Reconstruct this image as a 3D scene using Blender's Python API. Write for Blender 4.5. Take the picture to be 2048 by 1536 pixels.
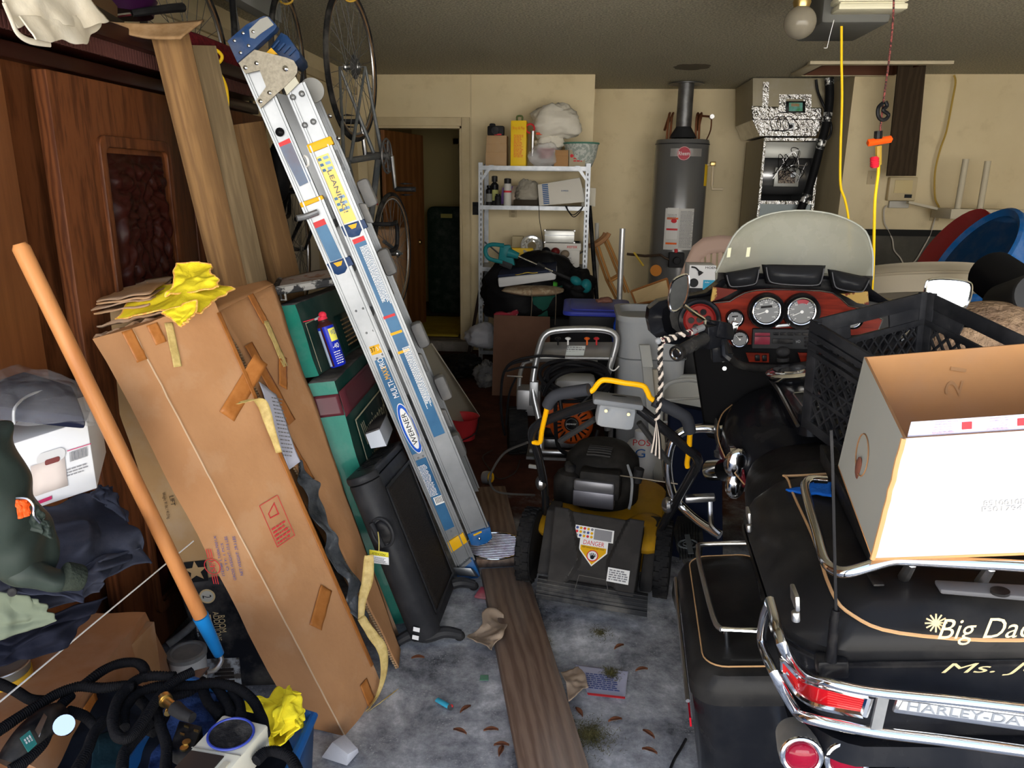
import bpy, bmesh, math, random
from math import sin, cos, pi, radians, atan2, sqrt
from mathutils import Vector as V3, Matrix, noise
random.seed(7)
SC = bpy.context.scene
for o in list(bpy.data.objects): bpy.data.objects.remove(o)
COL = SC.collection
# ---------------------------------------------------------------- camera
FPX, CH = 1480.0, 1.55
_yaw, _pit, _rol = radians(4.7), radians(-15.0), radians(0.65)
FWD = V3((-sin(_yaw)*cos(_pit), cos(_yaw)*cos(_pit), sin(_pit)))
_r = V3((cos(_yaw), sin(_yaw), 0)); _u = _r.cross(FWD)
RGT = _r*cos(_rol)+_u*sin(_rol); UPV = _u*cos(_rol)-_r*sin(_rol)
CAM = V3((0, 0, CH))
cd = bpy.data.cameras.new('camera'); cam = bpy.data.objects.new('camera', cd); COL.objects.link(cam)
cd.sensor_fit = 'HORIZONTAL'; cd.sensor_width = 36.0; cd.lens = 36.0*FPX/2048.0
cd.clip_start = 0.02; cd.clip_end = 200
cam.matrix_world = Matrix(((RGT.x, UPV.x, -FWD.x, 0), (RGT.y, UPV.y, -FWD.y, 0), (RGT.z, UPV.z, -FWD.z, CH), (0, 0, 0, 1)))
SC.camera = cam
# ---------------------------------------------------------------- world, lights, exposure
w = bpy.data.worlds.new('sky'); SC.world = w; w.use_nodes = True
wn = w.node_tree.nodes; wl = w.node_tree.links; wn.clear()
wo = wn.new('ShaderNodeOutputWorld'); wb = wn.new('ShaderNodeBackground'); wb.inputs[1].default_value = 1.0
tc = wn.new('ShaderNodeTexCoord'); sx = wn.new('ShaderNodeSeparateXYZ'); cr = wn.new('ShaderNodeValToRGB')
wl.new(tc.outputs['Generated'], sx.inputs[0]); wl.new(sx.outputs[2], cr.inputs[0]); wl.new(cr.outputs[0], wb.inputs[0]); wl.new(wb.outputs[0], wo.inputs[0])
cr.color_ramp.elements[0].position = 0.0; cr.color_ramp.elements[0].color = (0.93, 0.95, 1.0, 1)
cr.color_ramp.elements[1].position = 0.7; cr.color_ramp.elements[1].color = (0.50, 0.66, 1.0, 1)
wb.inputs[1].default_value = 1.8
def area(name, loc, aim, sx_, sy_, power, col):
    l = bpy.data.lights.new(name, 'AREA'); l.shape = 'RECTANGLE'; l.size = sx_; l.size_y = sy_; l.energy = power; l.color = col
    o = bpy.data.objects.new(name, l); COL.objects.link(o); o.location = loc
    o.rotation_euler = (V3(aim)-V3(loc)).to_track_quat('-Z', 'Y').to_euler(); return o
# added area lamp out of view: fills the deep garage through the open door
area('added_street_fill', (1.2, -20.0, 3.0), (0.9, 6.0, 1.5), 26, 9, 6000, (1.0, 0.96, 0.90))
sl = bpy.data.lights.new('sun', 'SUN'); sl.energy = 42.0; sl.angle = .01; sl.color = (1.0, .93, .82); so = bpy.data.objects.new('sun', sl); COL.objects.link(so)
so.rotation_euler = V3((.25, -1.0, -1.5)).to_track_quat('-Z', 'Y').to_euler()   # high behind the house: only the driveway is in the sun
vs = SC.view_settings; vs.view_transform = 'Standard'; vs.look = 'None'; vs.gamma = 1.0; vs.use_curve_mapping = False; vs.exposure = 0.0
# ---------------------------------------------------------------- pixel rays -> points
def ray(x, y): return FWD+RGT*((x-1024)/FPX)+UPV*((768-y)/FPX)
def at(x, y, Y=None, Z=None, X=None):
    d = ray(x, y)
    t = Y/d.y if Y is not None else ((Z-CH)/d.z if Z is not None else X/d.x)
    return CAM+d*t
def pxm(p): return FPX/((V3(p)-CAM).dot(FWD))
# ---------------------------------------------------------------- materials
MC = {}
def mat(key, col=None, rough=.6, metal=0., col2=None, ns=8., thr=(.35, .65), bump=0., bs=60., bd=.004, coat=0., trans=0., ior=1.45, alpha=1., dust=0., dcol=(.45, .42, .37), stretch=(1, 1, 1), emit=None, spec=.4, wood=0, dz=(.45, .7)):
    if key in MC: return MC[key]
    if max(col) < .08 and metal < .3: col = tuple(c*.6 for c in col); dcol = tuple(c*.6 for c in dcol); spec = min(spec, .3); col2 = col2 and tuple(c*.6 for c in col2)
    spec *= .38; coat *= .3
    m = bpy.data.materials.new(key); m.use_nodes = True; nt = m.node_tree; n = nt.nodes; L = nt.links
    b = n['Principled BSDF']; b.inputs['Roughness'].default_value = rough; b.inputs['Metallic'].default_value = metal
    b.inputs['Base Color'].default_value = (*col, 1); b.inputs['Specular IOR Level'].default_value = spec
    b.inputs['Coat Weight'].default_value = coat; b.inputs['Coat Roughness'].default_value = .08
    b.inputs['Transmission Weight'].default_value = trans; b.inputs['IOR'].default_value = ior; b.inputs['Alpha'].default_value = alpha
    if emit: b.inputs['Emission Color'].default_value = (*emit[:3], 1); b.inputs['Emission Strength'].default_value = emit[3]
    co = n.new('ShaderNodeTexCoord'); mp = n.new('ShaderNodeMapping'); L.new(co.outputs['Object'], mp.inputs[0]); mp.inputs['Scale'].default_value = stretch
    cur = None
    def noise_(scale, det=5, rgh=.6, dist=0.):
        t = n.new('ShaderNodeTexNoise'); t.inputs['Scale'].default_value = scale; t.inputs['Detail'].default_value = det; t.inputs['Roughness'].default_value = rgh; t.inputs['Distortion'].default_value = dist
        L.new(mp.outputs[0], t.inputs[0]); return t.outputs[0]
    def ramp(src, a, c):
        r = n.new('ShaderNodeMapRange'); r.inputs[1].default_value = a; r.inputs[2].default_value = c; L.new(src, r.inputs[0]); return r.outputs[0]
    def mix(f, c1, c2):
        x = n.new('ShaderNodeMix'); x.data_type = 'RGBA'; L.new(f, x.inputs[0])
        for k, c in ((6, c1), (7, c2)):
            if isinstance(c, tuple): x.inputs[k].default_value = (*c, 1)
            else: L.new(c, x.inputs[k])
        return x.outputs[2]
    if col2:
        if wood:
            wv = n.new('ShaderNodeTexWave'); wv.wave_type = 'BANDS'; wv.bands_direction = 'X'; wv.inputs['Scale'].default_value = ns; wv.inputs['Distortion'].default_value = wood; wv.inputs['Detail'].default_value = 4; wv.inputs['Detail Scale'].default_value = 1.4; wv.inputs['Detail Roughness'].default_value = .65
            L.new(mp.outputs[0], wv.inputs[0]); f = ramp(wv.outputs[1], *thr)
        else: f = ramp(noise_(ns), *thr)
        cur = mix(f, col, col2)
    if dust:
        f2 = ramp(noise_(bs*.12+3, 6), *dz); mm = n.new('ShaderNodeMath'); mm.operation = 'MULTIPLY'; mm.inputs[1].default_value = dust; L.new(f2, mm.inputs[0])
        cur = mix(mm.outputs[0], cur if cur else col, dcol)
        mr = n.new('ShaderNodeMath'); mr.operation = 'MULTIPLY_ADD'; mr.inputs[1].default_value = .5; mr.inputs[2].default_value = rough; L.new(mm.outputs[0], mr.inputs[0]); L.new(mr.outputs[0], b.inputs['Roughness'])
    if cur: L.new(cur, b.inputs['Base Color'])
    if bump:
        bp = n.new('ShaderNodeBump'); bp.inputs['Strength'].default_value = min(bump, 1.); bp.inputs['Distance'].default_value = bd
        L.new(noise_(bs, 3), bp.inputs['Height']); L.new(bp.outputs[0], b.inputs['Normal'])
    MC[key] = m; return m
# ---------------------------------------------------------------- mesh builder
def catmull(P, n=6, closed=False):
    P = [V3(p) for p in P]; out = []; N = len(P)
    rng = range(N if closed else N-1)
    for i in rng:
        if closed: p0, p1, p2, p3 = P[i-1], P[i], P[(i+1) % N], P[(i+2) % N]
        else: p0, p1, p2, p3 = P[max(i-1, 0)], P[i], P[i+1], P[min(i+2, N-1)]
        for k in range(n):
            t = k/n
            out.append(.5*((2*p1)+(p2-p0)*t+(2*p0-5*p1+4*p2-p3)*t*t+(3*p1-p0-3*p2+p3)*t**3))
    if not closed: out.append(P[-1])
    return out
def ortho(d):
    d = V3(d).normalized(); a = V3((0, 0, 1)) if abs(d.z) < .9 else V3((1, 0, 0))
    u = a.cross(d).normalized(); return u, d.cross(u)
def rnd_poly(w, h, r, n=5):
    o = []
    for cx, cy, a0 in ((w/2-r, h/2-r, 0), (-w/2+r, h/2-r, 90), (-w/2+r, -h/2+r, 180), (w/2-r, -h/2+r, 270)):
        for k in range(n+1):
            a = radians(a0+90*k/n); o.append((cx+r*cos(a), cy+r*sin(a)))
    return o
class MB:
    def __init__(s): s.v = []; s.f = []; s.m = []; s.mi = 0
    def add(s, vs_, fs):
        o = len(s.v); s.v += [V3(p) for p in vs_]
        for f in fs: s.f.append([i+o for i in f]); s.m.append(s.mi)
        return s
    def box(s, c, sz, R=None):
        c = V3(c); q = []
        for z in (-1, 1):
            for y in (-1, 1):
                for x in (-1, 1):
                    p = V3((x*sz[0]/2, y*sz[1]/2, z*sz[2]/2)); q.append(c+(R@p if R else p))
        return s.add(q, [(0, 2, 3, 1), (4, 5, 7, 6), (0, 1, 5, 4), (2, 6, 7, 3), (0, 4, 6, 2), (1, 3, 7, 5)])
    def obox(s, O, U, V, W):      # box from a corner and three edge vectors
        O, U, V, W = map(V3, (O, U, V, W))
        q = [O, O+U, O+V, O+U+V, O+W, O+U+W, O+V+W, O+U+V+W]
        fs = [(0, 2, 3, 1), (4, 5, 7, 6), (0, 1, 5, 4), (2, 6, 7, 3), (0, 4, 6, 2), (1, 3, 7, 5)]
        if U.cross(V).dot(W) < 0: fs = [f[::-1] for f in fs]
        return s.add(q, fs)
    def hexa(s, b, t):            # bottom ring of 4, top ring of 4 (counter-clockwise from above)
        return s.add(list(b)+list(t), [(3, 2, 1, 0), (4, 5, 6, 7), (0, 1, 5, 4), (1, 2, 6, 5), (2, 3, 7, 6), (3, 0, 4, 7)])
    def tube(s, P, r, seg=8, sm=0, closed=False, cap=True, flat=1.):
        P = catmull(P, sm, closed) if sm else [V3(p) for p in P]; N = len(P)
        rr = r if callable(r) else ((lambda t: r[0]+(r[1]-r[0])*t) if isinstance(r, (tuple, list)) else (lambda t: r))
        T = []
        for i in range(N):
            a = P[i-1] if (i or closed) else P[0]; b = P[(i+1) % N] if (i < N-1 or closed) else P[-1]
            T.append((b-a).normalized() if (b-a).length > 1e-9 else V3((0, 0, 1)))
        u, v = ortho(T[0]); vs_ = []
        for i in range(N):
            u = (u-T[i]*u.dot(T[i])).normalized(); v = T[i].cross(u); R_ = rr(i/max(N-1, 1))
            for k in range(seg):
                a = 2*pi*k/seg; vs_.append(P[i]+u*(cos(a)*R_)+v*(sin(a)*R_*flat))
        fs = []
        for i in range(N if closed else N-1):
            j = (i+1) % N
            for k in range(seg):
                k2 = (k+1) % seg; fs.append((i*seg+k, i*seg+k2, j*seg+k2, j*seg+k))
        if cap and not closed: fs += [tuple(range(seg-1, -1, -1)), tuple((N-1)*seg+k for k in range(seg))]
        return s.add(vs_, fs)
    def cyl(s, a, b, r, r2=None, seg=16): return s.tube([a, b], (r, r if r2 is None else r2), seg)
    def lathe(s, prof, O=(0, 0, 0), A=(0, 0, 1), seg=24, sx=1., sy=1., arc=1., U=None):
        O = V3(O); A = V3(A).normalized(); u, v = ortho(A)
        if U is not None: u = V3(U).normalized(); v = A.cross(u)
        full = arc >= 1.; ns = seg if full else seg+1; vs_ = []
        for r, h in prof:
            for k in range(ns):
                a = 2*pi*arc*k/seg; vs_.append(O+A*h+u*(cos(a)*r*sx)+v*(sin(a)*r*sy))
        fs = []
        for i in range(len(prof)-1):
            for k in range(seg):
                k2 = (k+1) % ns if full else k+1
                fs.append((i*ns+k, i*ns+k2, (i+1)*ns+k2, (i+1)*ns+k))
        if full and prof[0][0] > 1e-6: fs.append(tuple(range(ns-1, -1, -1)))
        if full and prof[-1][0] > 1e-6: fs.append(tuple((len(prof)-1)*ns+k for k in range(ns)))
        return s.add(vs_, fs)
    def prism(s, poly, O, U, V, t, hole=None):   # polygon in plane O,U,V extruded t along UxV
        O, U, V = V3(O), V3(U), V3(V); N = U.cross(V).normalized(); n = len(poly)
        a = [O+U*x+V*y for x, y in poly]; b = [p+N*t for p in a]
        fs = [(i, (i+1) % n, n+(i+1) % n, n+i) for i in range(n)]
        if hole:
            m = len(hole); assert m == n
            c = [O+U*x+V*y for x, y in hole]; d = [p+N*t for p in c]
            for i in range(n):
                j = (i+1) % n
                fs += [(2*n+i, 3*n+i, 3*n+j, 2*n+j), (n+i, n+j, 3*n+j, 3*n+i), (j, i, 2*n+i, 2*n+j)]
            return s.add(a+b+c+d, fs)
        fs += [tuple(range(n-1, -1, -1)), tuple(range(n, 2*n))]
        return s.add(a+b, fs)
    def sphere(s, c, r, seg=16, rings=10, R=None):
        c = V3(c); r = (r, r, r) if not isinstance(r, (tuple, list)) else r; vs_ = []
        for i in range(rings+1):
            t = pi*i/rings
            for k in range(seg):
                a = 2*pi*k/seg; p = V3((r[0]*sin(t)*cos(a), r[1]*sin(t)*sin(a), -r[2]*cos(t))); vs_.append(c+(R@p if R else p))
        fs = [(i*seg+k, i*seg+(k+1) % seg, (i+1)*seg+(k+1) % seg, (i+1)*seg+k) for i in range(rings) for k in range(seg)]
        return s.add(vs_, fs)
    def torus(s, c, A, R_, r, seg=32, ts=8, sx=1., sy=1., U=None):
        A = V3(A).normalized(); u, v = ortho(A)
        if U is not None: u = V3(U).normalized(); v = A.cross(u)
        return s.tube([V3(c)+u*(cos(2*pi*k/seg)*R_*sx)+v*(sin(2*pi*k/seg)*R_*sy) for k in range(seg)], r, ts, closed=True)
    def grid(s, fn, nu, nv, th=0., closedu=False):
        vs_ = [V3(fn(i/(nu-1) if not closedu else i/nu, j/(nv-1))) for j in range(nv) for i in range(nu)]
        fs = []
        for j in range(nv-1):
            for i in range(nu if closedu else nu-1):
                k = (i+1) % nu; fs.append((j*nu+i, j*nu+k, (j+1)*nu+k, (j+1)*nu+i))
        s.add(vs_, fs); return s
    def words(s, O, U, V, w, h, rows, ch=None, seed=1, fill=.9):   # rows of small printed words centred at O
        rr = random.Random(seed); O, U, V = V3(O), V3(U).normalized(), V3(V).normalized(); N = U.cross(V); lh = h/rows; ch = ch or lh*.55
        for i in range(rows):
            y = h/2-lh*(i+.5); x = -w/2; xe = w/2*rr.uniform(.55, 1.)*fill
            while x < xe:
                l = min(rr.uniform(.8, 3.5)*ch, w/2-x)
                if l < ch*.3: break
                p = O+U*x+V*(y-ch/2)+N*.0004
                s.add([p, p+U*l, p+U*l+V*ch, p+V*ch], [(0, 1, 2, 3)]); x += l+ch*.6
        return s
    def build(s, name, mats, parent=None, bev=0., ang=35, solid=0., sub=0, origin=None, disp=None, weld=False, bseg=2):
        if not isinstance(mats, (list, tuple)): mats = [mats]
        me = bpy.data.meshes.new(name)
        if parent is not None: org = wor(parent)
        elif origin is not None: org = V3(origin)
        else:
            xs = [p.x for p in s.v]; ys = [p.y for p in s.v]; zs = [p.z for p in s.v]
            org = V3(((min(xs)+max(xs))/2, (min(ys)+max(ys))/2, min(zs)))
        me.from_pydata([tuple(p-org) for p in s.v], [], s.f)
        for m in mats: me.materials.append(m)
        if len(mats) > 1: me.polygons.foreach_set('material_index', [min(i, len(mats)-1) for i in s.m])
        if bev or weld:
            bm = bmesh.new(); bm.from_mesh(me)
            if weld: bmesh.ops.remove_doubles(bm, verts=bm.verts, dist=1e-5)
            if bev:
                ed = [e for e in bm.edges if len(e.link_faces) == 2 and e.calc_face_angle(0) > radians(30)]
                bmesh.ops.bevel(bm, geom=ed, offset=bev, segments=bseg, affect='EDGES', profile=.5, clamp_overlap=True)
            bm.to_mesh(me); bm.free()
        me.polygons.foreach_set('use_smooth', [True]*len(me.polygons)); me.set_sharp_from_angle(angle=radians(ang)); me.update()
        o = bpy.data.objects.new(name, me); COL.objects.link(o)
        if parent is not None: o.parent = parent
        else: o.location = org
        if sub: md = o.modifiers.new('s', 'SUBSURF'); md.levels = md.render_levels = sub
        if solid: md = o.modifiers.new('t', 'SOLIDIFY'); md.thickness = solid; md.offset = 0
        return o
def wor(o):
    p = V3(o.location)
    while o.parent: o = o.parent; p += V3(o.location)
    return p
def tag(o, label=None, cat=None, group=None, kind=None):
    if label: o['label'] = label
    if cat: o['category'] = cat
    if group: o['group'] = group
    if kind: o['kind'] = kind
    return o
def thing(name, label, cat, loc, group=None):
    o = bpy.data.objects.new(name, None); COL.objects.link(o); o.location = loc; o.empty_display_size = .05
    return tag(o, label, cat, group)
def copy_tree(o, loc=None, rz=None, parent=None, label=None):
    c = o.copy(); COL.objects.link(c)
    if parent is not None: c.parent = parent
    if loc is not None: c.location = loc
    if rz is not None: c.rotation_euler.z = rz
    if label: c['label'] = label
    for ch in list(o.children): copy_tree(ch, parent=c)
    return c
def text(st, O, U, V, w, h, m, parent, name='lettering', shear=0., th=.0006, lift=.0006):
    cu = bpy.data.curves.new('txt', 'FONT'); cu.body = st; cu.align_x = 'CENTER'; cu.align_y = 'CENTER'; cu.shear = shear; cu.resolution_u = 3
    to = bpy.data.objects.new('txt', cu); COL.objects.link(to); bpy.context.view_layer.update()
    me = to.to_mesh(); vs_ = [v.co.copy() for v in me.vertices]; fs = [tuple(p.vertices) for p in me.polygons]; to.to_mesh_clear()
    bpy.data.objects.remove(to); bpy.data.curves.remove(cu)
    x0, x1 = min(v.x for v in vs_), max(v.x for v in vs_); y0, y1 = min(v.y for v in vs_), max(v.y for v in vs_)
    kx = w/(x1-x0); ky = (h/(y1-y0)) if h else kx
    U = V3(U).normalized(); V = V3(V); V = (V-U*V.dot(U)).normalized(); N = U.cross(V); O = V3(O)+N*lift
    mb = MB(); mb.add([O+U*((v.x-(x0+x1)/2)*kx)+V*((v.y-(y0+y1)/2)*ky) for v in vs_], fs)
    return mb.build(name, m, parent)
def nz(x, y=0., z=0., s=1.): return noise.noise(V3((x*s, y*s, z*s)))
def eul(x=0, y=0, z=0): return (Matrix.Rotation(radians(z), 3, 'Z')@Matrix.Rotation(radians(y), 3, 'Y')@Matrix.Rotation(radians(x), 3, 'X'))
def leftof(a, b): return (V3(b)-V3(a)).normalized()
# ================================================================ materials
cream = mat('cream_paint', (.72, .61, .39), .75, col2=(.66, .55, .34), ns=1.5, bump=.15, bs=25, dust=.5, dcol=(.50, .40, .24), dz=(.56, .8))
creamw = mat('cream_trim', (.62, .52, .33), .55, col2=(.52, .42, .25), ns=3)
ceilm = mat('popcorn_ceiling', (.80, .74, .56), .95, col2=(.52, .475, .35), ns=75, thr=(.42, .58), bump=1., bs=75, bd=.06)
chrome = mat('chrome', (.78, .79, .80), .12, 1., bump=.06, bs=6)
chromed = mat('dusty_chrome', (.50, .50, .50), .28, 1., dust=.4, dcol=(.3, .28, .25))
steel = mat('galvanised_steel', (.30, .31, .32), .42, .9, col2=(.21, .22, .23), ns=14)
alu = mat('aluminium', (.27, .28, .29), .42, .75, col2=(.20, .21, .22), ns=5)
blk = mat('black_plastic', (.022, .022, .024), .45, dust=.25, dcol=(.12, .115, .11))
blks = mat('satin_black', (.010, .010, .012), .3, dust=.15)
rub = mat('black_rubber', (.018, .018, .019), .75, dust=.3, dcol=(.10, .09, .08))
dgrey = mat('dark_grey_plastic', (.040, .041, .044), .55, dust=.2, dcol=(.10, .095, .09))
grey = mat('grey_plastic', (.25, .265, .28), .5, dust=.25)
lgrey = mat('light_grey_plastic', (.46, .48, .50), .5)
white = mat('white_plastic', (.78, .77, .72), .5)
paper = mat('white_paper', (.80, .80, .80), .8, dust=.15)
brown = mat('cardboard', (.50, .265, .125), .85, col2=(.43, .22, .10), ns=4, bump=.3, bs=30, dust=.12, dcol=(.62, .45, .29), dz=(.55, .62))
brownd = mat('dark_cardboard', (.36, .20, .095), .85, col2=(.27, .145, .068), ns=5, bump=.2, bs=25, dust=.4)
tape = mat('brown_tape', (.44, .17, .045), .25, col2=(.36, .13, .03), ns=30, coat=.3)
goldtape = mat('gold_tape', (.62, .47, .18), .3, col2=(.42, .30, .10), ns=35, bump=.7, bs=45)
red = mat('red_plastic', (.55, .035, .04), .4)
orange = mat('orange_plastic', (.75, .13, .02), .4)
yel = mat('yellow_plastic', (.85, .55, .02), .4)
blackp = mat('black_print', (.02, .02, .022), .7)
greyp = mat('grey_print', (.22, .22, .23), .7)
redp = mat('red_print', (.60, .04, .05), .7)
bluep = mat('blue_print', (.06, .09, .28), .7)
whitep = mat('white_print', (.78, .78, .76), .6)
yelp = mat('yellow_print', (.80, .60, .06), .6)
goldp = mat('gold_print', (.72, .56, .30), .5)
plastic_film = mat('clear_film', (.92, .93, .95), .12, alpha=.30, bump=.5, bs=25, spec=.8)
brass = mat('brass', (.55, .40, .16), .32, 1.)
copper = mat('copper', (.30, .12, .06), .4, .9)
pine = mat('pine_lumber', (.29, .165, .070), .7, col2=(.17, .095, .043), ns=9, wood=9., stretch=(1, 1, .10), thr=(-.1, 1.1))
oldwood = mat('weathered_plank', (.24, .165, .12), .85, col2=(.13, .082, .058), ns=9, wood=9, stretch=(1, .10, 1), thr=(-.1, 1.2), bump=.4, bs=60, dust=.45, dcol=(.33, .29, .25))
dkwood = mat('cherry_veneer', (.120, .040, .014), .42, col2=(.048, .015, .006), ns=20, wood=8, stretch=(1, 1, .12), thr=(-.2, 1.1), coat=.06)
ltveneer = mat('plain_veneer', (.21, .080, .028), .45, col2=(.125, .042, .014), ns=6, stretch=(1, 9, .6), thr=(.2, .8), coat=.1)
carve = mat('carved_mahogany', (.030, .006, .004), .34, coat=.12)
# ================================================================ floor material: grey concrete near the door, red-brown paint deeper in
fm = mat('garage_floor', (.2, .2, .2), .8, bump=.35, bs=14); nt = fm.node_tree; n = nt.nodes; L = nt.links; b = n['Principled BSDF']
tcn = n.new('ShaderNodeTexCoord'); sp = n.new('ShaderNodeSeparateXYZ'); L.new(tcn.outputs['Object'], sp.inputs[0])
def nzn(s, d=7, r=.65, di=0.):
    t = n.new('ShaderNodeTexNoise'); t.inputs['Scale'].default_value = s; t.inputs['Detail'].default_value = d; t.inputs['Roughness'].default_value = r; t.inputs['Distortion'].default_value = di; L.new(tcn.outputs['Object'], t.inputs[0]); return t.outputs[0]
def rmp(src, stops):
    r = n.new('ShaderNodeValToRGB'); e = r.color_ramp.elements
    while len(e) < len(stops): e.new(.5)
    for k, (p, c) in enumerate(stops): e[k].position = p; e[k].color = (*c, 1)
    L.new(src, r.inputs[0]); return r.outputs[0]
def mth(op, a, b_):
    x = n.new('ShaderNodeMath'); x.operation = op
    for i, q in enumerate((a, b_)):
        if isinstance(q, (int, float)): x.inputs[i].default_value = q
        else: L.new(q, x.inputs[i])
    return x.outputs[0]
def mx(f, a, b_):
    x = n.new('ShaderNodeMix'); x.data_type = 'RGBA'; L.new(f, x.inputs[0]); L.new(a, x.inputs[6]); L.new(b_, x.inputs[7]); return x.outputs[2]
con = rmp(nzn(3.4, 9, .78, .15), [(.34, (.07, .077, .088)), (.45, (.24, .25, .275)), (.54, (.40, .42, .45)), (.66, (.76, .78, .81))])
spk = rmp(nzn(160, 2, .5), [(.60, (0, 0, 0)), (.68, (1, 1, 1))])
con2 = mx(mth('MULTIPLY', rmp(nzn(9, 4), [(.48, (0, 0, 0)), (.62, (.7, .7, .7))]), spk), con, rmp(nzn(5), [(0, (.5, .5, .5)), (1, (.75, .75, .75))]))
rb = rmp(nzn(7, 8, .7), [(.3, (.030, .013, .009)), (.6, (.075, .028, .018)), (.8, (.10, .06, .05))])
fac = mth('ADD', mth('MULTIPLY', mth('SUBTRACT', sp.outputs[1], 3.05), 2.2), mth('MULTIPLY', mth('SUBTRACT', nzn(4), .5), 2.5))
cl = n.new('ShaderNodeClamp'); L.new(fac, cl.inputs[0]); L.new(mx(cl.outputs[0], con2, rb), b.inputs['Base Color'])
# ================================================================ room shell
XL, XR, CZ, D1, D2, XA, XB = -2.03, 4.2, 2.5, 7.0, 8.0, .126, 2.33
Y0 = .55
def struct(name, mb, m, parent=None, **k):
    o = mb.build(name, m, parent, **k)
    if parent is None: o['kind'] = 'structure'
    return o
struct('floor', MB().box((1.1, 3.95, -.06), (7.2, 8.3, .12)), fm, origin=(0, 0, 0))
struct('trim_1', MB().box((1.1, -6.2, -.08), (26, 11.98, .12)), mat('driveway', (.62, .60, .56), .9, bump=.3, bs=20))
def gr(u, v): return (XL-.1+(XR-XL+.2)*u, Y0+(8.2-Y0)*v, CZ)
cb = MB()
# ceiling with an attic hatch hole
hx0, hx1, hy0, hy1 = 1.86, 2.62, 6.36, 6.93
for a, b_, c, d in ((XL-.1, XR+.1, Y0, hy0), (XL-.1, hx0, hy0, hy1), (hx1, XR+.1, hy0, hy1), (XL-.1, XR+.1, hy1, 8.2)): cb.box(((a+b_)/2, (c+d)/2, CZ+.06), (b_-a, d-c, .12))
struct('ceiling', cb, ceilm)
struct('wall_left', MB().box((XL-.06, 4.2, 1.25), (.12, 8.0, 2.5)), cream)
struct('wall_right', MB().box((XR+.06, 4.2, 1.25), (.12, 8.0, 2.5)), cream)
struct('wall_front', MB().box((1.1, Y0-.06, 2.40), (6.4, .12, .22)).box((-1.85, Y0-.06, 1.2), (.36, .12, 2.4)).box((4.03, Y0-.06, 1.2), (.3, .12, 2.4)), cream)
dx0, dx1, dzt = -1.86, -1.055, 2.065
wb_ = MB().box(((XL+dx0)/2-.05, D1+.06, 1.25), (dx0-XL+.1, .12, 2.5)).box(((dx0+dx1)/2, D1+.06, (dzt+CZ)/2), (dx1-dx0, .12, CZ-dzt)).box(((dx1+XA)/2, D1+.06, 1.25), (XA-dx1, .12, 2.5)).box(((dx0+dx1)/2, D1+.06, .04), (dx1-dx0, .12, .08))
struct('wall_back', wb_, cream)
struct('wall_alcove_left', MB().box((XA-.061, D1+.56, 1.25), (.12, .88, 2.5)), cream)
struct('wall_alcove_back', MB().box(((XA+XB)/2, D2+.06, 1.25), (XB-XA+.3, .12, 2.5)), cream)
struct('wall_alcove_right', MB().box((XB+.06, D1+.56, 1.25), (.12, .88, 2.5)), cream)
struct('wall_back_right', MB().box(((XB+XR)/2, D1+.06, 1.25), (XR-XB, .12, 2.5)), cream)
# seam and casing
struct('trim_2', MB().box((-.975, D1-.004, 1.25), (.012, .008, 2.5)), creamw)
ds = MB().box((dx0-.035, D1-.01, 1.07), (.075, .02, 2.14)).box((dx1+.035, D1-.01, 1.07), (.075, .02, 2.14)).box(((dx0+dx1)/2, D1-.01, dzt+.0375), (dx1-dx0-.008, .02, .075))
struct('trim_3', ds, creamw, bev=.004)
struct('trim_4', MB().box((dx1-.012, D1+.06, 1.05), (.02, .13, 2.03)).box(((dx0+dx1)/2, D1+.06, dzt-.01), (dx1-dx0, .13, .02)).box((dx1-.03, D1+.09, 1.05), (.02, .03, 2.0)), creamw)
struct('trim_5', MB().box((XL+.012, 4.0, 2.36), (.024, 6.0, .06)), creamw)
struct('trim_6', MB().box(((dx0+dx1)/2, D1-.04, .05), (dx1-dx0+.2, .14, .10)), mat('concrete_step', (.19, .17, .15), .85, dust=.4), bev=.01)
# hallway beyond the door
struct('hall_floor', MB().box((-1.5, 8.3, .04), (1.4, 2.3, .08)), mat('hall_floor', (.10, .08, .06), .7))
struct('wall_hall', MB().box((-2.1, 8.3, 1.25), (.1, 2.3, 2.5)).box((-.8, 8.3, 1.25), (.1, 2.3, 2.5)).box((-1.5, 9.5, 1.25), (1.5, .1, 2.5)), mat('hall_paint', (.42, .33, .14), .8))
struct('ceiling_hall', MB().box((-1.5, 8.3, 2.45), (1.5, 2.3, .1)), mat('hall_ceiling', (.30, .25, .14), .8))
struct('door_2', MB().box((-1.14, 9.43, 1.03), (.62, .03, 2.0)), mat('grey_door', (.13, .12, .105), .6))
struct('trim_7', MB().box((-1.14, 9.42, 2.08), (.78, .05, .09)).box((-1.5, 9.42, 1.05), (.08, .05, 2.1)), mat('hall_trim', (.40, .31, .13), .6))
d = struct('door_1', MB().obox((-1.84, 7.13, .09), (.035, .004, 0), (.20, .80, 0), (0, 0, 1.95)), mat('brown_door', (.21, .085, .025), .5, col2=(.16, .06, .016), ns=10, wood=5, stretch=(1, 1, .15)))
kb = at(831, 484, Y=7.80); kn = MB().cyl(kb+V3((-.03, 0, 0)), kb+V3((.03, 0, 0)), .022, seg=12).sphere(kb+V3((.045, 0, 0)), .027, 12, 8); kn.build('knob', brass, d)
tag(MB().grid(lambda u, v: (-1.80+.66*u, 7.2+1.15*v, .09+.006*nz(u*4, v*6, 1)), 12, 16).build('door_mat', mat('yellow_mat', (.42, .31, .03), .9, col2=(.33, .24, .02), ns=6, bump=.4, bs=80), solid=.012), 'yellow mat on the hallway floor beyond the doorway', 'mat')
p = at(895, 500, Y=8.55)
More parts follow.
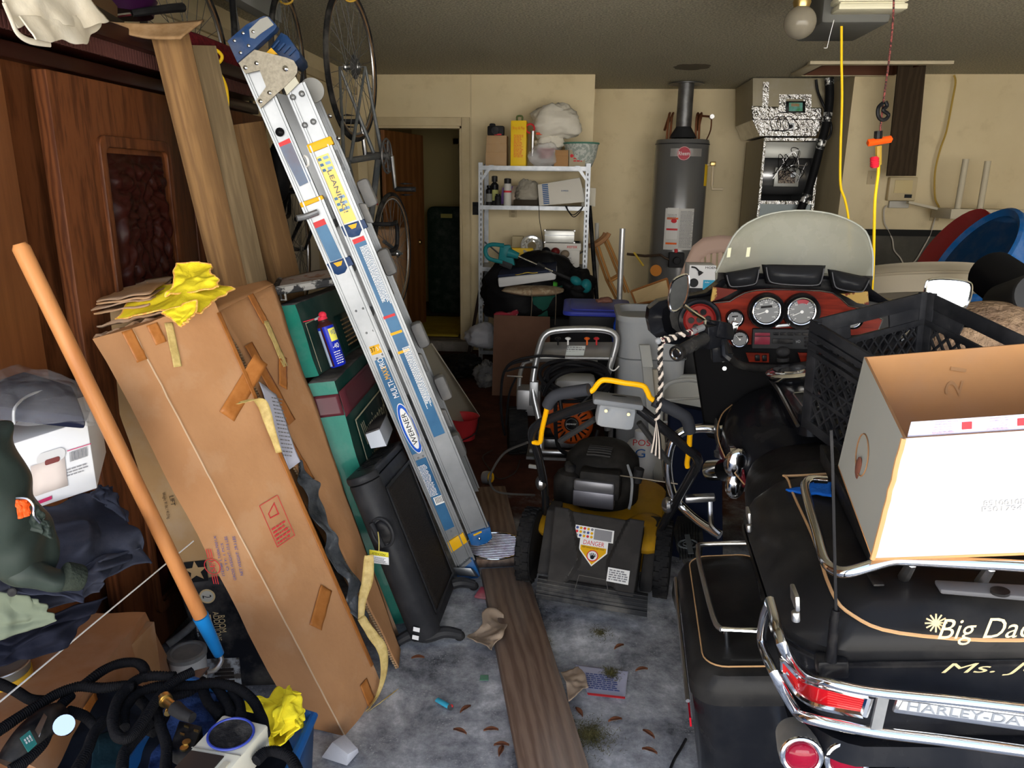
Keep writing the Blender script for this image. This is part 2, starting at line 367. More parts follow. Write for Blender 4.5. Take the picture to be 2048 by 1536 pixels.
gb = MB().prism(rnd_poly(.52, 1.22, .07), (p.x+.03, 8.75, .70), (1, 0, 0), (0, 0, 1), .22); gbt = thing('foam_roll_case', 'dark green upright case with rounded top standing in the hallway', 'case', (p.x+.03, 8.65, .09))
gb.build('case_body', mat('deep_green', (.006, .022, .010), .5, dust=.1), gbt, bev=.02)
q = at(892, 432, Y=8.49); MB().box((q.x, 8.52, q.z), (.13, .006, .045)).build('case_label', mat('faded_label', (.28, .24, .06), .6), gbt)
# attic hatch
hm = mat('hatch_trim', (.60, .52, .36), .6)
t_ = MB().box(((hx0+hx1)/2+.04, hy0-.03, CZ-.012), (hx1-hx0+.3, .07, .024)).box((hx0-.04, (hy0+hy1)/2, CZ-.012), (.08, hy1-hy0+.02, .024)).box(((hx0+hx1)/2, hy1+.01, CZ-.012), (hx1-hx0, .045, .024))
struct('trim_8', t_, hm, bev=.003)
struct('trim_9', MB().box(((hx0+hx1)/2, hy0+.005, CZ+.05), (hx1-hx0, .02, .14)).box(((hx0+hx1)/2, hy1-.012, CZ+.05), (hx1-hx0, .02, .14)).box((hx0+.012, (hy0+hy1)/2, CZ+.05), (.02, hy1-hy0-.05, .14)).box((hx1-.012, (hy0+hy1)/2, CZ+.05), (.02, hy1-hy0-.05, .14)).box(((hx0+hx1)/2, (hy0+hy1)/2, CZ+.14), (hx1-hx0, hy1-hy0, .02)), mat('hatch_wood', (.11, .045, .025), .7))
a, b_, c, d_ = at(1797, 128, Y=6.5), at(1853, 122, Y=6.5), at(1832, 352, Y=6.55), at(1774, 352, Y=6.55)
tag(MB().hexa([d_, c, c+V3((0, .02, 0)), d_+V3((0, .02, 0))], [a, b_, b_+V3((0, .02, 0)), a+V3((0, .02, 0))]).build('hatch_panel', mat('dark_plywood', (.075, .05, .028), .7, col2=(.055, .036, .020), ns=7, wood=9, stretch=(1, 1, .15))), 'dark brown plywood panel hanging down from the ceiling hatch', 'panel')
# dark patch on the ceiling and the vent collar
rr = random.Random(3); pc = at(1385, 134, Z=CZ-.001)
pts = []
for k in range(40):
    a = 2*pi*k/40; f = 1+.22*nz(cos(a)*2.3, sin(a)*2.3, 5)+.05*rr.random(); pts.append((pc.x+.145*f*cos(a), pc.y+.16*f*sin(a), CZ-.0015))
struct('trim_10', MB().add(pts, [tuple(range(39, -1, -1))]), mat('bare_ceiling_patch', (.16, .14, .10), .9))
# low dark rail and dark panelling on the right back wall
p = at(1900, 467, Y=D1-.02)
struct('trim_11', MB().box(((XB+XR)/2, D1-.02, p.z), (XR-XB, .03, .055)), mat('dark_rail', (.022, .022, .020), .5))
struct('trim_12', MB().box(((XB+XR)/2+.1, D1-.006, p.z/2), (XR-XB-.2, .01, p.z)), mat('dark_panelling', (.10, .095, .075), .6, col2=(.06, .055, .045), ns=3))
# switches and outlets
def plate(px, py, Y, w_, h_, lab, m, kind=0):
    c = at(px, py, Y=Y-.004); t = thing('switch_plate' if kind == 0 else 'outlet', lab, 'switch' if kind == 0 else 'outlet', c)
    MB().box(c, (w_, .007, h_)).build('plate', m, t, bev=.002)
    if kind == 0: MB().box(c+V3((0, -.008, 0)), (.010, .012, .022)).build('toggle', m, t)
    elif kind == 1:
        for s in (-1, 1): MB().prism(rnd_poly(.034, .028, .010), c+V3((0, -.003, s*.021)), (1, 0, 0), (0, 0, 1), -.002 if 0 else .002).build('socket', mat('socket_tan', (.36, .29, .17), .5), t)
    else:
        for s in (-1, 0, 1): MB().box(c+V3((0, -.006, s*h_*.27)), (w_*.7, .006, h_*.16)).build('button', blks, t)
    return t
plate(951, 417, D1, .055, .115, 'dark three button switch plate beside the doorway', dgrey, 2)
plate(1026, 427, D1, .07, .07, 'small tan outlet on the wall behind the metal shelf', mat('outlet_tan', (.5, .4, .24), .5), 1)
plate(1743, 355, D1, .07, .115, 'beige light switch plate left of the hanging plywood panel', mat('outlet_tan', (.5, .4, .24), .5), 0)
plate(1870, 428, D1, .075, .12, 'beige wall outlet with a white cord and a yellow cord plugged in', mat('outlet_tan', (.5, .4, .24), .5), 1)
c = at(1803, 378, Y=D1-.03); t = thing('wall_control', 'square beige wall thermostat under the hanging plywood panel', 'thermostat', c)
MB().box(c, (.235, .06, .20)).build('housing', creamw, t, bev=.01); MB().box(c+V3((0, -.032, .02)), (.15, .008, .11)).build('cover', mat('old_beige', (.62, .50, .26), .5), t, bev=.003); MB().box(c+V3((.05, -.035, -.06)), (.06, .006, .03)).build('display', dgrey, t)
c = at(1797, 409, Y=D1-.02); t = thing('power_adapter', 'small white transformer box on the wall below the thermostat', 'adapter', c)
MB().box(c, (.17, .035, .06)).build('case', mat('grey_white', (.5, .48, .42), .5), t, bev=.008)
MB().tube([at(*q, Y=D1-.03) for q in ((1774, 411), (1768, 420), (1769, 445), (1777, 462), (1785, 480), (1788, 500), (1800, 515), (1812, 533), (1830, 522), (1845, 498), (1860, 470), (1869, 440), (1872, 430))], .006, 6, 5).build('cord', mat('pale_cord', (.55, .50, .42), .5), t)
# ================================================================ wardrobe
WX = -1.335
wr = thing('wardrobe', 'large dark cherry wardrobe with carved door panels along the left wall', 'wardrobe', (-1.66, 1.9, 0))
MB().box((-1.68, 1.9, .97), (.64, 2.5, 1.78)).build('carcass', dkwood, wr, bev=.004)
MB().box((-1.68, 1.9, .04), (.60, 2.46, .08)).build('plinth', dkwood, wr)
cbx = MB().box((-1.645, 1.91, 1.945), (.75, 2.6, .045)).box((-1.66, 1.91, 1.905), (.70, 2.56, .05)).box((-1.665, 1.91, 1.845), (.67, 2.52, .04))
cbx.build('cornice', mat('dark_cornice', (.040, .012, .008), .3, coat=.3), wr, bev=.006)
db = MB()
for i in range(188): db.box((-1.308, .64+i*.0134, 1.902), (.012, .007, .04))
o = db.build('dentil_strip', mat('dentil', (.09, .035, .03), .35), wr); o['kind'] = 'stuff'
MB().box((WX+.008, 1.25, .97), (.02, .92, 1.70)).build('plain_panel', ltveneer, wr, bev=.003)
def wdoor(y0, y1, px0, px1):
    d = MB().box((WX+.03, (y0+y1)/2, .96), (.04, y1-y0, 1.70)).build('door', dkwood, wr, bev=.003)
    for z0, z1 in ((at(200, 650, X=WX+.05).z, at(262, 277, X=WX+.05).z), (.22, at(200, 712, X=WX+.05).z)):
        MB().prism(rnd_poly(px1-px0, z1-z0, .03), (WX+.05, (px0+px1)/2, (z0+z1)/2), (0, 1, 0), (0, 0, 1), .014, hole=rnd_poly(px1-px0-.05, z1-z0-.06, .02)).build('panel_moulding', dkwood, d, bev=.003)
        W_, H_ = px1-px0-.08, z1-z0-.09; cy, cz = (px0+px1)/2, (z0+z1)/2
        def cf(u, v):
            x, y = (u-.5)*2, (v-.5)*2
            r = sqrt(x*x+y*y*1.0); a = atan2(y, abs(x))
            h = .008*abs(sin(7*a+6*r))*(.4+r)*math.exp(-abs(r-.5)*1.2)+.007*abs(sin(9*nz(abs(x)*1.7, y*2.4, z0)))+.006*max(0, 1-abs(r-.78)*9)+.004*sin(22*(abs(x)*.8+y*y))*max(0, 1-r)
            e = min(1, min(1-abs(x), 1-abs(y))*7); return (WX+.052+h*e*1.6, cy+x*W_/2, cz+y*H_/2)
        MB().grid(cf, 44, 70).build('carving', carve, d, ang=80)
    return d
wdoor(1.815, 2.46, at(192, 300, X=WX+.05).y, at(334, 300, X=WX+.05).y)
wdoor(2.47, 3.12, 2.60, 2.92)
# ---- things on the wardrobe
def crumple(fn, amp, s, seed, nu=26, nv=20):
    def g(u, v):
        p = V3(fn(u, v)); q = p*s+V3((seed, seed*.7, 0))
        return p+V3((noise.noise(q)*amp, noise.noise(q+V3((9, 3, 1)))*amp, noise.noise(q+V3((4, 8, 5)))*amp+abs(noise.noise(q*2.1))*amp*.6))
    return g
def quad(a, b_, c, d): return lambda u, v: a*(1-u)*(1-v)+b_*u*(1-v)+c*u*v+d*(1-u)*v
bagm = mat('white_bag', (.74, .70, .60), .45, bump=.5, bs=25, col2=(.66, .60, .48), ns=9)
t = thing('plastic_bag', 'crumpled white plastic bag draped over the wardrobe edge', 'bag', at(100, 40, X=-1.25)+V3((0, 0, -.05)))
A = [at(-5, -40, X=-1.25), at(160, -25, X=-1.255), at(206, 45, X=-1.24), at(25, 50, X=-1.22)]
MB().grid(crumple(quad(*A), .022, 11, 2), 30, 24).build('bag_body', bagm, t, solid=.003, sub=1)
A = [at(40, 35, X=-1.22), at(208, 30, X=-1.26), at(168, 90, X=-1.225), at(70, 82, X=-1.20)]
MB().grid(crumple(quad(*A), .012, 14, 5), 26, 16).build('bag_flap', bagm, t, solid=.003, sub=1)
MB().tube([at(*q, X=-1.22) for q in ((8, 5), (22, 38), (35, 66), (60, 82), (100, 88))], .007, 8, 5, flat=.4).build('bag_handle', bagm, t)
t = thing('flat_carton', 'flat brown carton with a small green label on the wardrobe top', 'box', at(150, 5, X=-1.62))
MB().hexa([at(100, 40, X=-1.5), at(235, 50, X=-1.42), at(225, 5, X=-1.7), at(110, 0, X=-1.7)], [at(100, 8, X=-1.5), at(180, 3, X=-1.42), at(235, -30, X=-1.7), at(110, -30, X=-1.7)]).build('carton_body', mat('old_board', (.17, .10, .05), .7), t)
MB().obox(at(138, 12, X=-1.47), V3((0, .07, 0)), V3((0, 0, .03)), V3((.003, 0, 0))).build('label', mat('green_label', (.04, .12, .05), .6), t)
a, b_, c, d = at(232, 52, X=-1.40), at(250, 44, X=-1.40), at(130, -30, X=-1.40), at(118, -12, X=-1.40)
tag(MB().obox(a, b_-a, d-a, V3((-.25, 0, .0))).build('dark_board', mat('dark_board', (.06, .045, .03), .6)), 'narrow dark wooden board lying slanted beside the purple pan', 'board')
t = thing('frying_pan', 'dark purple frying pan with a black handle on top of the wardrobe', 'pan', at(230, 20, X=-1.62))
c = at(232, 10, X=-1.60); MB().lathe([(.0, 0), (.115, 0), (.13, .045), (.133, .05), (.128, .047), (.112, .006), (0, .006)], c+V3((0, 0, -.03)), (0, 0, 1), 32).build('pan_body', mat('purple_enamel', (.05, .01, .055), .3, coat=.4), t)
MB().tube([at(265, 27, X=-1.50), at(300, 22, X=-1.46), at(340, 17, X=-1.44), at(365, 15, X=-1.43)], lambda s: .012+.004*s, 10, 4).build('pan_handle', blk, t)
MB().tube([at(230, 32, X=-1.52), at(266, 27, X=-1.50)], .006, 6).build('handle_ferrule', chrome, t)
def warp(u, v): p = quad(at(205, 42, X=-1.33), at(408, 42, X=-1.10), at(360, 78, X=-1.12), at(225, 62, X=-1.32))(u, v); return p+V3((0, 0, -.018*sin(pi*u)+.01*sin(3*u)))
tag(MB().grid(warp, 24, 8).build('warped_board', mat('chipboard', (.30, .19, .10), .8, col2=(.22, .13, .06), ns=30, bump=.4, bs=60), solid=.006), 'curled tan fibreboard sheet lying over the lumber tops', 'board')
# ---- lumber
def beam(name, a, b_, wd, th, lab, m, V=None):
    a, b_ = V3(a), V3(b_); L_ = b_-a; U = V3(V or (1, 0, 0)); U = (U-L_.normalized()*U.dot(L_.normalized())).normalized(); N = L_.normalized().cross(U)
    rot = Matrix((U, N, L_.normalized())).transposed()
    mb = MB().box((0, 0, L_.length/2), (wd, th, L_.length))
    o = mb.build(name, m, None, bev=.003, origin=(0, 0, 0)); o.matrix_world = Matrix.Translation(a)@rot.to_4x4(); return tag(o, lab, 'lumber', 'lumber leaning on the wardrobe')
pine2 = mat('grey_pine', (.22, .16, .09), .7, col2=(.125, .09, .05), ns=7, wood=10, stretch=(1, 1, .10), thr=(-.1, 1.1))
def beampx(p0, p1, wd, th, lab, m, V=None):
    a, b_ = at(p1[0], p1[1], Y=p1[2]), at(p0[0], p0[1], Y=p0[2]); d = b_-a; a = a-d*(a.z-.02)/d.z if p1[3] else a
    return beam('lumber', a, b_, wd, th, lab, m, V)
beampx((340, 68, 2.25), (450, 525, 2.36, 1), .052, .098, 'leftmost tall leaning pine post with a bright edge', pine, (1, -.35, 0))
beampx((398, 92, 2.38), (496, 525, 2.46, 1), .045, .098, 'tall grey grained post leaning right behind the bright edged one', pine2, (1, -.35, 0))
beampx((492, 246, 2.75), (561, 525, 2.82, 1), .05, .13, 'shorter pine post leaning nearest the ladder', pine, (1, -.35, 0))
# ================================================================ weeder with long handle
t = thing('long_handled_weeder', 'long wooden handled weeder with blue ferrule leaning on the wardrobe', 'garden tool', at(360, 1340, Z=.28))
a, b_, c = at(38, 487, Y=1.38), at(401, 1232, Y=1.50), at(438, 1308, Y=1.53)
MB().tube([a, a.lerp(b_, .01), a.lerp(b_, .5), b_], lambda s: .0165 if s > .02 else .011, 16).build('shaft', mat('ash_handle', (.46, .20, .07), .4, col2=(.36, .14, .045), ns=20, stretch=(1, 1, .1), coat=.2), t)
MB().tube([b_, c], (.0185, .0125), 16).build('ferrule', mat('blue_enamel', (.012, .19, .50), .3, coat=.4), t)
d = at(443, 1322, Y=1.52); e = at(430, 1340, Y=1.50); MB().tube([c, d, e, at(412, 1345, Y=1.48)], .006, 8, 4).build('neck', chromed, t)
MB().hexa([at(418, 1338, Y=1.49), at(398, 1360, Y=1.44), at(340, 1372, Y=1.40), at(390, 1345, Y=1.47)], [p+V3((0, .004, .004)) for p in (at(418, 1338, Y=1.49), at(398, 1360, Y=1.44), at(340, 1372, Y=1.40), at(390, 1345, Y=1.47))]).build('blade', mat('worn_steel', (.16, .14, .13), .45, .8), t)
# ================================================================ cartons
def face_frame(a, b_, d):   # a origin (top left), b_ top right, d bottom left -> U,V unit and lengths
    return (b_-a).normalized(), (a-d).normalized()
def carton(name, lab, B, T, m=brown, cat='box', n=10, amp=.006, seed=1, open_top=False):
    t = thing(name, lab, cat, (B[0]+B[1]+B[2]+B[3])/4)
    mb = MB(); f4 = [(0, 1), (1, 2), (2, 3), (3, 0)]
    def dsp(p, e): q = p*9+V3((seed, 0, 0)); return p+V3((noise.noise(q), noise.noise(q+V3((5, 5, 5))), noise.noise(q*1.3)))*amp
    for i, j in f4: mb.grid(lambda u, v, i=i, j=j: dsp(quad(B[i], B[j], T[j], T[i])(u, v), 0), n, n*2)
    mb.grid(lambda u, v: dsp(quad(B[0], B[3], B[2], B[1])(u, v), 0), n, n)
    if not open_top: mb.grid(lambda u, v: dsp(quad(T[0], T[1], T[2], T[3])(u, v), 0), n, n)
    return t, mb.build('carton_body', m, t, weld=True, ang=50)
def strip(O, U, V, w_, h_, m, parent, name='tape_strip', lift=.0015, amp=.0015):
    U, V = V3(U).normalized(), V3(V).normalized(); N = U.cross(V)
    return MB().grid(lambda u, v: V3(O)+U*(u-.5)*w_+V*(v-.5)*h_+N*(lift+amp*abs(nz(u*5, v*9, w_*50))), 6, 12).build(name, m, parent, solid=.001)
# main tall carton
BC, BR, BL = at(690, 1472, Z=.002), at(765, 1375, Z=.002), at(595, 1452, Z=.002); BB = BL+BR-BC
TC, TR, TL = at(264, 658, X=-1.13), at(428, 600, X=-1.0), at(187, 676, X=-1.24); TB = TL+TR-TC
t, body = carton('tall_carton', 'tall battered brown carton leaning left with a yellow cloth on top', [BL, BC, BR, BB], [TL, TC, TR, TB], seed=3)
carton1 = t
MB().tube([TC.lerp(BC, k/40)+V3((.001, -.002, 0))+V3((nz(k*.7), nz(k*.9, 3), 0))*.002 for k in range(41)], .0022, 5).build('crease', mat('worn_crease', (.62, .44, .28), .9), t)
def fpt(a, b_, c, d, u, v): return quad(d, c, b_, a)(u, v)   # a,b_ top; d,c bottom
def RF(u, v): return quad(BC, BR, TR, TC)(u, v)      # right face, v up
def LF(u, v): return quad(BL, BC, TC, TL)(u, v)
def fr(Ff, u, v):
    U = (Ff(u+.02, v)-Ff(u-.02, v)).normalized(); V = (Ff(u, v+.02)-Ff(u, v-.02)).normalized(); V = (V-U*V.dot(U)).normalized(); return Ff(u, v), U, V
def fpx(Ff, x, y):   # solve u,v on a face for a pixel
    u = v = .5
    for _ in range(12):
        def pj(u, v): p = Ff(u, v)-CAM; z = p.dot(FWD); return 1024+FPX*p.dot(RGT)/z, 768-FPX*p.dot(UPV)/z
        X0, Y0_ = pj(u, v); Xu, Yu = pj(u+.01, v); Xv, Yv = pj(u, v+.01)
        a, b2, c2, d2 = (Xu-X0)/.01, (Xv-X0)/.01, (Yu-Y0_)/.01, (Yv-Y0_)/.01; D = a*d2-b2*c2 or 1e-9
        u += ((x-X0)*d2-(y-Y0_)*b2)/D; v += ((y-Y0_)*a-(x-X0)*c2)/D
    return u, v
def on(Ff, x, y): u, v = fpx(Ff, x, y); return fr(Ff, u, v)
# strips of brown and gold tape
for (x, y, w_, h_, m_, rz) in ((268, 692, .028, .085, tape, 0), (312, 668, .030, .055, tape, 0), (345, 690, .022, .12, goldtape, -.25), (487, 775, .05, .20, tape, -1.0), (640, 1215, .05, .12, tape, -.9), (735, 1390, .04, .09, tape, 0)):
    O, U, V = on(RF, x, y); U2 = U*cos(rz)+V*sin(rz); V2 = V*cos(rz)-U*sin(rz); strip(O, U2, V2, w_, h_, m_, t, 'gold_tape_strip' if m_ is goldtape else 'tape_strip', lift=.004, amp=.004)
strip(RF(.965, .52), (BR-BC), (TR-BR), .016, 1.18, tape, t, 'seam_tape', lift=.006)
O, U, V = on(LF, 478, 1050)
# stamps
VV = (TC-BC).normalized()
for k, s_ in enumerate(('ITEM#: LT0067001X', 'Q.TY: 1 PCS', 'GROSS WEIGHT: 33.6 LBS', 'NET WEIGHT: 29.3 LBS')):
    x, y = ((441, 1110), (452, 1112), (463, 1115), (478, 1110))[k]; O, U, V = on(LF, x, y); text(s_, O+U*.0, V, -U, (.125, .085, .135, .12)[k], .009, bluep, t, 'stamp_text', lift=.006)
O, U, V = on(LF, 427, 1131); text('SEI', O, V, -U, .034, .016, redp, t, 'stamp_text', lift=.006)
mb = MB().torus(O+U.cross(V)*.006, U.cross(V), .024, .0013, 28, 5)
for k in (-1, 0, 1):
    for s in (-1, 1): mb.obox(O+U.cross(V)*.006+V*(s*.027)+U*(k*.007)-U*.001, V*(s*.028), U*.0022, U.cross(V)*.0006)
mb.build('stamp_wings', redp, t)
O, U, V = on(RF, 552, 1043)
mb = MB(); w2, h2 = .034, .065
for a_, b2, l1, l2 in ((-w2, -h2, 2*w2, 0), (-w2, h2, 2*w2, 0), (-w2, -h2, 0, 2*h2), (w2, -h2, 0, 2*h2)):
    mb.obox(O+U*a_+V*b2+U.cross(V)*.006, U*(l1 or .0018), V*(l2 or .0018), U.cross(V)*.0005)
for k in range(5): mb.words(O-V*(.012+k*.011)+U.cross(V)*.006, U, V, .055, .009, 1, .005, k)
mb.obox(O+V*.03-U*.018+U.cross(V)*.006, U*.034+V*.02, V*.003, U.cross(V)*.0005).obox(O+V*.018-U*.018+U.cross(V)*.006, U*.034-V*.003, V*.003, U.cross(V)*.0005).obox(O+V*.018-U*.018+U.cross(V)*.006, U*.003, V*.014, U.cross(V)*.0005).obox(O+V*.018+U*.012+U.cross(V)*.006, U*.003, V*.03, U.cross(V)*.0005)
mb.build('knife_warning_print', redp, t)
# open flap layers on top, corrugated edge
mb = MB()
for k, (q0, q1) in enumerate((((187, 676), (264, 650)), ((200, 684), (300, 648)), ((195, 668), (330, 640)))):
    a, b_ = at(*q0, Y=1.80+k*.01), at(*q1, Y=1.84+k*.02); mb.grid(lambda u, v: a.lerp(b_, u)+V3((.02*v, .12*v, .012*nz(u*6, v*4, k)+.01*k)), 14, 8)
mb.build('torn_flap', brownd, t, solid=.004)
# second carton behind: right panel with raw corrugated edge
P0, P1, P2, P3 = at(437, 622, Y=2.12), at(547, 570, Y=2.46), at(800, 1300, Z=.01), at(796, 1335, Z=.003)
t = thing('open_carton', 'second tall brown carton split open along a frayed corrugated edge', 'box', (P2+P3)/2)
def PF(u, v): p = quad(P3, P2, P1, P0)(u, v); q = p*8; return p+V3((noise.noise(q), noise.noise(q+V3((3, 3, 3))), 0))*.008
MB().grid(PF, 14, 40).build('side_panel', brown, t, solid=.006)
mb = MB()
for k in range(150):
    v = (k+.5)/150; p = PF(0, v); q = PF(0, v+.004); mb.box(p+V3((-.003, -.003, 0)), (.007, .006, .0055), eul(0, 0, 30*nz(k*.7)))
o = mb.build('corrugated_edge', mat('corrugation', (.50, .36, .22), .9, col2=(.30, .19, .10), ns=200), t); o['kind'] = 'stuff'
MB().grid(quad(P0, P1, P1+V3((-.10, .10, .02)), P0+V3((-.13, .12, .04))), 8, 8).build('top_flap', brown, t, solid=.006)
bk = P0+V3((-.12, .10, .02)); MB().grid(quad(P3+V3((-.12, .16, 0)), P2+V3((-.02, .08, 0)), P1+V3((-.10, .10, .02)), bk), 8, 8).build('back_panel', brownd, t, solid=.006)
for (x, y, w_, h_, m_, rz) in ((545, 690, .03, .16, goldtape, -.15), (510, 620, .035, .10, tape, 0), (535, 770, .045, .28, tape, 0), (560, 745, .04, .12, tape, -.8), (585, 905, .03, .22, tape, 0)):
    O, U, V = on(quadF := quad(P3, P2, P1, P0), x, y); U2 = U*cos(rz)+V*sin(rz); V2 = V*cos(rz)-U*sin(rz); strip(O, U2, V2, w_, h_, m_, t, 'gold_tape_strip' if m_ is goldtape else 'tape_strip', lift=.012, amp=.004)
# papers and film in the gap
gap = lambda x, y: RF(1.0, fpx(RF, 0, 0)[1]) if 0 else None
a, b_, c, d = at(517, 765, Y=2.10), at(552, 790, Y=2.16), at(604, 925, Y=2.09), at(578, 940, Y=2.03)
pp = tag(MB().grid(crumple(quad(a, b_, c, d), .006, 8, 1), 10, 14).build('printed_sheets', mat('invoice_paper', (.62, .63, .74), .8), solid=.002), 'folded printed sheets showing in the gap between the cartons', 'paper')
q4 = quad(a, b_, c, d); O, U, V = fr(q4, .5, .5); MB().words(O-U.cross(V)*.006, U, V, .05, .20, 16, .004, 4).words(O+U.cross(V)*.008, U, V, .05, .20, 16, .004, 4).build('print', greyp, pp)
filmd = mat('dark_film', (.035, .04, .045), .18, col2=(.12, .13, .14), ns=12, bump=1., bs=30, coat=.4)
fb = MB().grid(crumple(quad(at(588, 925, Y=2.07), at(620, 930, Y=2.11), at(740, 1245, Y=2.02), at(712, 1235, Y=1.99)), .035, 16, 7), 16, 44)
tag(fb.build('plastic_sheeting', filmd, solid=.003, sub=1), 'crinkled clear plastic over black packing inside the split carton', 'sheeting')
g1 = [at(738, 1110, Y=2.05), at(735, 1160, Y=2.03), at(725, 1200, Y=2.0), at(722, 1240, Y=1.98)]
mb = MB()
def ribbon(mb, P, wv, tw=0.):
    P = catmull(P, 6); n_ = len(P)
    mb.grid(lambda u, v: P[min(int(round(v*(n_-1))), n_-1)]+V3(wv)*((u-.5)*(1+.3*sin(5*v)))+V3((0, 0, .004*nz(u*5, v*12))), 5, n_)
ribbon(mb, g1, (.026, .008, .0)); ribbon(mb, [at(722, 1235, Y=1.98), at(745, 1270, Y=1.97), at(765, 1300, Y=1.96), at(768, 1345, Y=1.96), at(755, 1390, Z=.02), at(735, 1420, Z=.01)], (.018, .014, .008))
ribbon(mb, [at(790, 1382, Z=.004), at(765, 1402, Z=.006), at(740, 1420, Z=.004)], (.02, .03, .0))
tag(mb.build('loose_gold_tape', goldtape, solid=.0012), 'loose gold packing tape hanging from the split carton to the floor', 'tape')
mb = MB(); ribbon(mb, [on(RF, 470, 800)[0]+V3((.03, -.03, 0)), on(RF, 510, 800)[0]+V3((.03, -.035, .01)), on(RF, 530, 850)[0]+V3((.03, -.03, 0)), on(RF, 550, 900)[0]+V3((.02, -.02, 0))], (.022, .012, .0)); mb.build('curled_tape', goldtape, carton1, solid=.001)
# third carton, black and gold lower half
q = [at(172, 628, Y=1.92), at(425, 1372, Z=.003)]
T0, B0 = q; wv = V3((.30, .02, 0)); T1, B1 = T0+V3((.26, .10, .05)), B0+V3((.30, .05, 0)); dv = V3((-.04, .09, .0))
t, body = carton('shelf_carton', 'long tan carton with a black printed lower half behind the tall carton', [B0, B1, B1+dv+V3((0, .03, 0)), B0+dv], [T0, T1, T1+dv, T0+dv], m=mat('dull_cardboard', (.40, .265, .13), .85, col2=(.34, .21, .10), ns=4, dust=.2), seed=8, amp=.004)
SF = lambda u, v: quad(B0, B1, T1, T0)(u, v)
us, vs2 = fpx(SF, 366, 1160)
N3 = (B1-B0).normalized().cross((T0-B0).normalized()).normalized()
MB().grid(lambda u, v: SF(u*.96, v*(vs2+.01*nz(u*20)))+N3*.005, 20, 12).build('black_print_panel', mat('black_carton', (.018, .02, .028), .35, dust=.25), t, solid=.001)
def s3(s_, x, y, w_, h_, m_): O, U, V = on(SF, x, y); text(s_, O, -V, U, w_, h_, m_, t, 'carton_text', lift=.0075)
s3('ROOM', 446, 1245, .058, .020, goldp); s3('ADDITIONS', 436, 1250, .10, .018, goldp); O, U, V = on(SF, 432, 1250)
O, U, V = on(SF, 424, 1256); MB().obox(O-V*.05+N3*.007, U*.004, V*.10, N3*.001).build('gold_rule', goldp, t)
O, U, V = on(SF, 416, 1190); N_ = U.cross(V); MB().lathe([(0, 0), (.024, 0), (.024, .001), (0, .001)], O+N3*.007, N3, 28).build('gold_badge', goldp, t); MB().lathe([(0, 0), (.019, 0), (.019, .0015), (0, .0015)], O+N3*.0073, N3, 28).build('badge_face', mat('badge_cream', (.6, .58, .5), .5), t); text('2', O+N3*.009, -V, U, .010, .026, blackp, t, 'carton_text')
O, U, V = on(SF, 393, 1140); 
st = [(0+.034*(1 if k % 2 == 0 else .42)*sin(2*pi*k/10), .034*(1 if k % 2 == 0 else .42)*cos(2*pi*k/10)) for k in range(10)]
MB().prism([(x*1.05, y*1.05) for x, y in ((-.03, -.035), (.03, -.035), (.03, .03), (-.03, .03))], O+N3*.005, U, V, .0008).build('dark_square', blackp, t)
MB().prism(st, O+N3*.007, U, V, .0008).build('star', mat('tan_print', (.42, .28, .14), .8), t)
s3('Weight: 91 lbs. / 41.3 kg.', 333, 1010, .085, .011, blackp); s3('LIFT', 346, 1000, .03, .012, blackp)
s3('wood ash', 397, 1258, .045, .006, whitep)
O, U, V = on(SF, 450, 1345); pb = MB().obox(O-U*.05-V*.06+N3*.006, U*.10, V*.115, N3*.0012); pb.build('photo_print', mat('photo_print', (.42, .44, .46), .4, col2=(.08, .07, .06), ns=18, thr=(.45, .55)), t)
pb = MB()
for k in range(5): pb.obox(O-U*.03-V*(.045-k*.014)+N3*.0075, U*.06, V*.009, N3*.0008)
pb.build('photo_detail', mat('photo_dark', (.05, .04, .035), .5), t)
# folded flap of another flattened carton on top of it
t = thing('flattened_carton', 'flattened crushed brown carton lying across the carton tops', 'box', at(240, 620, Y=1.95))
for k, (z, s) in enumerate(((0, 1.), (.012, .97), (.03, .9), (.045, .84))):
    a, b_, c, d = at(176+k*6, 628-k*8, Y=1.86), at(300, 612-k*8, Y=1.90), at(345, 575-k*6, Y=2.12), at(235, 586-k*6, Y=2.12)
    MB().grid(crumple(quad(a, b_, c, d), .01, 9, k+3), 16, 10).build('layer', brownd if k % 2 else mat('mid_cardboard', (.42, .25, .13), .85, dust=.2), t, solid=.004)
# ================================================================ yellow cloth on the carton
ycl = mat('yellow_flannel', (.86, .72, .035), .95, col2=(.72, .58, .02), ns=7, bump=.6, bs=70)
stit = mat('orange_stitch', (.75, .28, .08), .9, col2=(.85, .62, .15), ns=160)
def cloth(name, mats, C4, amp, fr_, seed, parent, nu=40, nv=34, th=.003, lift=1., ridge=.5, up=V3((0, 0, 1)), edge=None, sub=1):
    a, b_, c, d = C4; Q = quad(*C4)
    def g(u, v):
        p = Q(u, v); q = p*fr_+V3((seed*3.1, seed, seed*.5)); e = .55+.45*sin(pi*u)*sin(pi*v)
        h = amp*((1-abs(noise.noise(q))*2)*ridge+noise.noise(q*.55+V3((7, 7, 7)))*1.2+.3*noise.noise(q*2.3))*e
        inpl = V3((noise.noise(q+V3((1, 9, 2))), noise.noise(q+V3((6, 2, 8))), 0))*amp*.8
        return p+up*h*lift+inpl+V3((noise.noise(V3((u*5, v*5, seed))), noise.noise(V3((v*5, u*5, seed+4))), 0))*amp*.6
    o = MB().grid(g, nu, nv).build(name, mats, parent, solid=th, sub=sub, ang=180)
    if edge:
        P = [g(i/39, 0) for i in range(40)]+[g(1, i/33) for i in range(34)]+[g(1-i/39, 1) for i in range(40)]+[g(0, 1-i/33) for i in range(34)]
        MB().tube(P, .0026, 5, closed=True).build('stitched_hem', edge, parent)
    return o
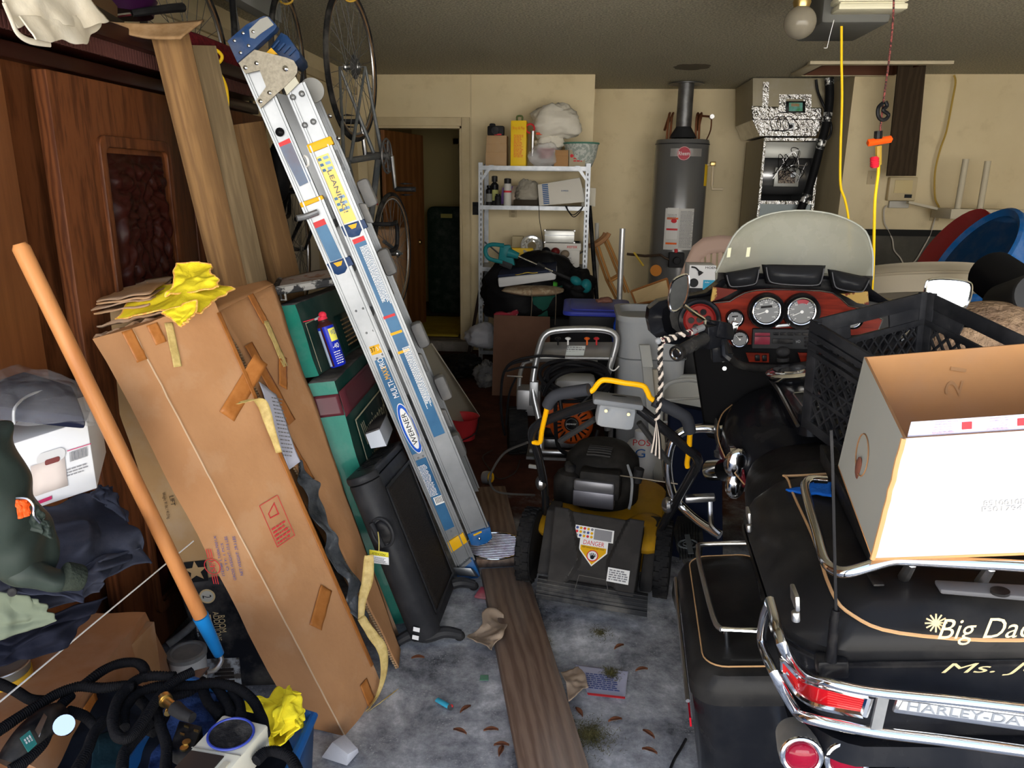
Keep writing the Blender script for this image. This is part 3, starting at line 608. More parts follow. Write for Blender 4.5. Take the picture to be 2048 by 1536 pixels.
t = thing('yellow_cloth', 'yellow flannel dusting cloth with orange stitched hem on the tall carton', 'cloth', at(350, 600, Y=1.95))
cloth('cloth_body', ycl, [at(238, 635, Y=1.86), at(395, 625, Y=1.86), at(468, 580, Y=2.02), at(300, 570, Y=2.05)], .020, 13, 3, t, edge=stit, ridge=.7)
cloth('cloth_fold', ycl, [at(330, 595, Y=1.92), at(440, 580, Y=1.94), at(420, 528, Y=2.05), at(355, 532, Y=2.02)], .018, 17, 8, t, edge=stit, ridge=.8)
cloth('cloth_corner', ycl, [at(325, 628, Y=1.84), at(392, 600, Y=1.86), at(383, 640, Y=1.80), at(368, 655, Y=1.80)], .012, 20, 11, t, 20, 16, edge=stit)
def atp(px, py, P0, N):
    d = ray(px, py); N = V3(N); return CAM+d*((V3(P0)-CAM).dot(N)/d.dot(N))
# ================================================================ ladder
LW = V3((-.22, .975, 0)).normalized(); LP = at(922, 1150, Z=.01)
def lp(x, y, back=0.): return atp(x, y, LP, LW)+LW*back
lad = thing('ladder', 'silver multi-position aluminium ladder with blue caps and yellow bands leaning leftwards', 'ladder', LP)
def slab(pts, m, name, par=lad, f=0., t_=.004, bev=0.):   # px polygon on the near face, lifted f towards the viewer, t_ thick backwards
    P = [lp(x, y, -f) for x, y in pts]; n_ = len(P); B = [p+LW*t_ for p in P]
    mb = MB().add(P+B, [tuple(range(n_-1, -1, -1)), tuple(range(n_, 2*n_))]+[(i, (i+1) % n_, n_+(i+1) % n_, n_+i) for i in range(n_)])
    bm_ = mb.build(name, m, par, bev=bev); 
    b2 = bmesh.new(); b2.from_mesh(bm_.data); bmesh.ops.recalc_face_normals(b2, faces=b2.faces); b2.to_mesh(bm_.data); b2.free(); return bm_
def rail(L0, L1, R0, R1, off, sl, name='rail'):
    mb = MB(); o_ = LW*off
    a, b_, c, d = lp(*L0)+o_, lp(*R0)+o_, lp(*R1)+o_, lp(*L1)+o_
    w = (b_-a).normalized(); k = LW
    mb.obox(a+k*.006, b_-a, d-a, k*.004)
    for s0, s1, sg in ((a, d, 1), (b_, c, -1)):
        mb.obox(s0, w*(.007*sg), s1-s0, k*.028); mb.obox(s0-k*.003+w*.010*sg, w*(.005*sg), s1-s0, k*.010)
    r = mb.build(name, alu, lad); return r
rail((480, 132), (620, 455), (526, 132), (660, 445), .006, 0)
rail((599, 406), (912, 1133), (645, 392), (942, 1112), -.004, 1, 'outer_rail')
rail((568, 176), (640, 345), (609, 163), (683, 335), .006, 0)
rail((613, 292), (935, 1068), (663, 288), (978, 1054), -.004, 1, 'outer_rail')
for off, d0 in ((.40, 0),):
    rail((486, 150), (620, 455), (545, 165), (665, 445), off, 0); rail((599, 406), (912, 1133), (645, 392), (942, 1112), off, 1, 'outer_rail')
    rail((570, 180), (640, 345), (612, 168), (684, 335), off, 0); rail((613, 292), (935, 1068), (663, 288), (978, 1054), off, 1, 'outer_rail')
for k in range(7):     # rungs of both legs
    f_ = (k+.6)/7.3
    for (a, b_) in (((622, 399), (927, 1122)), ((638, 290), (957, 1060))):
        p = lp(a[0]+(b_[0]-a[0])*f_, a[1]+(b_[1]-a[1])*f_, .01); L_ = (lp(*b_)-lp(*a)).normalized()
        MB().obox(p-L_.cross(LW)*.012-L_*.016, L_.cross(LW)*.024, L_*.032, LW*.39).build('rung', alu, lad, bev=.003)
for (x, y) in ((770, 540), (843, 700), (893, 815), (925, 940), (726, 388)):
    p = lp(x, y, .30); MB().box(p, (.05, .07, .11), eul(0, -22, 12)).build('rung_lock', mat('grey_lock', (.20, .20, .20), .5, dust=.3), lad, bev=.016)
    q = lp(x-14, y+20, .10); MB().obox(q, V3((.03, 0, 0)), V3((.028, 0, -.07)), LW*.03).build('lock_lever', mat('grey_lock', None), lad, bev=.006)
lblue = mat('ladder_blue', (.012, .040, .120), .45, dust=.15); lyel = mat('ladder_yellow', (.70, .38, .01), .4); lplate = mat('galvanised_plate', (.33, .30, .24), .6, .3, col2=(.24, .22, .175), ns=90, bump=.3, bs=90)
lprint = mat('label_blue', (.02, .085, .19), .35, col2=(.05, .16, .30), ns=3, coat=.3)
slab([(457, 84), (495, 51), (529, 34), (540, 36), (556, 54), (552, 62), (510, 100), (477, 127)], lblue, 'top_cap', f=.02, t_=.05, bev=.002)
slab([(501, 62), (523, 41), (537, 36), (550, 52), (524, 70), (512, 80), (503, 78)], mat('cap_grey', (.27, .27, .25), .5), 'cap_plate', f=.0225, t_=.003)
slab([(529, 84), (552, 52), (566, 60), (590, 94), (592, 105), (580, 117), (549, 104)], lblue, 'far_cap', f=-.10, t_=.22, bev=.003)
for k in range(4):
    slab([(535+k*11, 86+k*5), (548+k*11, 70+k*6), (551+k*11, 72+k*6), (538+k*11, 88+k*5)], mat('rib_blue', (.02, .055, .15), .5), 'cap_rib', f=-.085, t_=.02)
slab([(527, 100), (537, 90), (550, 103), (540, 104)], lyel, 'cap_pad', f=-.05, t_=.03)
slab([(478, 127), (510, 100), (574, 116), (588, 122), (595, 134), (595, 146), (589, 155), (568, 176), (522, 217), (513, 202), (533, 174), (520, 141), (492, 148)], lplate, 'hinge_plate', f=.008, t_=.006)
slab([(568, 176), (590, 152), (598, 166), (574, 190)], mat('hinge_cream', (.45, .44, .36), .5), 'hinge_bracket', f=.002, t_=.01)
MB().lathe([(0, 0), (.042, 0), (.042, .01), (0, .01)], lp(615, 172, .12), LW, 24).build('hinge_disc', mat('disc_grey', (.20, .20, .19), .5, .3), lad)
def rivet(x, y, r=.006, f=.012, m=chrome): p = lp(x, y, -f); return MB().lathe([(r, 0), (r*.85, r*.4), (r*.4, r*.7), (0, r*.75)], p, -LW, 12).build('rivet', m, lad)
for x, y in ((492, 136), (514, 127), (540, 186), (522, 203)): rivet(x, y, .008, .008)
rivet(572, 138, .011, .008)
for x, y in ((489, 69), (472, 84), (500, 94), (484, 108), (509, 66)): rivet(x, y, .006, .022)
for x, y in ((585, 194), (603, 187), (609, 250), (626, 243)): rivet(x, y, .010, -.004, alu)
for x, y in ((712, 622), (726, 617), (733, 666), (747, 661), (754, 717), (765, 709), (837, 916), (846, 912), (902, 1063), (906, 1072), (930, 1120), (933, 1136)): rivet(x, y, .004, .0, alu)
rivet(559, 264, .015, -.004, blks); rivet(958, 1073, .006, .02)
for x, y in ((637, 211), (657, 263)): rivet(x, y, .009, -.39)
slab([(555, 287), (580, 275), (584, 284), (559, 294)], red, 'warning_header', f=-.004, t_=.001)
slab([(559, 294), (584, 284), (621, 362), (599, 373)], mat('label_slate', (.13, .20, .30), .5, col2=(.16, .14, .17), ns=5), 'warning_label', f=-.004, t_=.001)
slab([(626, 446), (648, 437), (653, 448), (631, 457)], red, 'warning_header', f=0., t_=.001)
slab([(631, 457), (653, 448), (685, 516), (661, 524)], lprint, 'warning_label', f=0., t_=.001)
slab([(704, 480), (727, 471), (731, 480), (708, 489)], red, 'warning_header', f=0, t_=.001)
LB = slab([(708, 489), (731, 480), (890, 866), (868, 875)], lprint, 'instruction_label', f=0, t_=.001)
Ld = (lp(868, 875)-lp(708, 489)).normalized(); Lr = -Ld.cross(LW).normalized()
if Lr.x < 0: Lr = -Lr
for (x, y, ln) in ((750, 560, .36), (835, 763, .40)): MB().words(lp(x+5, y, -.0015), Ld, -Lr, ln*.72, .030, 7, .0028, int(x)).build('label_print', whitep, lad)
for (x, y), m_ in (((776, 631), red), ((790, 664), lyel), ((805, 701), lyel)): slab([(x-10, y+3), (x+13, y-5), (x+15, y), (x-8, y+8)], m_, 'label_bar', f=.001, t_=.001)
slab([(632, 315), (656, 306), (713, 439), (688, 448)], mat('label_yellow', (.80, .58, .16), .4), 'leaning_label', f=0, t_=.001)
for k in range(3):
    for x, y in ((633+k*4.6, 318+k*10.6), (666+k*5, 396+k*11.3)):
        slab([(x+2, y), (x+8, y-2.2), (x+11, y+3), (x+4, y+5.5)], lprint, 'label_stripe', f=.0008, t_=.001); slab([(x+12, y-4), (x+22, y-7.5), (x+25, y-2), (x+15, y+1.5)], mat('label_sky', (.22, .34, .52), .4), 'label_stripe', f=.0008, t_=.001)
text('LEANING!', lp(676, 383, -.003), Ld, Lr, .150, .016, mat('grey_letter', (.10, .12, .14), .5), lad)
slab([(749, 722), (772, 713), (849, 901), (822, 911)], lprint, 'brand_label', f=.0, t_=.001)
for (s_, x, y, w_, m_) in (('MULTI-', 787, 777, .075, whitep), ('MAXX', 772, 745, .052, lyel), ('PRO', 764, 726, .040, whitep)): text(s_, lp(x-1, y, -.001), -Ld, -Lr, w_, .021, m_, lad)
c = lp(819, 857, -.001)
def oval(a, b_, f, m_, nm): MB().prism([(a*cos(2*pi*k/36), b_*sin(2*pi*k/36)) for k in range(36)], c-LW*f, Ld, -Lr, .0006).build(nm, m_, lad)
oval(.108, .0275, .001, whitep, 'oval_ring'); oval(.104, .0255, .0018, mat('oval_blue', (.01, .09, .50), .35), 'oval_ring'); oval(.088, .0175, .0026, whitep, 'oval_ring')
text('WERNER', c-LW*.0036, -Ld, -Lr, .135, .019, blackp, lad)
slab([(738, 694), (761, 687), (767, 704), (744, 711)], lyel, 'length_sticker', f=0, t_=.001); text('37', lp(746, 699, -.001), Lr, -Ld, .018, .018, blackp, lad); text('5 ft', lp(758, 696, -.001), Lr, -Ld, .018, .014, whitep, lad)
slab([(831, 922), (855, 913), (911, 1052), (890, 1062)], lprint, 'instruction_label', f=0, t_=.001); MB().words(lp(856, 961, -.0015), Lr, -Ld, .034, .14, 26, .0028, 5).build('label_print', whitep, lad)
slab([(866, 996), (885, 989), (891, 1004), (872, 1011)], whitep, 'barcode', f=.0006, t_=.001)
for k in range(6): slab([(869+k*2.7, 996-k), (870.2+k*2.7, 995.6-k), (874.6+k*2.7, 1007-k), (873.4+k*2.7, 1007.4-k)], blackp, 'barcode_bar', f=.001, t_=.001)
def band(pts, m_, nm='band'): slab(pts, m_, nm, f=.006, t_=.045, bev=.003)
band([(613, 290), (661, 272), (668, 288), (620, 307)], lyel); band([(599, 406), (644, 390), (648, 398), (603, 416)], lyel); band([(894, 1084), (926, 1064), (935, 1083), (903, 1105)], lyel)
band([(653, 528), (699, 512), (708, 529), (695, 534), (690, 545), (676, 550), (664, 545)], lblue, 'slide_clip'); band([(681, 453), (728, 438), (736, 455), (723, 460), (719, 471), (704, 475), (690, 472)], lblue, 'slide_clip')
slab([(667, 526), (685, 521), (683, 530), (675, 533)], lyel, 'clip_button', f=.008, t_=.003); slab([(696, 451), (714, 446), (712, 455), (704, 458)], lyel, 'clip_button', f=.008, t_=.003)
slab([(934, 1067), (980, 1052), (984, 1074), (974, 1084), (955, 1090), (942, 1088)], mat('bright_blue_cap', (.012, .09, .26), .4, dust=.2), 'end_cap', f=.012, t_=.06, bev=.004); slab([(946, 1066), (962, 1059), (963, 1062), (947, 1069)], lyel, 'cap_insert', f=.014, t_=.004)
slab([(913, 1137), (944, 1114), (960, 1148), (952, 1156), (926, 1152)], mat('bright_blue_cap', None), 'foot', f=.015, t_=.07, bev=.003)
slab([(913, 1136), (940, 1113), (943, 1118), (916, 1141)], alu, 'foot_edge', f=.018, t_=.08)
MB().obox(LP+V3((-.03, -.03, .05)), V3((.075, 0, 0)), V3((.01, .03, -.02)), V3((.02, 0, -.035))).build('foot_bracket', alu, lad, bev=.003)
MB().obox(LP+V3((-.015, -.02, .0)), V3((.06, 0, 0)), V3((0, .06, 0)), V3((0, 0, .022))).build('foot_pad', mat('bright_blue_cap', None), lad, bev=.004)
MB().tube([lp(596, 436, -.03), lp(612, 433, -.02), lp(636, 424, -.01)], .011, 10, 4).build('spring_latch', alu, lad)
MB().tube([lp(608, 315, 0), lp(612, 312, -.02), lp(618, 320, -.03), lp(618, 330, -.02), lp(613, 333, 0)], .004, 6, 3).build('latch_hook', whitep, lad)
MB().tube([lp(642, 335, .2), lp(648, 400, .2), lp(672, 460, .2), lp(700, 500, .2)], .004, 6, 5).build('strap', blk, lad)
# ================================================================ green cartons
green = mat('green_print', (.012, .20, .145), .4, col2=(.010, .165, .12), ns=6, coat=.2, dust=.12, bump=.3, bs=30); dgreen = mat('dark_green_print', (.012, .075, .060), .35, coat=.25, dust=.15); maroon = mat('maroon_band', (.10, .022, .030), .3, coat=.3); slate = mat('slate_top', (.075, .07, .075), .6, dust=.5)
def gbox(lab, Bn, Tn, dep, seed):
    a, b_ = Bn; c, d = Tn; B = [a, b_, b_+dep, a+dep]; T = [c, d, d+dep, c+dep]
    t = thing('lawn_ornament_carton', lab, 'box', (a+b_)/2)
    MB().grid(crumple(quad(a, b_, d, c), .004, 12, seed), 8, 24).build('narrow_side', green, t)
    MB().grid(crumple(quad(b_, b_+dep, d+dep, d), .003, 8, seed), 12, 24).build('long_side', dgreen, t)
    MB().grid(crumple(quad(c, d, d+dep, c+dep), .004, 9, seed), 8, 12).build('lid', slate, t, solid=.004)
    MB().hexa([p+V3((0, .006, .003)) for p in (a, b_+V3((-.006, 0, 0)), b_+dep, a+dep)], [p+V3((0, .006, -.005)) for p in (c, d+V3((-.006, 0, 0)), d+dep, c+dep)]).build('inner_carton', dgreen, t)
    return t, quad(a, b_, d, c), quad(b_, b_+dep, d+dep, d)
tb = at(812, 1246, Z=.003); nb = tb+V3((-.10, -.03, 0)); tt, nt_ = at(669, 762, Y=2.46), at(616, 768, Y=2.42)
dep = at(742, 694, Y=3.02)-tt
g2, NF, SFc = gbox('lower green printed carton with a maroon band beside the open brown carton', (nb, tb), (nt_, tt), dep, 4)
tb2, tt2 = at(637, 752, Y=2.50), at(590, 609, Y=2.54); nb2, nt2 = at(590, 758, Y=2.45), at(552, 612, Y=2.49); dep2 = at(700, 568, Y=3.2)-tt2
g1_, NF1, SF1 = gbox('upper green printed carton stacked under the paint-splashed tray', (nb2, tb2), (nt2, tt2), dep2, 9)
O, U, V = on(NF, 655, 812); MB().grid(lambda u, v: NF(u, fpx(NF, 655, 812)[1]+(v-.5)*.085)+U.cross(V)*.004, 8, 8).build('maroon_band', maroon, g2, solid=.002)
v0 = fpx(SFc, 690, 800)[1]; MB().grid(lambda u, v: SFc(u, .955-.10*v)+(SFc(1, .5)-SFc(0, .5)).cross(SFc(.5, 1)-SFc(.5, 0)).normalized()*.004, 8, 8).build('maroon_band', maroon, g2, solid=.002)
NN = (SFc(1, .5)-SFc(0, .5)).cross(SFc(.5, 1)-SFc(.5, 0)).normalized()
Us, Vs = (SFc(.6, .5)-SFc(.4, .5)).normalized(), (SFc(.5, .6)-SFc(.5, .4)).normalized()
MB().grid(lambda u, v: SFc(.14+.84*u, .05+.76*v)+NN*.004, 4, 4).build('dark_panel', mat('panel_green', (.010, .035, .030), .35, coat=.2), g2, solid=.001)
mb = MB(); a = SFc(.14, .81)+NN*.006; mb.obox(a, SFc(.98, .81)-SFc(.14, .81), Vs*.006, NN*.001).obox(a, SFc(.14, .05)-SFc(.14, .81), Us*.006, NN*.001); mb.build('panel_border', mat('border_tan', (.42, .40, .28), .5), g2)
tanp = mat('tan_print', (.50, .47, .33), .5)
text('Illuminated', SFc(.55, .735)+NN*.006, Us, Vs, .36, .085, mat('tan_letter', (.50, .47, .33), .5), g2); text('LAWN ORNAMENT', SFc(.56, .63)+NN*.006, Us, Vs, .30, .030, tanp, g2); text('60" SANTA', SFc(.56, .53)+NN*.006, Us, Vs, .28, .045, whitep, g2); text('BATTERY OR PLUG IN OPERATION', SFc(.58, .42)+NN*.006, Us, Vs, .30, .014, tanp, g2)
mb = MB(); NN1 = (SF1(1, .5)-SF1(0, .5)).cross(SF1(.5, 1)-SF1(.5, 0)).normalized(); U1, V1 = (SF1(.6, .5)-SF1(.4, .5)).normalized(), (SF1(.5, .6)-SF1(.5, .4)).normalized()
MB().grid(lambda u, v: SF1(.50+.42*u, .05+.58*v)+NN1*.004, 4, 4).build('dark_panel', mat('panel_green', None), g1_, solid=.001); MB().words(SF1(.68, .34)+NN1*.006, U1, V1, .14, .12, 7, .006, 3).build('print', tanp, g1_)
MB().obox(SF1(.84, .20)+NN1*.005, U1*.03, V1*.12, NN1*.001).build('barcode', mat('dim_white', (.45, .45, .42), .6), g1_)
mb = MB().obox(SF1(.04, .03)+NN1*.004, Us*.004, V1*.18, NN1*.001).obox(SF1(.04, .03)+NN1*.004+V1*.18, U1*.12, V1*.004, NN1*.001); mb.build('panel_border', mat('border_tan', None), g1_)
# splashed tray
t = thing('paint_splashed_tray', 'black plastic tray crusted with white paint on the green cartons', 'tray', at(610, 570, Y=2.7))
A = [at(548, 583, Y=2.46), at(672, 562, Y=2.62), at(668, 538, Y=2.98), at(560, 560, Y=2.78)]
splash = mat('splashed_black', (.05, .05, .052), .5, col2=(.50, .49, .46), ns=16, thr=(.52, .58), bump=.5, bs=30)
MB().grid(crumple(quad(*A), .008, 7, 3), 16, 10).build('tray_top', mat('splashed_pink', (.42, .34, .29), .7, col2=(.30, .12, .05), ns=14, thr=(.56, .62), dust=.3), t, solid=.005)
MB().tube([A[0], A[1]], .016, 8).build('tray_rim', splash, t); MB().tube([A[1], A[2]], .012, 8).build('tray_rim', splash, t); MB().tube([A[0], A[3]], .012, 8).build('tray_rim', splash, t)
MB().tube([at(561, 588, Y=2.46), at(563, 600, Y=2.45), at(572, 600, Y=2.45), at(570, 588, Y=2.46)], .004, 6).build('clip', splash, t)
# WD-40 style can
t = thing('spray_can', 'blue and yellow spray can with red nozzle on the green carton', 'spray can', at(677, 733, Y=2.55))
a, b_ = at(677, 731, Y=2.55), at(650, 652, Y=2.55); ax = (b_-a).normalized(); h = (b_-a).length; r_ = .0295
MB().lathe([(r_*.92, 0), (r_, .004), (r_, h*.97), (r_*.97, h)], a, ax, 28).build('can_body', mat('can_blue', (.008, .022, .42), .3, coat=.3), t)
MB().lathe([(r_, 0), (r_*.9, .008), (r_*.62, .016), (r_*.6, .024)], a+ax*h, ax, 24).build('can_shoulder', mat('can_brown', (.075, .022, .02), .4), t)
side = (CAM-a); side = (side-ax*side.dot(ax)).normalized(); rt = ax.cross(side)*-1
if rt.dot(RGT) < 0: rt = -rt
def wrap(a0, a1, z0, z1, m_, nm, rr_=r_+.0006):
    MB().grid(lambda u, v: a+ax*(z0+(z1-z0)*v)+(side*cos(a0+(a1-a0)*u)+rt*sin(a0+(a1-a0)*u))*rr_, 10, 4).build(nm, m_, t)
wrap(-1.25, -.75, .006, h*.93, mat('can_pale', (.45, .55, .66), .4), 'can_label'); wrap(-.70, -.45, .004, h, mat('can_brown', None), 'can_stripe'); wrap(.15, 1.2, h*.62, h*.93, mat('can_yellow', (.80, .76, .12), .4), 'can_shield')
text('WD', a+ax*h*.83+(side*cos(.65)+rt*sin(.65))*(r_+.001), (rt*cos(.65)-side*sin(.65)), ax, .022, .018, bluep, t); text('-40', a+ax*h*.50+(side*cos(.45)+rt*sin(.45))*(r_+.001), (rt*cos(.45)-side*sin(.45)), ax, .024, .018, whitep, t)
MB().words(a+ax*h*.22+(side*cos(.4)+rt*sin(.4))*(r_+.001), (rt*cos(.4)-side*sin(.4)), ax, .028, .05, 6, .003, 8).build('print', whitep, t)
tp = a+ax*(h+.024); MB().cyl(tp, tp+ax*.012, .018, .015, 16).sphere(tp+ax*.016+rt*.004, (.015, .012, .013), 12, 8).build('nozzle_cap', mat('nozzle_red', (.65, .03, .06), .4), t); MB().cyl(tp+ax*.01, at(606, 644, Y=2.53), .0022, .0016, 6).build('straw', mat('nozzle_red', None), t); MB().cyl(tp+ax*.012, tp+ax*.008-rt*.028, .006, .004, 8).build('actuator', grey, t)
# small silver white box
q = dict(a=at(731, 869, Y=2.48), b=at(759, 859, Y=2.48), c=at(773, 892, Y=2.46), d=at(742, 897, Y=2.46)); dv = at(773, 829, Y=2.78)-q['b']
t = thing('small_carton', 'small silver and white box with a dark lid behind the heater', 'box', q['d'])
MB().hexa([q['d'], q['c'], q['c']+dv, q['d']+dv], [q['a'], q['b'], q['b']+dv, q['a']+dv]).build('box_body', mat('silver_board', (.50, .54, .60), .4), t); MB().hexa([p-ray(760, 850)*.002 for p in (q['a'], q['b'], q['b']+dv, q['a']+dv)], [p+V3((0, 0, .006)) for p in (q['a'], q['b'], q['b']+dv, q['a']+dv)]).build('box_lid', slate, t)
# ================================================================ panel heater
t = thing('panel_heater', 'black upright panel heater with a carry handle and hanging yellow tag', 'heater', at(855, 1270, Z=0))
P = at(850, 1272, Z=.045); TP = at(727, 965, Y=2.26); Hu = TP-P; Hn = Hu.normalized(); dD = at(912, 1140, Z=.05)-at(880, 1258, Z=.05); Dd = (dD-Hn*dD.dot(Hn)); DL = Dd.length*1.02; Dd.normalize(); Tt = Dd.cross(Hn).normalized()
if Tt.x < 0: Tt = -Tt
hw = .056
sec = [(hw*cos(pi+pi*k/14), .02+hw*1.0*sin(pi+pi*k/14)*1.0) for k in range(15)]+[(hw*.8, .04), (hw*.8, DL-.03), (hw*.6, DL), (-hw*.6, DL), (-hw, DL-.03)]
ht = mat('heater_black', (.035, .036, .040), .38, dust=.25, dcol=(.12, .12, .12))
MB().prism(sec, P, Tt, Dd, 1).v  # frame check
def hprism(sec_, z0, z1, m_, nm, par=t, bev=0., zs=0.):
    A_ = [P+Tt*x+Dd*y+Hn*z0 for x, y in sec_]; B_ = [P+Tt*x+Dd*y+Hn*(z1+zs*y) for x, y in sec_]; n_ = len(A_)
    o = MB().add(A_+B_, [tuple(range(n_-1, -1, -1)), tuple(range(n_, 2*n_))]+[(i, (i+1) % n_, n_+(i+1) % n_, n_+i) for i in range(n_)]).build(nm, m_, par, bev=bev)
    b2 = bmesh.new(); b2.from_mesh(o.data); bmesh.ops.recalc_face_normals(b2, faces=b2.faces); b2.to_mesh(o.data); b2.free(); return o
HL = Hu.length
hprism(sec, 0, HL, ht, 'housing', bev=.004)
hprism([(x*1.03, y*1.005-.002) for x, y in sec], HL+.002, HL+.03, ht, 'top_cap', bev=.008)
for i in range(13):
    y = .07+i*.028
    if y < DL-.05: MB().obox(P+Hn*(HL+.0305)+Tt*(-hw*.6)+Dd*y, Tt*hw*1.1, Dd*.011, Hn*.002).build('grille_slot', blks, t)
fz = lambda y, z, f=.002: P+Tt*(hw*.8+f)+Dd*y+Hn*z
MB().grid(lambda u, v: fz(.06+(DL-.10)*u, .05+(HL-.10)*v), 8, 20).build('mesh_panel', mat('heater_mesh', (.055, .045, .038), .6, col2=(.03, .026, .024), ns=190, bump=1., bs=180), t, solid=.002)
fb = MB()
for y0, z0, dy, dz in ((.05, .04, DL-.08, .012), (.05, HL-.06, DL-.08, .012), (.05, .04, .010, HL-.09), (DL-.04, .04, .010, HL-.09)): fb.obox(fz(y0, z0, 0), Dd*dy, Hn*dz, Tt*.007)
fb.build('panel_frame', ht, t, bev=.002)
hc = P+Hn*(HL*.70)-Dd*.030+Tt*.010
MB().torus(hc-Dd*.004, -Dd, .040, .006, 30, 8, sx=.85, sy=1.25, U=Tt).build('handle_rim', ht, t); MB().sphere(hc+Dd*.0, (.032, .012, .045), 20, 12, Matrix((Tt, Dd, Hn)).transposed()).build('handle_recess', blks, t)
MB().tube([hc+Hn*.045-Tt*.02-Dd*.014, hc-Hn*.045-Tt*.012-Dd*.014], .009, 10).build('handle_bar', ht, t)
tg = [at(739, 1099, Y=2.16), at(777, 1105, Y=2.16), at(778, 1130, Y=2.155), at(739, 1125, Y=2.155)]
MB().grid(quad(tg[3], tg[2], tg[1], tg[0]), 4, 4).build('warning_tag', paper, t, solid=.001)
a = tg[0].lerp(tg[3], .38); b_ = tg[1].lerp(tg[2], .38); MB().grid(quad(a+V3((0, -.001, 0)), b_+V3((0, -.001, 0)), tg[1]+V3((0, -.001, 0)), tg[0]+V3((0, -.001, 0))), 3, 3).build('tag_header', mat('tag_yellow', (.82, .72, .05), .5), t, solid=.0006)
text('ATENCIÓN!', (tg[0]+tg[1]+a+b_)/4+V3((0, -.002, 0)), tg[1]-tg[0], tg[0]-tg[3], .045, .009, blackp, t); MB().words((a+b_+tg[2]+tg[3])/4+V3((0, -.0015, 0)), tg[1]-tg[0], tg[0]-tg[3], .05, .02, 6, .0016, 2).build('tag_print', greyp, t)
MB().tube([tg[0].lerp(tg[1], .5), at(758, 1080, Y=2.17), at(756, 1064, Y=2.19)], .0016, 5, 3).build('tag_string', mat('twist_tie', (.6, .5, .15), .6), t)
for s, dd in ((-1, .02), (1, DL-.06)):
    c = P+Dd*dd+Hn*.0; c.z = .03
    MB().tube([c+V3((-.10, -.03, -.01)), c+V3((-.05, -.01, .012)), c, c+V3((.06, .015, .012)), c+V3((.115, .03, -.004))], lambda s_: .017+.006*sin(pi*s_), 10, 5).build('foot', ht, t)
    for e in (-.10, .112): MB().sphere(c+V3((e, e*.3, -.012)), (.02, .018, .018), 10, 8).build('caster', blk, t)
for x, y in ((826, 1262), (824, 1278)):
    c = at(x, y, Y=2.17); MB().obox(c, V3((.022, 0, -.004)), V3((.002, 0, .016)), V3((0, .001, 0))).build('sticker', paper, t)
# ================================================================ bicycles
tyre = mat('tyre_black', (.016, .016, .017), .8, dust=.25); gum = mat('gum_wall', (.15, .09, .045), .7); rimm = mat('rim_alloy', (.55, .55, .55), .3, 1.); frm = mat('bike_grey_paint', (.10, .11, .115), .35, .3, dust=.3)
def wheel(par, c, d, R_=.335, wid=.013, side=gum, cass=False):
    c = V3(c); d = V3(d).normalized(); A = d.cross(V3((0, 0, 1))).normalized()
    w_ = MB().torus(c, A, R_, wid, 44, 8).build('tyre', tyre, par)
    MB().torus(c, A, R_-wid*.8, wid*.75, 44, 6).build('rim', rimm if side is None else side, w_)
    MB().torus(c, A, R_-wid*1.9, .006, 44, 6).build('rim', rimm, w_)
    mb = MB(); k_ = 28
    for k in range(k_):
        a = 2*pi*k/k_; a2 = a+(.35 if k % 2 else -.35); u, v = d, V3((0, 0, 1)); s = .025*(1 if k % 4 < 2 else -1)
        mb.cyl(c+A*s+(u*cos(a2)+v*sin(a2))*.02, c+(u*cos(a)+v*sin(a))*(R_-.025), .0016, seg=3)
    o = mb.build('spokes', mat('spoke_grey', (.12, .12, .115), .5), w_); o['kind'] = 'stuff'
    MB().cyl(c-A*.045, c+A*.045, .014, seg=12).torus(c-A*.03, A, .018, .006, 16, 6).torus(c+A*.03, A, .018, .006, 16, 6).cyl(c-A*.06, c+A*.06, .005, seg=8).build('hub', chromed, w_)
    if cass:
        mb = MB()
        for k in range(6): mb.lathe([(.022+.007*k, 0), (.022+.007*k, .0025)], c+A*(.035-.005*k), A, 26)
        mb.build('cassette', mat('dull_steel', (.14, .135, .13), .45, .6), w_)
    return w_
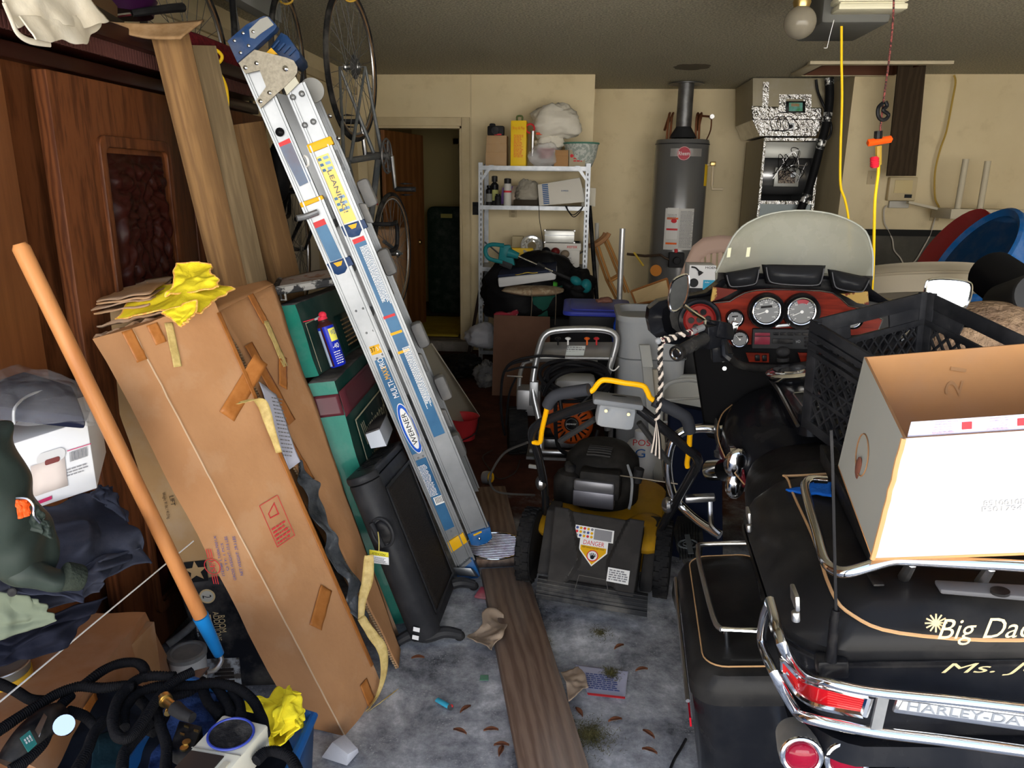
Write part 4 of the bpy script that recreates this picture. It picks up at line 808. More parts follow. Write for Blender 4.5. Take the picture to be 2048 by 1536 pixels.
def bike(lab, rh, fh, bb, sl, hd, d, paint, group='bicycles hanging from the garage ceiling'):
    t = thing('bicycle', lab, 'bicycle', V3(rh), group); rh, fh, bb, sl, hd = map(V3, (rh, fh, bb, sl, hd)); A = V3(d).normalized().cross(V3((0, 0, 1))).normalized()
    mb = MB().tube([bb, sl], .015, 10).tube([bb, hd], .017, 10).tube([sl, hd+(sl-bb)*.15], .015, 10)
    for s in (-1, 1): mb.tube([bb+A*(.02*s), rh+A*(.065*s)], (.011, .007), 8).tube([sl+A*(.015*s), rh+A*(.065*s)], (.009, .006), 8)
    mb.build('frame', paint, t)
    hd2 = hd+(fh-hd).normalized()*.08; mb = MB().tube([hd-(fh-hd).normalized()*.10, hd2], .018, 10)
    for s in (-1, 1): mb.tube([hd2+A*(.04*s), fh+A*(.05*s)], (.012, .007), 8, 1)
    mb.build('fork', paint, t)
    wheel(t, rh, d, cass=True); wheel(t, fh, d)
    cr_ = MB().torus(bb+A*.045, A, .085, .005, 30, 6).torus(bb+A*.04, A, .065, .004, 30, 6).cyl(bb-A*.06, bb+A*.06, .02, seg=12)
    for k in range(5): cr_.cyl(bb+A*.045, bb+A*.045+V3((0, cos(k*1.257), sin(k*1.257)))*.08, .006, seg=5)
    ck = cr_.build('chainring', mat('dull_steel', None), t)
    for s in (-1, 1):
        e = bb+A*(.075*s)+V3((0, .04*s, -.165*s)) ; a_ = MB().tube([bb+A*(.07*s), e], (.013, .010), 8).build('crank_arm', chromed, t)
        pd = MB(); q_ = e+A*(.06*s)
        pd.torus(q_+V3((0, 0, .028)), (0, 0, 1), .04, .006, 4, 6, sx=1.2).torus(q_-V3((0, 0, .028)), (0, 0, 1), .04, .006, 4, 6, sx=1.2).cyl(e, e+A*(.11*s), .013, seg=8)
        for y_ in (-.05, .05): pd.box(q_+V3((0, y_, 0)), (.08, .008, .016))
        pd.build('pedal', blk, t, bev=.002)
    MB().tube([sl, sl+(sl-bb)*.35], .013, 8).build('seat_post', chromed, t)
    sp_ = sl+(sl-bb)*.40; MB().sphere(sp_, (.05, .05, .13), 14, 8).build('saddle', blk, t)
    hb = hd-(fh-hd).normalized()*.14
    MB().tube([hb-A*.2+V3((0, .0, -.14)), hb-A*.21+V3((0, .10, -.12)), hb-A*.21+V3((0, .10, 0)), hb-A*.2, hb, hb+A*.2, hb+A*.21+V3((0, .10, 0)), hb+A*.21+V3((0, .10, -.12)), hb+A*.2+V3((0, 0, -.14))], .012, 8, 4).build('handlebar', blk, t)
    hk = rh+V3((0, 0, .335)); MB().tube([V3((hk.x, hk.y+.02, 2.5)), hk+V3((0, .02, .10)), hk+V3((.03, .01, .03)), hk+V3((.035, 0, -.03)), hk+V3((0, 0, -.045)), hk+V3((-.03, 0, -.03))], .005, 6, 4).build('ceiling_hook', mat('hook_yellow', (.62, .38, .05), .4), t)
    return t
bb = at(757, 312, Y=3.93); sl = at(694, 322, Y=3.45)
bike('grey road bicycle hanging by its rear wheel nearest the doorway', (-1.11, 3.80, 2.10), (-1.06, 4.30, 1.16), bb, sl, at(738, 470, Y=4.10), (.06, 1, 0), frm)
bike('dark road bicycle hanging just behind the ladder top', (-1.44, 3.84, 2.10), (-1.62, 4.25, 1.18), at(612, 300, Y=3.9), at(575, 330, Y=3.5), at(625, 420, Y=4.1), (-.14, 1, 0), mat('bike_dark_paint', (.03, .03, .035), .3, dust=.2))
bike('road bicycle hanging highest at left above the leaning lumber', (-1.70, 3.35, 2.10), (-1.72, 3.75, 1.15), (-1.70, 3.45, 1.68), (-1.71, 3.0, 1.62), (-1.72, 3.6, 1.35), (.02, 1, 0), mat('bike_dark_paint', None))
bike('bicycle hanging edge-on between the ladder cap and the leftmost wheel', (-1.56, 3.52, 2.12), (-1.70, 3.95, 1.2), (-1.6, 3.62, 1.72), (-1.58, 3.2, 1.66), (-1.65, 3.8, 1.4), (-.43, 1, 0), mat('bike_dark_paint', None))
p = at(562, 46, Z=2.34)
t = thing('door_track', 'galvanised steel garage door track running above the hanging bicycles', 'track', p+V3((0, -1.4, 0)))
MB().obox(p, V3((-.07, 0, 0)), V3((0, -2.8, 0)), V3((0, 0, .004))).obox(p, V3((.004, 0, 0)), V3((0, -2.8, 0)), V3((0, 0, .085))).obox(p+V3((-.07, 0, 0)), V3((.004, 0, 0)), V3((0, -2.8, 0)), V3((0, 0, .04))).build('rail', mat('track_zinc', (.27, .28, .27), .5, .2), t)
MB().box(p+V3((-.03, -.1, .10)), (.03, .05, .13)).build('hanger', steel, t)
MB().tube([at(*q_, Y=2.62) for q_ in ((412, 108), (430, 100), (444, 112), (438, 125), (424, 128), (440, 148), (452, 175), (455, 210), (452, 250), (450, 300))], .006, 8, 5).build('yellow_cable', yel)
tag(bpy.data.objects['yellow_cable'], 'yellow extension cable hanging over the leaning lumber', 'cable')
rt_ = mat('red_weave', (.16, .012, .018), .7, col2=(.07, .006, .01), ns=60, bump=.5, bs=60)
tag(MB().box((-1.50, 2.95, 2.02), (.30, .55, .11)).build('red_bundle', rt_, bev=.04, sub=1), 'dark red woven bundle on the far end of the wardrobe top', 'bundle')
# clutter on the floor behind the ladder at left
t = thing('stained_panel', 'off-white panel with a brown stain leaning behind the ladder', 'panel', at(570, 520, Y=4.6))
a, b_, c, d = at(548, 560, Y=4.5), at(640, 560, Y=4.7), at(625, 318, Y=4.9), at(560, 300, Y=4.7)
MB().grid(quad(a, b_, c, d), 4, 4).build('panel_sheet', mat('stained_white', (.50, .44, .33), .7, dust=.2), t, solid=.02)
MB().sphere(at(563, 362, Y=4.50), (.022, .012, .05), 12, 8).build('stain', mat('brown_stain', (.30, .14, .03), .7), t)
t = thing('brown_carton', 'brown carton with a red strap under the grey bicycle', 'box', at(730, 640, Z=.0))
p = at(735, 470, Y=5.3); MB().box((p.x, 5.45, .62), (.42, .3, 1.24)).build('box_body', brownd, t, bev=.01); MB().tube([at(718, 372, Y=5.2), at(735, 370, Y=5.2), at(750, 388, Y=5.2), at(755, 410, Y=5.2)], .015, 8, 4, flat=.3).build('strap', red, t)
# white folding table top and red pot
a, b_, c, d = at(957, 832, Z=.02), at(862, 688, Y=4.55), at(838, 700, Y=4.35), at(905, 905, Z=.01)
t = thing('folding_table', 'off-white folded table top leaning behind the ladder feet', 'table', d)
MB().grid(lambda u, v: quad(d, a, b_, c)(u, v), 6, 6).build('table_top', mat('table_cream', (.40, .38, .32), .5), t, solid=.012); MB().tube([d, a, b_], .010, 8).build('table_rim', mat('table_rim', (.50, .48, .42), .4), t)
p = at(926, 876, Z=0); t = thing('red_pot', 'red plastic bucket beside the folded white table', 'bucket', p); MB().lathe([(.0, .0), (.075, 0), (.10, .14), (.105, .145), (.098, .14), (.072, .01), (0, .01)], p, (0, 0, 1), 24).build('bucket_body', red, t); MB().tube([p+V3((.1, 0, .14)), p+V3((.09, -.07, .06)), p+V3((0, -.12, .02))], .004, 6, 4).build('bucket_handle', blk, t)
# ================================================================ metal shelf
SX0, SX1, SY0, SY1, ST = -.83, .105, 6.42, 6.85, 1.735
t = thing('metal_shelf', 'galvanised metal shelving unit beside the doorway', 'shelf unit', ((SX0+SX1)/2, 6.6, 0)); shf = t
for x in (SX0, SX1):
    for y in (SY0, SY1):
        sx_ = 1 if x == SX0 else -1; sy_ = 1 if y == SY0 else -1
        MB().box((x+.018*sx_, y, ST/2), (.036, .003, ST)).box((x, y+.018*sy_, ST/2), (.003, .036, ST)).build('post', steel, t)
        if y == SY0:
            mb = MB()
            for k in range(40): mb.box((x+.02*sx_, y-.0025, .05+k*.042), (.010, .002, .022))
            o = mb.build('slot_row', mat('slot_dark', (.10, .10, .10), .6), t); o['kind'] = 'stuff'
shz = [ST-.03, at(1050, 413, Y=SY0).z, at(1000, 536, Y=SY0).z, at(975, 603, Y=SY0).z, .12]
for z in shz:
    MB().box(((SX0+SX1)/2, (SY0+SY1)/2, z), (SX1-SX0, SY1-SY0, .006)).box(((SX0+SX1)/2, SY0-.002, z-.012), (SX1-SX0, .004, .034)).box(((SX0+SX1)/2, SY1, z-.012), (SX1-SX0, .004, .03)).build('shelf', steel, t)
for s, x in ((1, SX0), (-1, SX1)): MB().hexa([V3((x, SY0-.006, ST-.17)), V3((x+.03*s, SY0-.006, ST-.15)), V3((x+.03*s, SY0-.003, ST-.15)), V3((x, SY0-.003, ST-.17))], [V3((x+.09*s, SY0-.006, ST-.02)), V3((x+.13*s, SY0-.006, ST-.02)), V3((x+.13*s, SY0-.003, ST-.02)), V3((x+.09*s, SY0-.003, ST-.02))]).build('corner_gusset', steel, t)
for a_, b2 in (((SX0, 1.05), (SX0+.35, .78)), ((SX1, 1.0), (SX1-.30, .82))): MB().tube([(a_[0], SY1-.01, a_[1]), (b2[0], SY1-.01, b2[1])], .008, 6).build('brace', steel, t)
def pbox(name, lab, cat, x0, y0, x1, y1, Y, dep, m, group=None, bev=.003, rz=0, part='box_body', base=None):   # front-face pixel box
    a, b_ = at(x0, y1, Y=Y), at(x1, y0, Y=Y); w_, h_ = b_.x-a.x, b_.z-a.z; z0 = base if base is not None else a.z
    t = thing(name, lab, cat, ((a.x+b_.x)/2, Y+dep/2, z0), group)
    o = MB().box(((a.x+b_.x)/2, Y+dep/2, (z0+b_.z)/2), (abs(w_), dep, b_.z-z0)).build(part, m, t, bev=bev); 
    if rz: t.rotation_euler.z = radians(rz)
    return t, V3(((a.x+b_.x)/2, Y, (z0+b_.z)/2)), abs(w_), b_.z-z0
XA1, ZA1 = V3((1, 0, 0)), V3((0, 0, 1))
zt = shz[0]+.003; kraft = mat('kraft', (.42, .27, .14), .8, dust=.1)
for k, lb in enumerate(('lowest of the three small brown boxes on the top shelf', 'middle of the three small brown boxes on the top shelf', 'top of the three small brown boxes under the black camera')):
    pbox('small_brown_box', lb, 'box', 971+k, 305-k*17, 1013, 322-k*17, 6.5, .16, kraft, 'small brown boxes on the top shelf', base=zt if k == 0 else None)
p = at(992, 262, Y=6.55); t = thing('camera', 'black camera on the small brown boxes', 'camera', p); MB().box(p, (.14, .07, .08)).box(p+V3((-.03, 0, .045)), (.05, .05, .03)).build('camera_body', blk, t, bev=.012); MB().cyl(p+V3((0, -.03, 0)), p+V3((0, -.07, 0)), .032, seg=18).build('lens', blks, t); MB().box(p+V3((.02, -.037, -.03)), (.06, .004, .012)).build('red_stripe', red, t)
t, c, w_, h_ = pbox('yellow_carton', 'tall yellow box standing on the top shelf', 'box', 1021, 241, 1053, 322, 6.47, .22, yel, base=zt)
text('Shop & Play', c+V3((0, -.001, h_*.33)), XA1, ZA1, w_*.8, .03, orange, t); MB().words(c+V3((0, -.001, -.02)), XA1, ZA1, w_*.6, h_*.5, 16, .006, 5).build('print', orange, t)
MB().tube([c+V3((-.02, .1, h_/2)), c+V3((-.02, .1, h_/2+.04)), c+V3((.02, .1, h_/2+.04)), c+V3((.02, .1, h_/2))], .008, 8, 4).build('carry_loop', mat('olive_loop', (.12, .15, .05), .6), t)
bagw = mat('white_bag_back', (.66, .62, .52), .45, bump=.5, bs=25)
def blob(name, lab, cat, px, py, Y, sx_, sy_, sz_, m, seed=1, amp=.25, fr_=6, group=None, part='bag_body', seg=44, rings=30, base=None, rot=None):
    c = at(px, py, Y=Y); 
    if base is not None: c.z = base+sz_*.92
    t = thing(name, lab, cat, c+V3((0, 0, -sz_)), group); mb = MB().sphere((0, 0, 0), 1, seg, rings); vs_ = []
    for v in mb.v:
        f = 1+amp*(noise.noise(v*1.3+V3((seed, 0, 0)))+.8*(abs(noise.noise(v*fr_*.6+V3((0, seed, 0))))-.25)+.4*abs(noise.noise(v*fr_*1.3)))
        q = V3((v.x*sx_, v.y*sy_, v.z*sz_))*f; q.z = max(q.z, -sz_*.92); vs_.append(c+(rot@q if rot else q))
    mb.v = vs_; mb.build(part, m, t, ang=60); return t
blob('plastic_bag', 'white plastic bag lying on top of the metal shelf', 'bag', 1112, 245, 6.62, .21, .16, .15, bagw, 3, .3)
blob('plastic_bag', 'tuft of white plastic bag beside the red handled tool on the shelf', 'bag', 1098, 285, 6.6, .12, .1, .08, bagw, 9, .3)
p = at(1065, 262, Y=6.5); t = thing('hand_tool', 'red handled tool standing beside the tall yellow box', 'tool', p+V3((0, 0, -.2))); MB().torus(p+V3((-.02, 0, .02)), (0, 1, 0), .035, .008, 18, 6).build('ring_handle', red, t); MB().obox(p+V3((.03, 0, -.03)), V3((.13, .02, .0)), V3((0, .03, 0)), V3((0, 0, .02))).build('bar_handle', mat('bright_red', (.75, .08, .03), .4), t, bev=.004); MB().cyl(p+V3((0, 0, -.20)), p, .012, .02, 10).build('shaft', chromed, t)
t = blob('clear_bag', 'clear plastic bag with a bowl inside on the top shelf', 'bag', 1090, 300, 6.50, .13, .1, .10, plastic_film, 5, .25, base=zt)
c = at(1092, 305, Y=6.52); MB().lathe([(.0, -.05), (.05, -.05), (.09, .03), (.085, .03), (.045, -.04), (0, -.04)], c, (0, 0, 1), 24).build('bowl', mat('bowl_red', (.30, .05, .04), .4), t)
t = thing('mesh_basket', 'round basket wrapped in clear plastic at the right end of the top shelf', 'basket', at(1160, 320, Y=6.52))
c = at(1162, 318, Y=6.55); c.z = zt; MB().lathe([(.0, 0), (.09, 0), (.125, .08), (.145, .19), (.14, .19), (.12, .08), (.085, .005), (0, .005)], c, (0, 0, 1), 30).build('basket_body', mat('basket_white', (.50, .52, .47), .5, col2=(.30, .34, .30), ns=40, thr=(.48, .52)), t); MB().torus(c+V3((0, 0, .19)), (0, 0, 1), .145, .008, 30, 6).build('basket_rim', mat('green_rim', (.08, .22, .16), .5), t)
for k in (0, 1): pbox('small_kraft_box', ('lower', 'upper')[k]+' small kraft box in front of the wrapped basket', 'box', 1108, 311-k*11, 1137, 322-k*11, 6.44, .10, mat('kraft2', (.38, .21, .09), .8), 'small kraft boxes at the basket', base=zt if k == 0 else None)
t, c, w_, h_ = pbox('tan_carton', 'tan box with red print in front of the wrapped basket', 'box', 1138, 300, 1171, 322, 6.44, .10, mat('tan_board', (.40, .34, .23), .7), base=zt); MB().words(c+V3((.01, -.001, .01)), XA1, ZA1, w_*.6, h_*.6, 4, .010, 3).build('print', redp, t); MB().lathe([(0, 0), (.014, 0), (.014, .001), (0, .001)], c+V3((-w_*.34, -.001, .02)), (0, -1, 0), 16).build('red_dot', redp, t)
# second shelf
z2 = shz[1]+.003
def can(name, lab, px, Y, r, h, m, capm, caph, z0, grp=None, lm=None, neck=.5):
    c = at(px, 400, Y=Y); c.z = z0; t = thing(name, lab, name.split('_')[-1], c, grp)
    MB().lathe([(r*.95, 0), (r, .005), (r, h*.86), (r*neck, h*.97), (r*neck, h)], c, (0, 0, 1), 20).build('body', m, t); MB().lathe([(r*max(neck, .75), 0), (r*max(neck, .75), caph*.9), (r*.5, caph)], c+V3((0, 0, h-.004)), (0, 0, 1), 20).build('cap', capm, t)
    if lm: MB().lathe([(r+.0007, h*.2), (r+.0007, h*.65)], c, (0, 0, 1), 20).build('label', lm, t)
    return t, c
can('small_bottle', 'small black bottle with a dark label at the left of the second shelf', 978, 6.50, .027, .15, blks, blks, .02, z2, lm=mat('dim_label', (.22, .22, .2), .6))
can('tall_spray_bottle', 'tall black and yellow spray bottle on the second shelf', 989, 6.56, .034, .20, blks, blks, .05, z2, lm=mat('spray_label', (.35, .36, .12), .5), neck=.4)
t, c = can('white_spray_can', 'white spray can with a black cap and red label on the second shelf', 1015, 6.46, .033, .185, mat('can_white', (.55, .54, .50), .4), blks, .045, z2, neck=.9); MB().lathe([(.034, .11), (.034, .125)], c, (0, 0, 1), 20).build('red_band', redp, t)
can('dark_jar', 'dark jar beside the tall spray bottle on the second shelf', 996, 6.46, .026, .09, blk, blks, .012, z2)
p1, p2, p3, p4 = at(1000, 408, Y=6.62), at(1048, 408, Y=6.62), at(1040, 370, Y=6.66), at(1005, 375, Y=6.64)
t = thing('slanted_booklet', 'purple and cream booklet slanting behind the white spray can', 'booklet', p1); MB().hexa([p1, p2, p2+V3((0, .02, 0)), p1+V3((0, .02, 0))], [p4, p3, p3+V3((0, .02, 0)), p4+V3((0, .02, 0))]).build('booklet_body', mat('purple_card', (.20, .10, .33), .5), t); MB().grid(quad(p1.lerp(p2, .3)+V3((0, -.002, 0)), p2+V3((0, -.002, 0)), p3+V3((0, -.002, 0)), p4.lerp(p3, .6)+V3((0, -.002, 0))), 3, 3).build('cream_panel', mat('cream_card', (.60, .48, .36), .6), t, solid=.001)
blob('grey_bag', 'crumpled grey plastic bag between the booklet and the striped box', 'bag', 1056, 382, 6.58, .11, .09, .11, mat('grey_bag', (.33, .30, .24), .4, bump=.6, bs=25), 12, .3, base=z2)
t = thing('striped_box', 'white box with blue stripes wrapped in a bag on the second shelf', 'box', at(1120, 410, Y=6.55)); a, b_, c, d = at(1078, 412, Y=6.44), at(1172, 404, Y=6.44), at(1160, 355, Y=6.50), at(1075, 369, Y=6.46)
a.z = max(a.z, z2); dd = V3((0, .24, 0)); MB().hexa([a, b_, b_+dd, a+dd], [d, c, c+dd, d+dd]).build('box_body', mat('wrapped_white', (.60, .57, .50), .5, bump=.5, bs=18), t, bev=.006)
for k in range(11):
    q_ = quad(a, b_, c, d)(.10, .06+k*.085); MB().obox(q_+V3((0, -.003, 0)), V3((.05, 0, .006)), V3((0, 0, .010)), V3((0, -.001, 0))).build('blue_stripe', mat('stripe_blue', (.05, .12, .28), .6), t)
text('EXPRESS', quad(a, b_, c, d)(.6, .55)+V3((0, -.006, 0)), XA1, ZA1, .06, .012, mat('stripe_blue', None), t)
pbox('dark_flat_box', 'flat dark box lying in front on the second shelf', 'box', 1027, 400, 1076, 412, 6.46, .12, mat('dark_box', (.05, .035, .02), .5), base=z2)
pbox('white_end_box', 'small white box overhanging the right end of the second shelf', 'box', 1163, 376, 1192, 408, 6.60, .14, mat('white_end', (.58, .54, .44), .6), base=z2)
tag(MB().tube([at(*q_, Y=6.40) for q_ in ((1130, 411), (1138, 425), (1148, 434), (1160, 424), (1166, 413), (1160, 420), (1146, 430), (1136, 420), (1133, 411))], .004, 6, 5).build('black_cable', blk), 'looped black cable hanging under the second shelf', 'cable')
tag(MB().tube([at(*q_, Y=6.40) for q_ in ((1078, 412), (1079, 440), (1084, 470), (1086, 495), (1083, 515))], .003, 6, 5).build('thin_cord', blk), 'thin black cord dangling from the second shelf past the silver case', 'cord')
# third shelf
z3 = shz[2]+.003
t, c, w_, h_ = pbox('white_file_box', 'white file box with a small red logo under the silver case', 'box', 1090, 487, 1160, 537, 6.46, .30, mat('file_white', (.62, .60, .55), .6), base=z3)
MB().box(c+V3((0, .15, h_/2-.03)), (w_+.02, .32, .06)).build('box_lid', mat('file_white', None), t, bev=.003); text('xerox', c+V3((.08, -.014, h_/2-.03)), XA1, ZA1, .09, .02, redp, t); MB().words(c+V3((.03, -.002, -.05)), XA1, ZA1, .15, .08, 5, .006, 4).build('print', greyp, t)
t, c, w_, h_ = pbox('silver_case', 'small silver aluminium case on the white file box', 'case', 1089, 462, 1149, 487, 6.48, .24, mat('case_alu', (.66, .66, .62), .35, .4), base=c.z+h_/2+.003)
MB().box(c+V3((0, -.002, .012)), (w_*1.02, .006, .006)).build('case_seam', steel, t)
for s in (-1, 1):
    for e in (-1, 1): MB().box(c+V3((s*w_/2, 0, e*h_/2)), (.018, .012, .018)).build('corner_cap', chromed, t, bev=.003)
pbox('yellow_flat_box', 'yellow box tilted on the third shelf behind the trimmer', 'box', 1022, 497, 1065, 530, 6.55, .10, yel, rz=8, base=z3)
pbox('cream_carton', 'small cream carton at the back of the third shelf', 'box', 1024, 473, 1046, 500, 6.70, .08, mat('cream_board', (.45, .38, .23), .7), base=z3)
t = thing('glass_lamp', 'crystal glass lamp shade lying on the third shelf', 'lamp shade', at(1063, 505, Y=6.58)); c = at(1064, 492, Y=6.60); MB().torus(c, (.2, -1, .5), .085, .018, 28, 8).torus(c, (.2, -1, .5), .05, .012, 24, 8).build('ring', mat('lamp_glass', (.75, .75, .72), .08, spec=1., coat=1., metal=.5), t)
for k in range(12): a_ = k*.524; MB().sphere(c+V3((cos(a_)*.07, -.03, sin(a_)*.055)), .014, 8, 6).build('crystal', mat('lamp_glass', None), t)
for x, y, m_, lb in ((1092, 502, blks, 'small black ball on the duffel bag'), (1111, 503, mat('dark_red', (.12, .012, .012), .3), 'small dark red ball on the duffel bag'), (1130, 508, mat('tan_knob', (.22, .17, .12), .5), 'brown bottle neck leaning by the white file box')):
    c = at(x, y, Y=6.38); tag(MB().sphere(c, (.038, .038, .034), 16, 10).cyl(c, c+V3((-.03, .02, -.09)), .018, .014, 10).build('ball_ornament', m_), lb, 'ornament')
# black duffel, cushions, basin
dfl = mat('black_nylon', (.010, .010, .011), .55, bump=.6, bs=22)
blob('duffel_bag', 'black duffel bag slumped in front of the third shelf', 'bag', 1085, 540, 6.15, .24, .2, .17, dfl, 2, .18, 3)
blob('black_coat', 'black coat heap sprawling beneath the trimmer', 'coat', 1050, 590, 6.05, .36, .22, .26, dfl, 6, .35, 3)
blob('black_coat', 'black coat sleeve falling towards the blue lidded tote', 'coat', 1150, 575, 6.1, .16, .18, .16, dfl, 16, .3, 3)
t = thing('seat_cushion', 'navy topped seat cushion with a white side on the coat heap', 'cushion', at(1050, 575, Y=5.75)); a, b_, c, d = at(997, 576, Y=5.70), at(1112, 560, Y=5.72), at(1112, 544, Y=5.72), at(995, 556, Y=5.70)
dd = V3((.0, .36, .045)); MB().hexa([a, b_, b_+dd, a+dd], [d, c, c+dd, d+dd]).build('cushion_side', mat('cushion_white', (.50, .50, .50), .7), t, bev=.015)
MB().hexa([d, c, c+dd, d+dd], [p_+V3((0, 0, .022)) for p_ in (d, c, c+dd, d+dd)]).build('cushion_top', mat('navy_vinyl', (.025, .033, .07), .5), t, bev=.008)
t = blob('plaid_cushion', 'plaid beige chair cushion with hanging ties under the navy cushion', 'cushion', 1066, 580, 5.85, .24, .18, .042, mat('plaid', (.42, .33, .22), .9, col2=(.30, .21, .13), ns=16, thr=(.48, .52)), 4, .1, part='cushion_body')
for x, y1 in ((1063, 632), (1111, 650)): MB().tube([at(x, 578, Y=5.66), at(x+1, 600, Y=5.65), at(x-1, y1, Y=5.64)], .009, 6, 4, flat=.3).build('tie', mat('tie_tan', (.42, .34, .24), .8), t)
tag(MB().grid(crumple(quad(at(1030, 550, Y=5.68), at(1075, 546, Y=5.70), at(1076, 540, Y=5.9), at(1040, 545, Y=5.9)), .012, 12, 5), 14, 8).build('yellow_fabric', mat('dull_yellow', (.55, .38, .05), .8), solid=.004), 'scrap of dull yellow fabric on the navy cushion', 'fabric')
c = at(1077, 655, Y=5.95); t = thing('green_basin', 'green plastic laundry basin under the cushions', 'basin', V3((c.x, 6.05, .55)))
MB().lathe([(0, 0), (.19, 0), (.25, .24), (.27, .25), (.265, .262), (.24, .25), (.18, .012), (0, .012)], (c.x, 6.05, .52), (0, 0, 1), 30, 1., .75).build('basin_body', mat('basin_green', (.02, .10, .075), .4, coat=.2), t)
can('teal_jar', 'small teal jar in the green basin', 1042+30, 5.95, .045, .09, mat('teal', (.05, .25, .27), .5), mat('teal', None), .01, .72)
can('green_jar', 'bright green jar in the green basin', 1107, 5.95, .05, .12, mat('leaf_green', (.07, .35, .04), .5), blk, .01, .70)
tag(MB().box((c.x, 6.1, .26), (.6, .42, .52)).build('storage_crate', mat('dark_crate', (.03, .03, .03), .6), bev=.01), 'dark storage crate under the green basin', 'crate')
t = thing('pink_cloth', 'crumpled red and pink cloth on top of the brown hardboard sheet', 'cloth', at(1010, 628, Y=5.6)); MB().grid(crumple(quad(at(988, 632, Y=5.65), at(1036, 632, Y=5.65), at(1034, 622, Y=5.8), at(992, 624, Y=5.8)), .02, 14, 6), 18, 10).build('cloth_body', mat('pink_red', (.50, .05, .09), .8, col2=(.60, .42, .40), ns=12, thr=(.5, .56)), t, solid=.004)
# hardboard sheet, bag, leaning pole
a, b_, c, d = at(984, 778, Y=5.40), at(1100, 776, Y=5.40), at(1100, 634, Y=5.62), at(988, 630, Y=5.62)
a.z = b_.z = .004
tag(MB().hexa([a, b_, b_+V3((0, .012, 0)), a+V3((0, .012, 0))], [d, c, c+V3((0, .012, 0)), d+V3((0, .012, 0))]).build('hardboard_sheet', mat('hardboard', (.155, .082, .052), .7, col2=(.12, .06, .038), ns=3)), 'plain brown hardboard sheet leaning upright before the shelf', 'board')
blob('white_sack', 'white plastic sack between the doorway and the hardboard', 'bag', 966, 672, 6.2, .14, .12, .11, mat('pale_sack', (.42, .42, .45), .4, bump=.5, bs=20), 7, .25)
def pole(name, lab, p0, p1, r, m, cat='pole', seg=12): t_ = MB().tube([p0, p1], r, seg).build(name, m); return tag(t_, lab, cat)
pole('dark_pole', 'thin dark pole leaning between the doorway and the shelf', at(935, 722, Y=6.3), at(966, 545, Y=6.6), .014, mat('brown_black', (.035, .02, .015), .5))
blob('dark_rags', 'heap of black plastic and rags on the floor below the doorway', 'rags', 915, 735, 6.0, .24, .22, .09, mat('black_rag', (.012, .012, .012), .5, bump=.8, bs=22, col2=(.07, .06, .05), ns=14, thr=(.55, .7)), 11, .45, 7, base=0)
blob('grey_rags', 'grey dusty rags lying at the foot of the hardboard', 'rags', 975, 752, 5.7, .10, .12, .10, mat('grey_rag', (.12, .12, .125), .8, dust=.3), 13, .4, base=0)
# string trimmer
t = thing('string_trimmer', 'teal cordless string trimmer lying across the bags', 'trimmer', at(1040, 520, Y=6.0)); teal = mat('tool_teal', (.012, .15, .165), .4)
TY = 5.72; tz = lambda x, y, Y=TY: at(x, y, Y=Y)
MB().tube([tz(*q_) for q_ in ((1008, 491), (985, 489), (973, 494), (971, 505), (977, 516), (990, 521), (1005, 524))], .016, 10, 5).build('rear_handle', teal, t)
MB().hexa([tz(996, 520), tz(1030, 532), tz(1030, 532)+V3((0, .06, 0)), tz(996, 520)+V3((0, .06, 0))], [tz(1000, 491), tz(1020, 490), tz(1020, 490)+V3((0, .06, 0)), tz(1000, 491)+V3((0, .06, 0))]).build('motor_housing', teal, t, bev=.01)
MB().tube([tz(1016, 505), tz(1037, 512)], (.038, .024), 12).build('shaft_collar', teal, t)
MB().hexa([tz(998, 530), tz(1022, 540), tz(1022, 540)+V3((0, .05, 0)), tz(998, 530)+V3((0, .05, 0))], [tz(1002, 518), tz(1026, 528), tz(1026, 528)+V3((0, .05, 0)), tz(1002, 518)+V3((0, .05, 0))]).build('battery', dgrey, t, bev=.005)
MB().tube([tz(1036, 513), tz(1105, 543)], .009, 10).build('shaft', chrome, t); MB().tube([tz(1105, 543), tz(1145, 560)], .012, 10).build('lower_shaft', blk, t); MB().tube([tz(1075, 527), tz(1090, 535)], .016, 10).build('clamp', blk, t)
MB().sphere(tz(1152, 562), (.05, .04, .035), 14, 8, eul(0, 30, 0)).sphere(tz(1172, 572), (.045, .04, .055), 14, 8).build('trimmer_head', teal, t); MB().lathe([(.0, 0), (.04, 0), (.06, .02), (.035, .045), (0, .05)], tz(1158, 582), (0, 0, 1), 16).build('guard', blk, t)
# blue lidded tote
tc_ = at(1186, 612, Y=5.0); t = thing('storage_tote', 'dark grey storage tote with a blue lid', 'tote', (tc_.x, 5.05, 0)); LZ = at(1180, 632, Y=4.78).z
MB().hexa([V3((tc_.x+x*.17, 5.05+y*.2, .0)) for x, y in ((-1, -1), (1, -1), (1, 1), (-1, 1))], [V3((tc_.x+.03+x*.19, 5.05+y*.25, LZ)) for x, y in ((-1, -1), (1, -1), (1, 1), (-1, 1))]).build('tote_body', mat('tote_grey', (.028, .030, .034), .45), t, bev=.02)
lidm = mat('lid_blue', (.035, .05, .36), .4, dust=.12, dcol=(.15, .14, .16))
MB().prism(rnd_poly(.46, .60, .06), (tc_.x+.03, 5.05, LZ), (1, 0, 0), (0, 1, 0), .03).build('lid', lidm, t, bev=.008); MB().prism(rnd_poly(.36, .48, .04), (tc_.x+.03, 5.05, LZ+.03), (1, 0, 0), (0, 1, 0), .008, ).build('lid_panel', lidm, t, bev=.003)
c = at(1212, 602, Y=4.95); c.z = LZ+.055
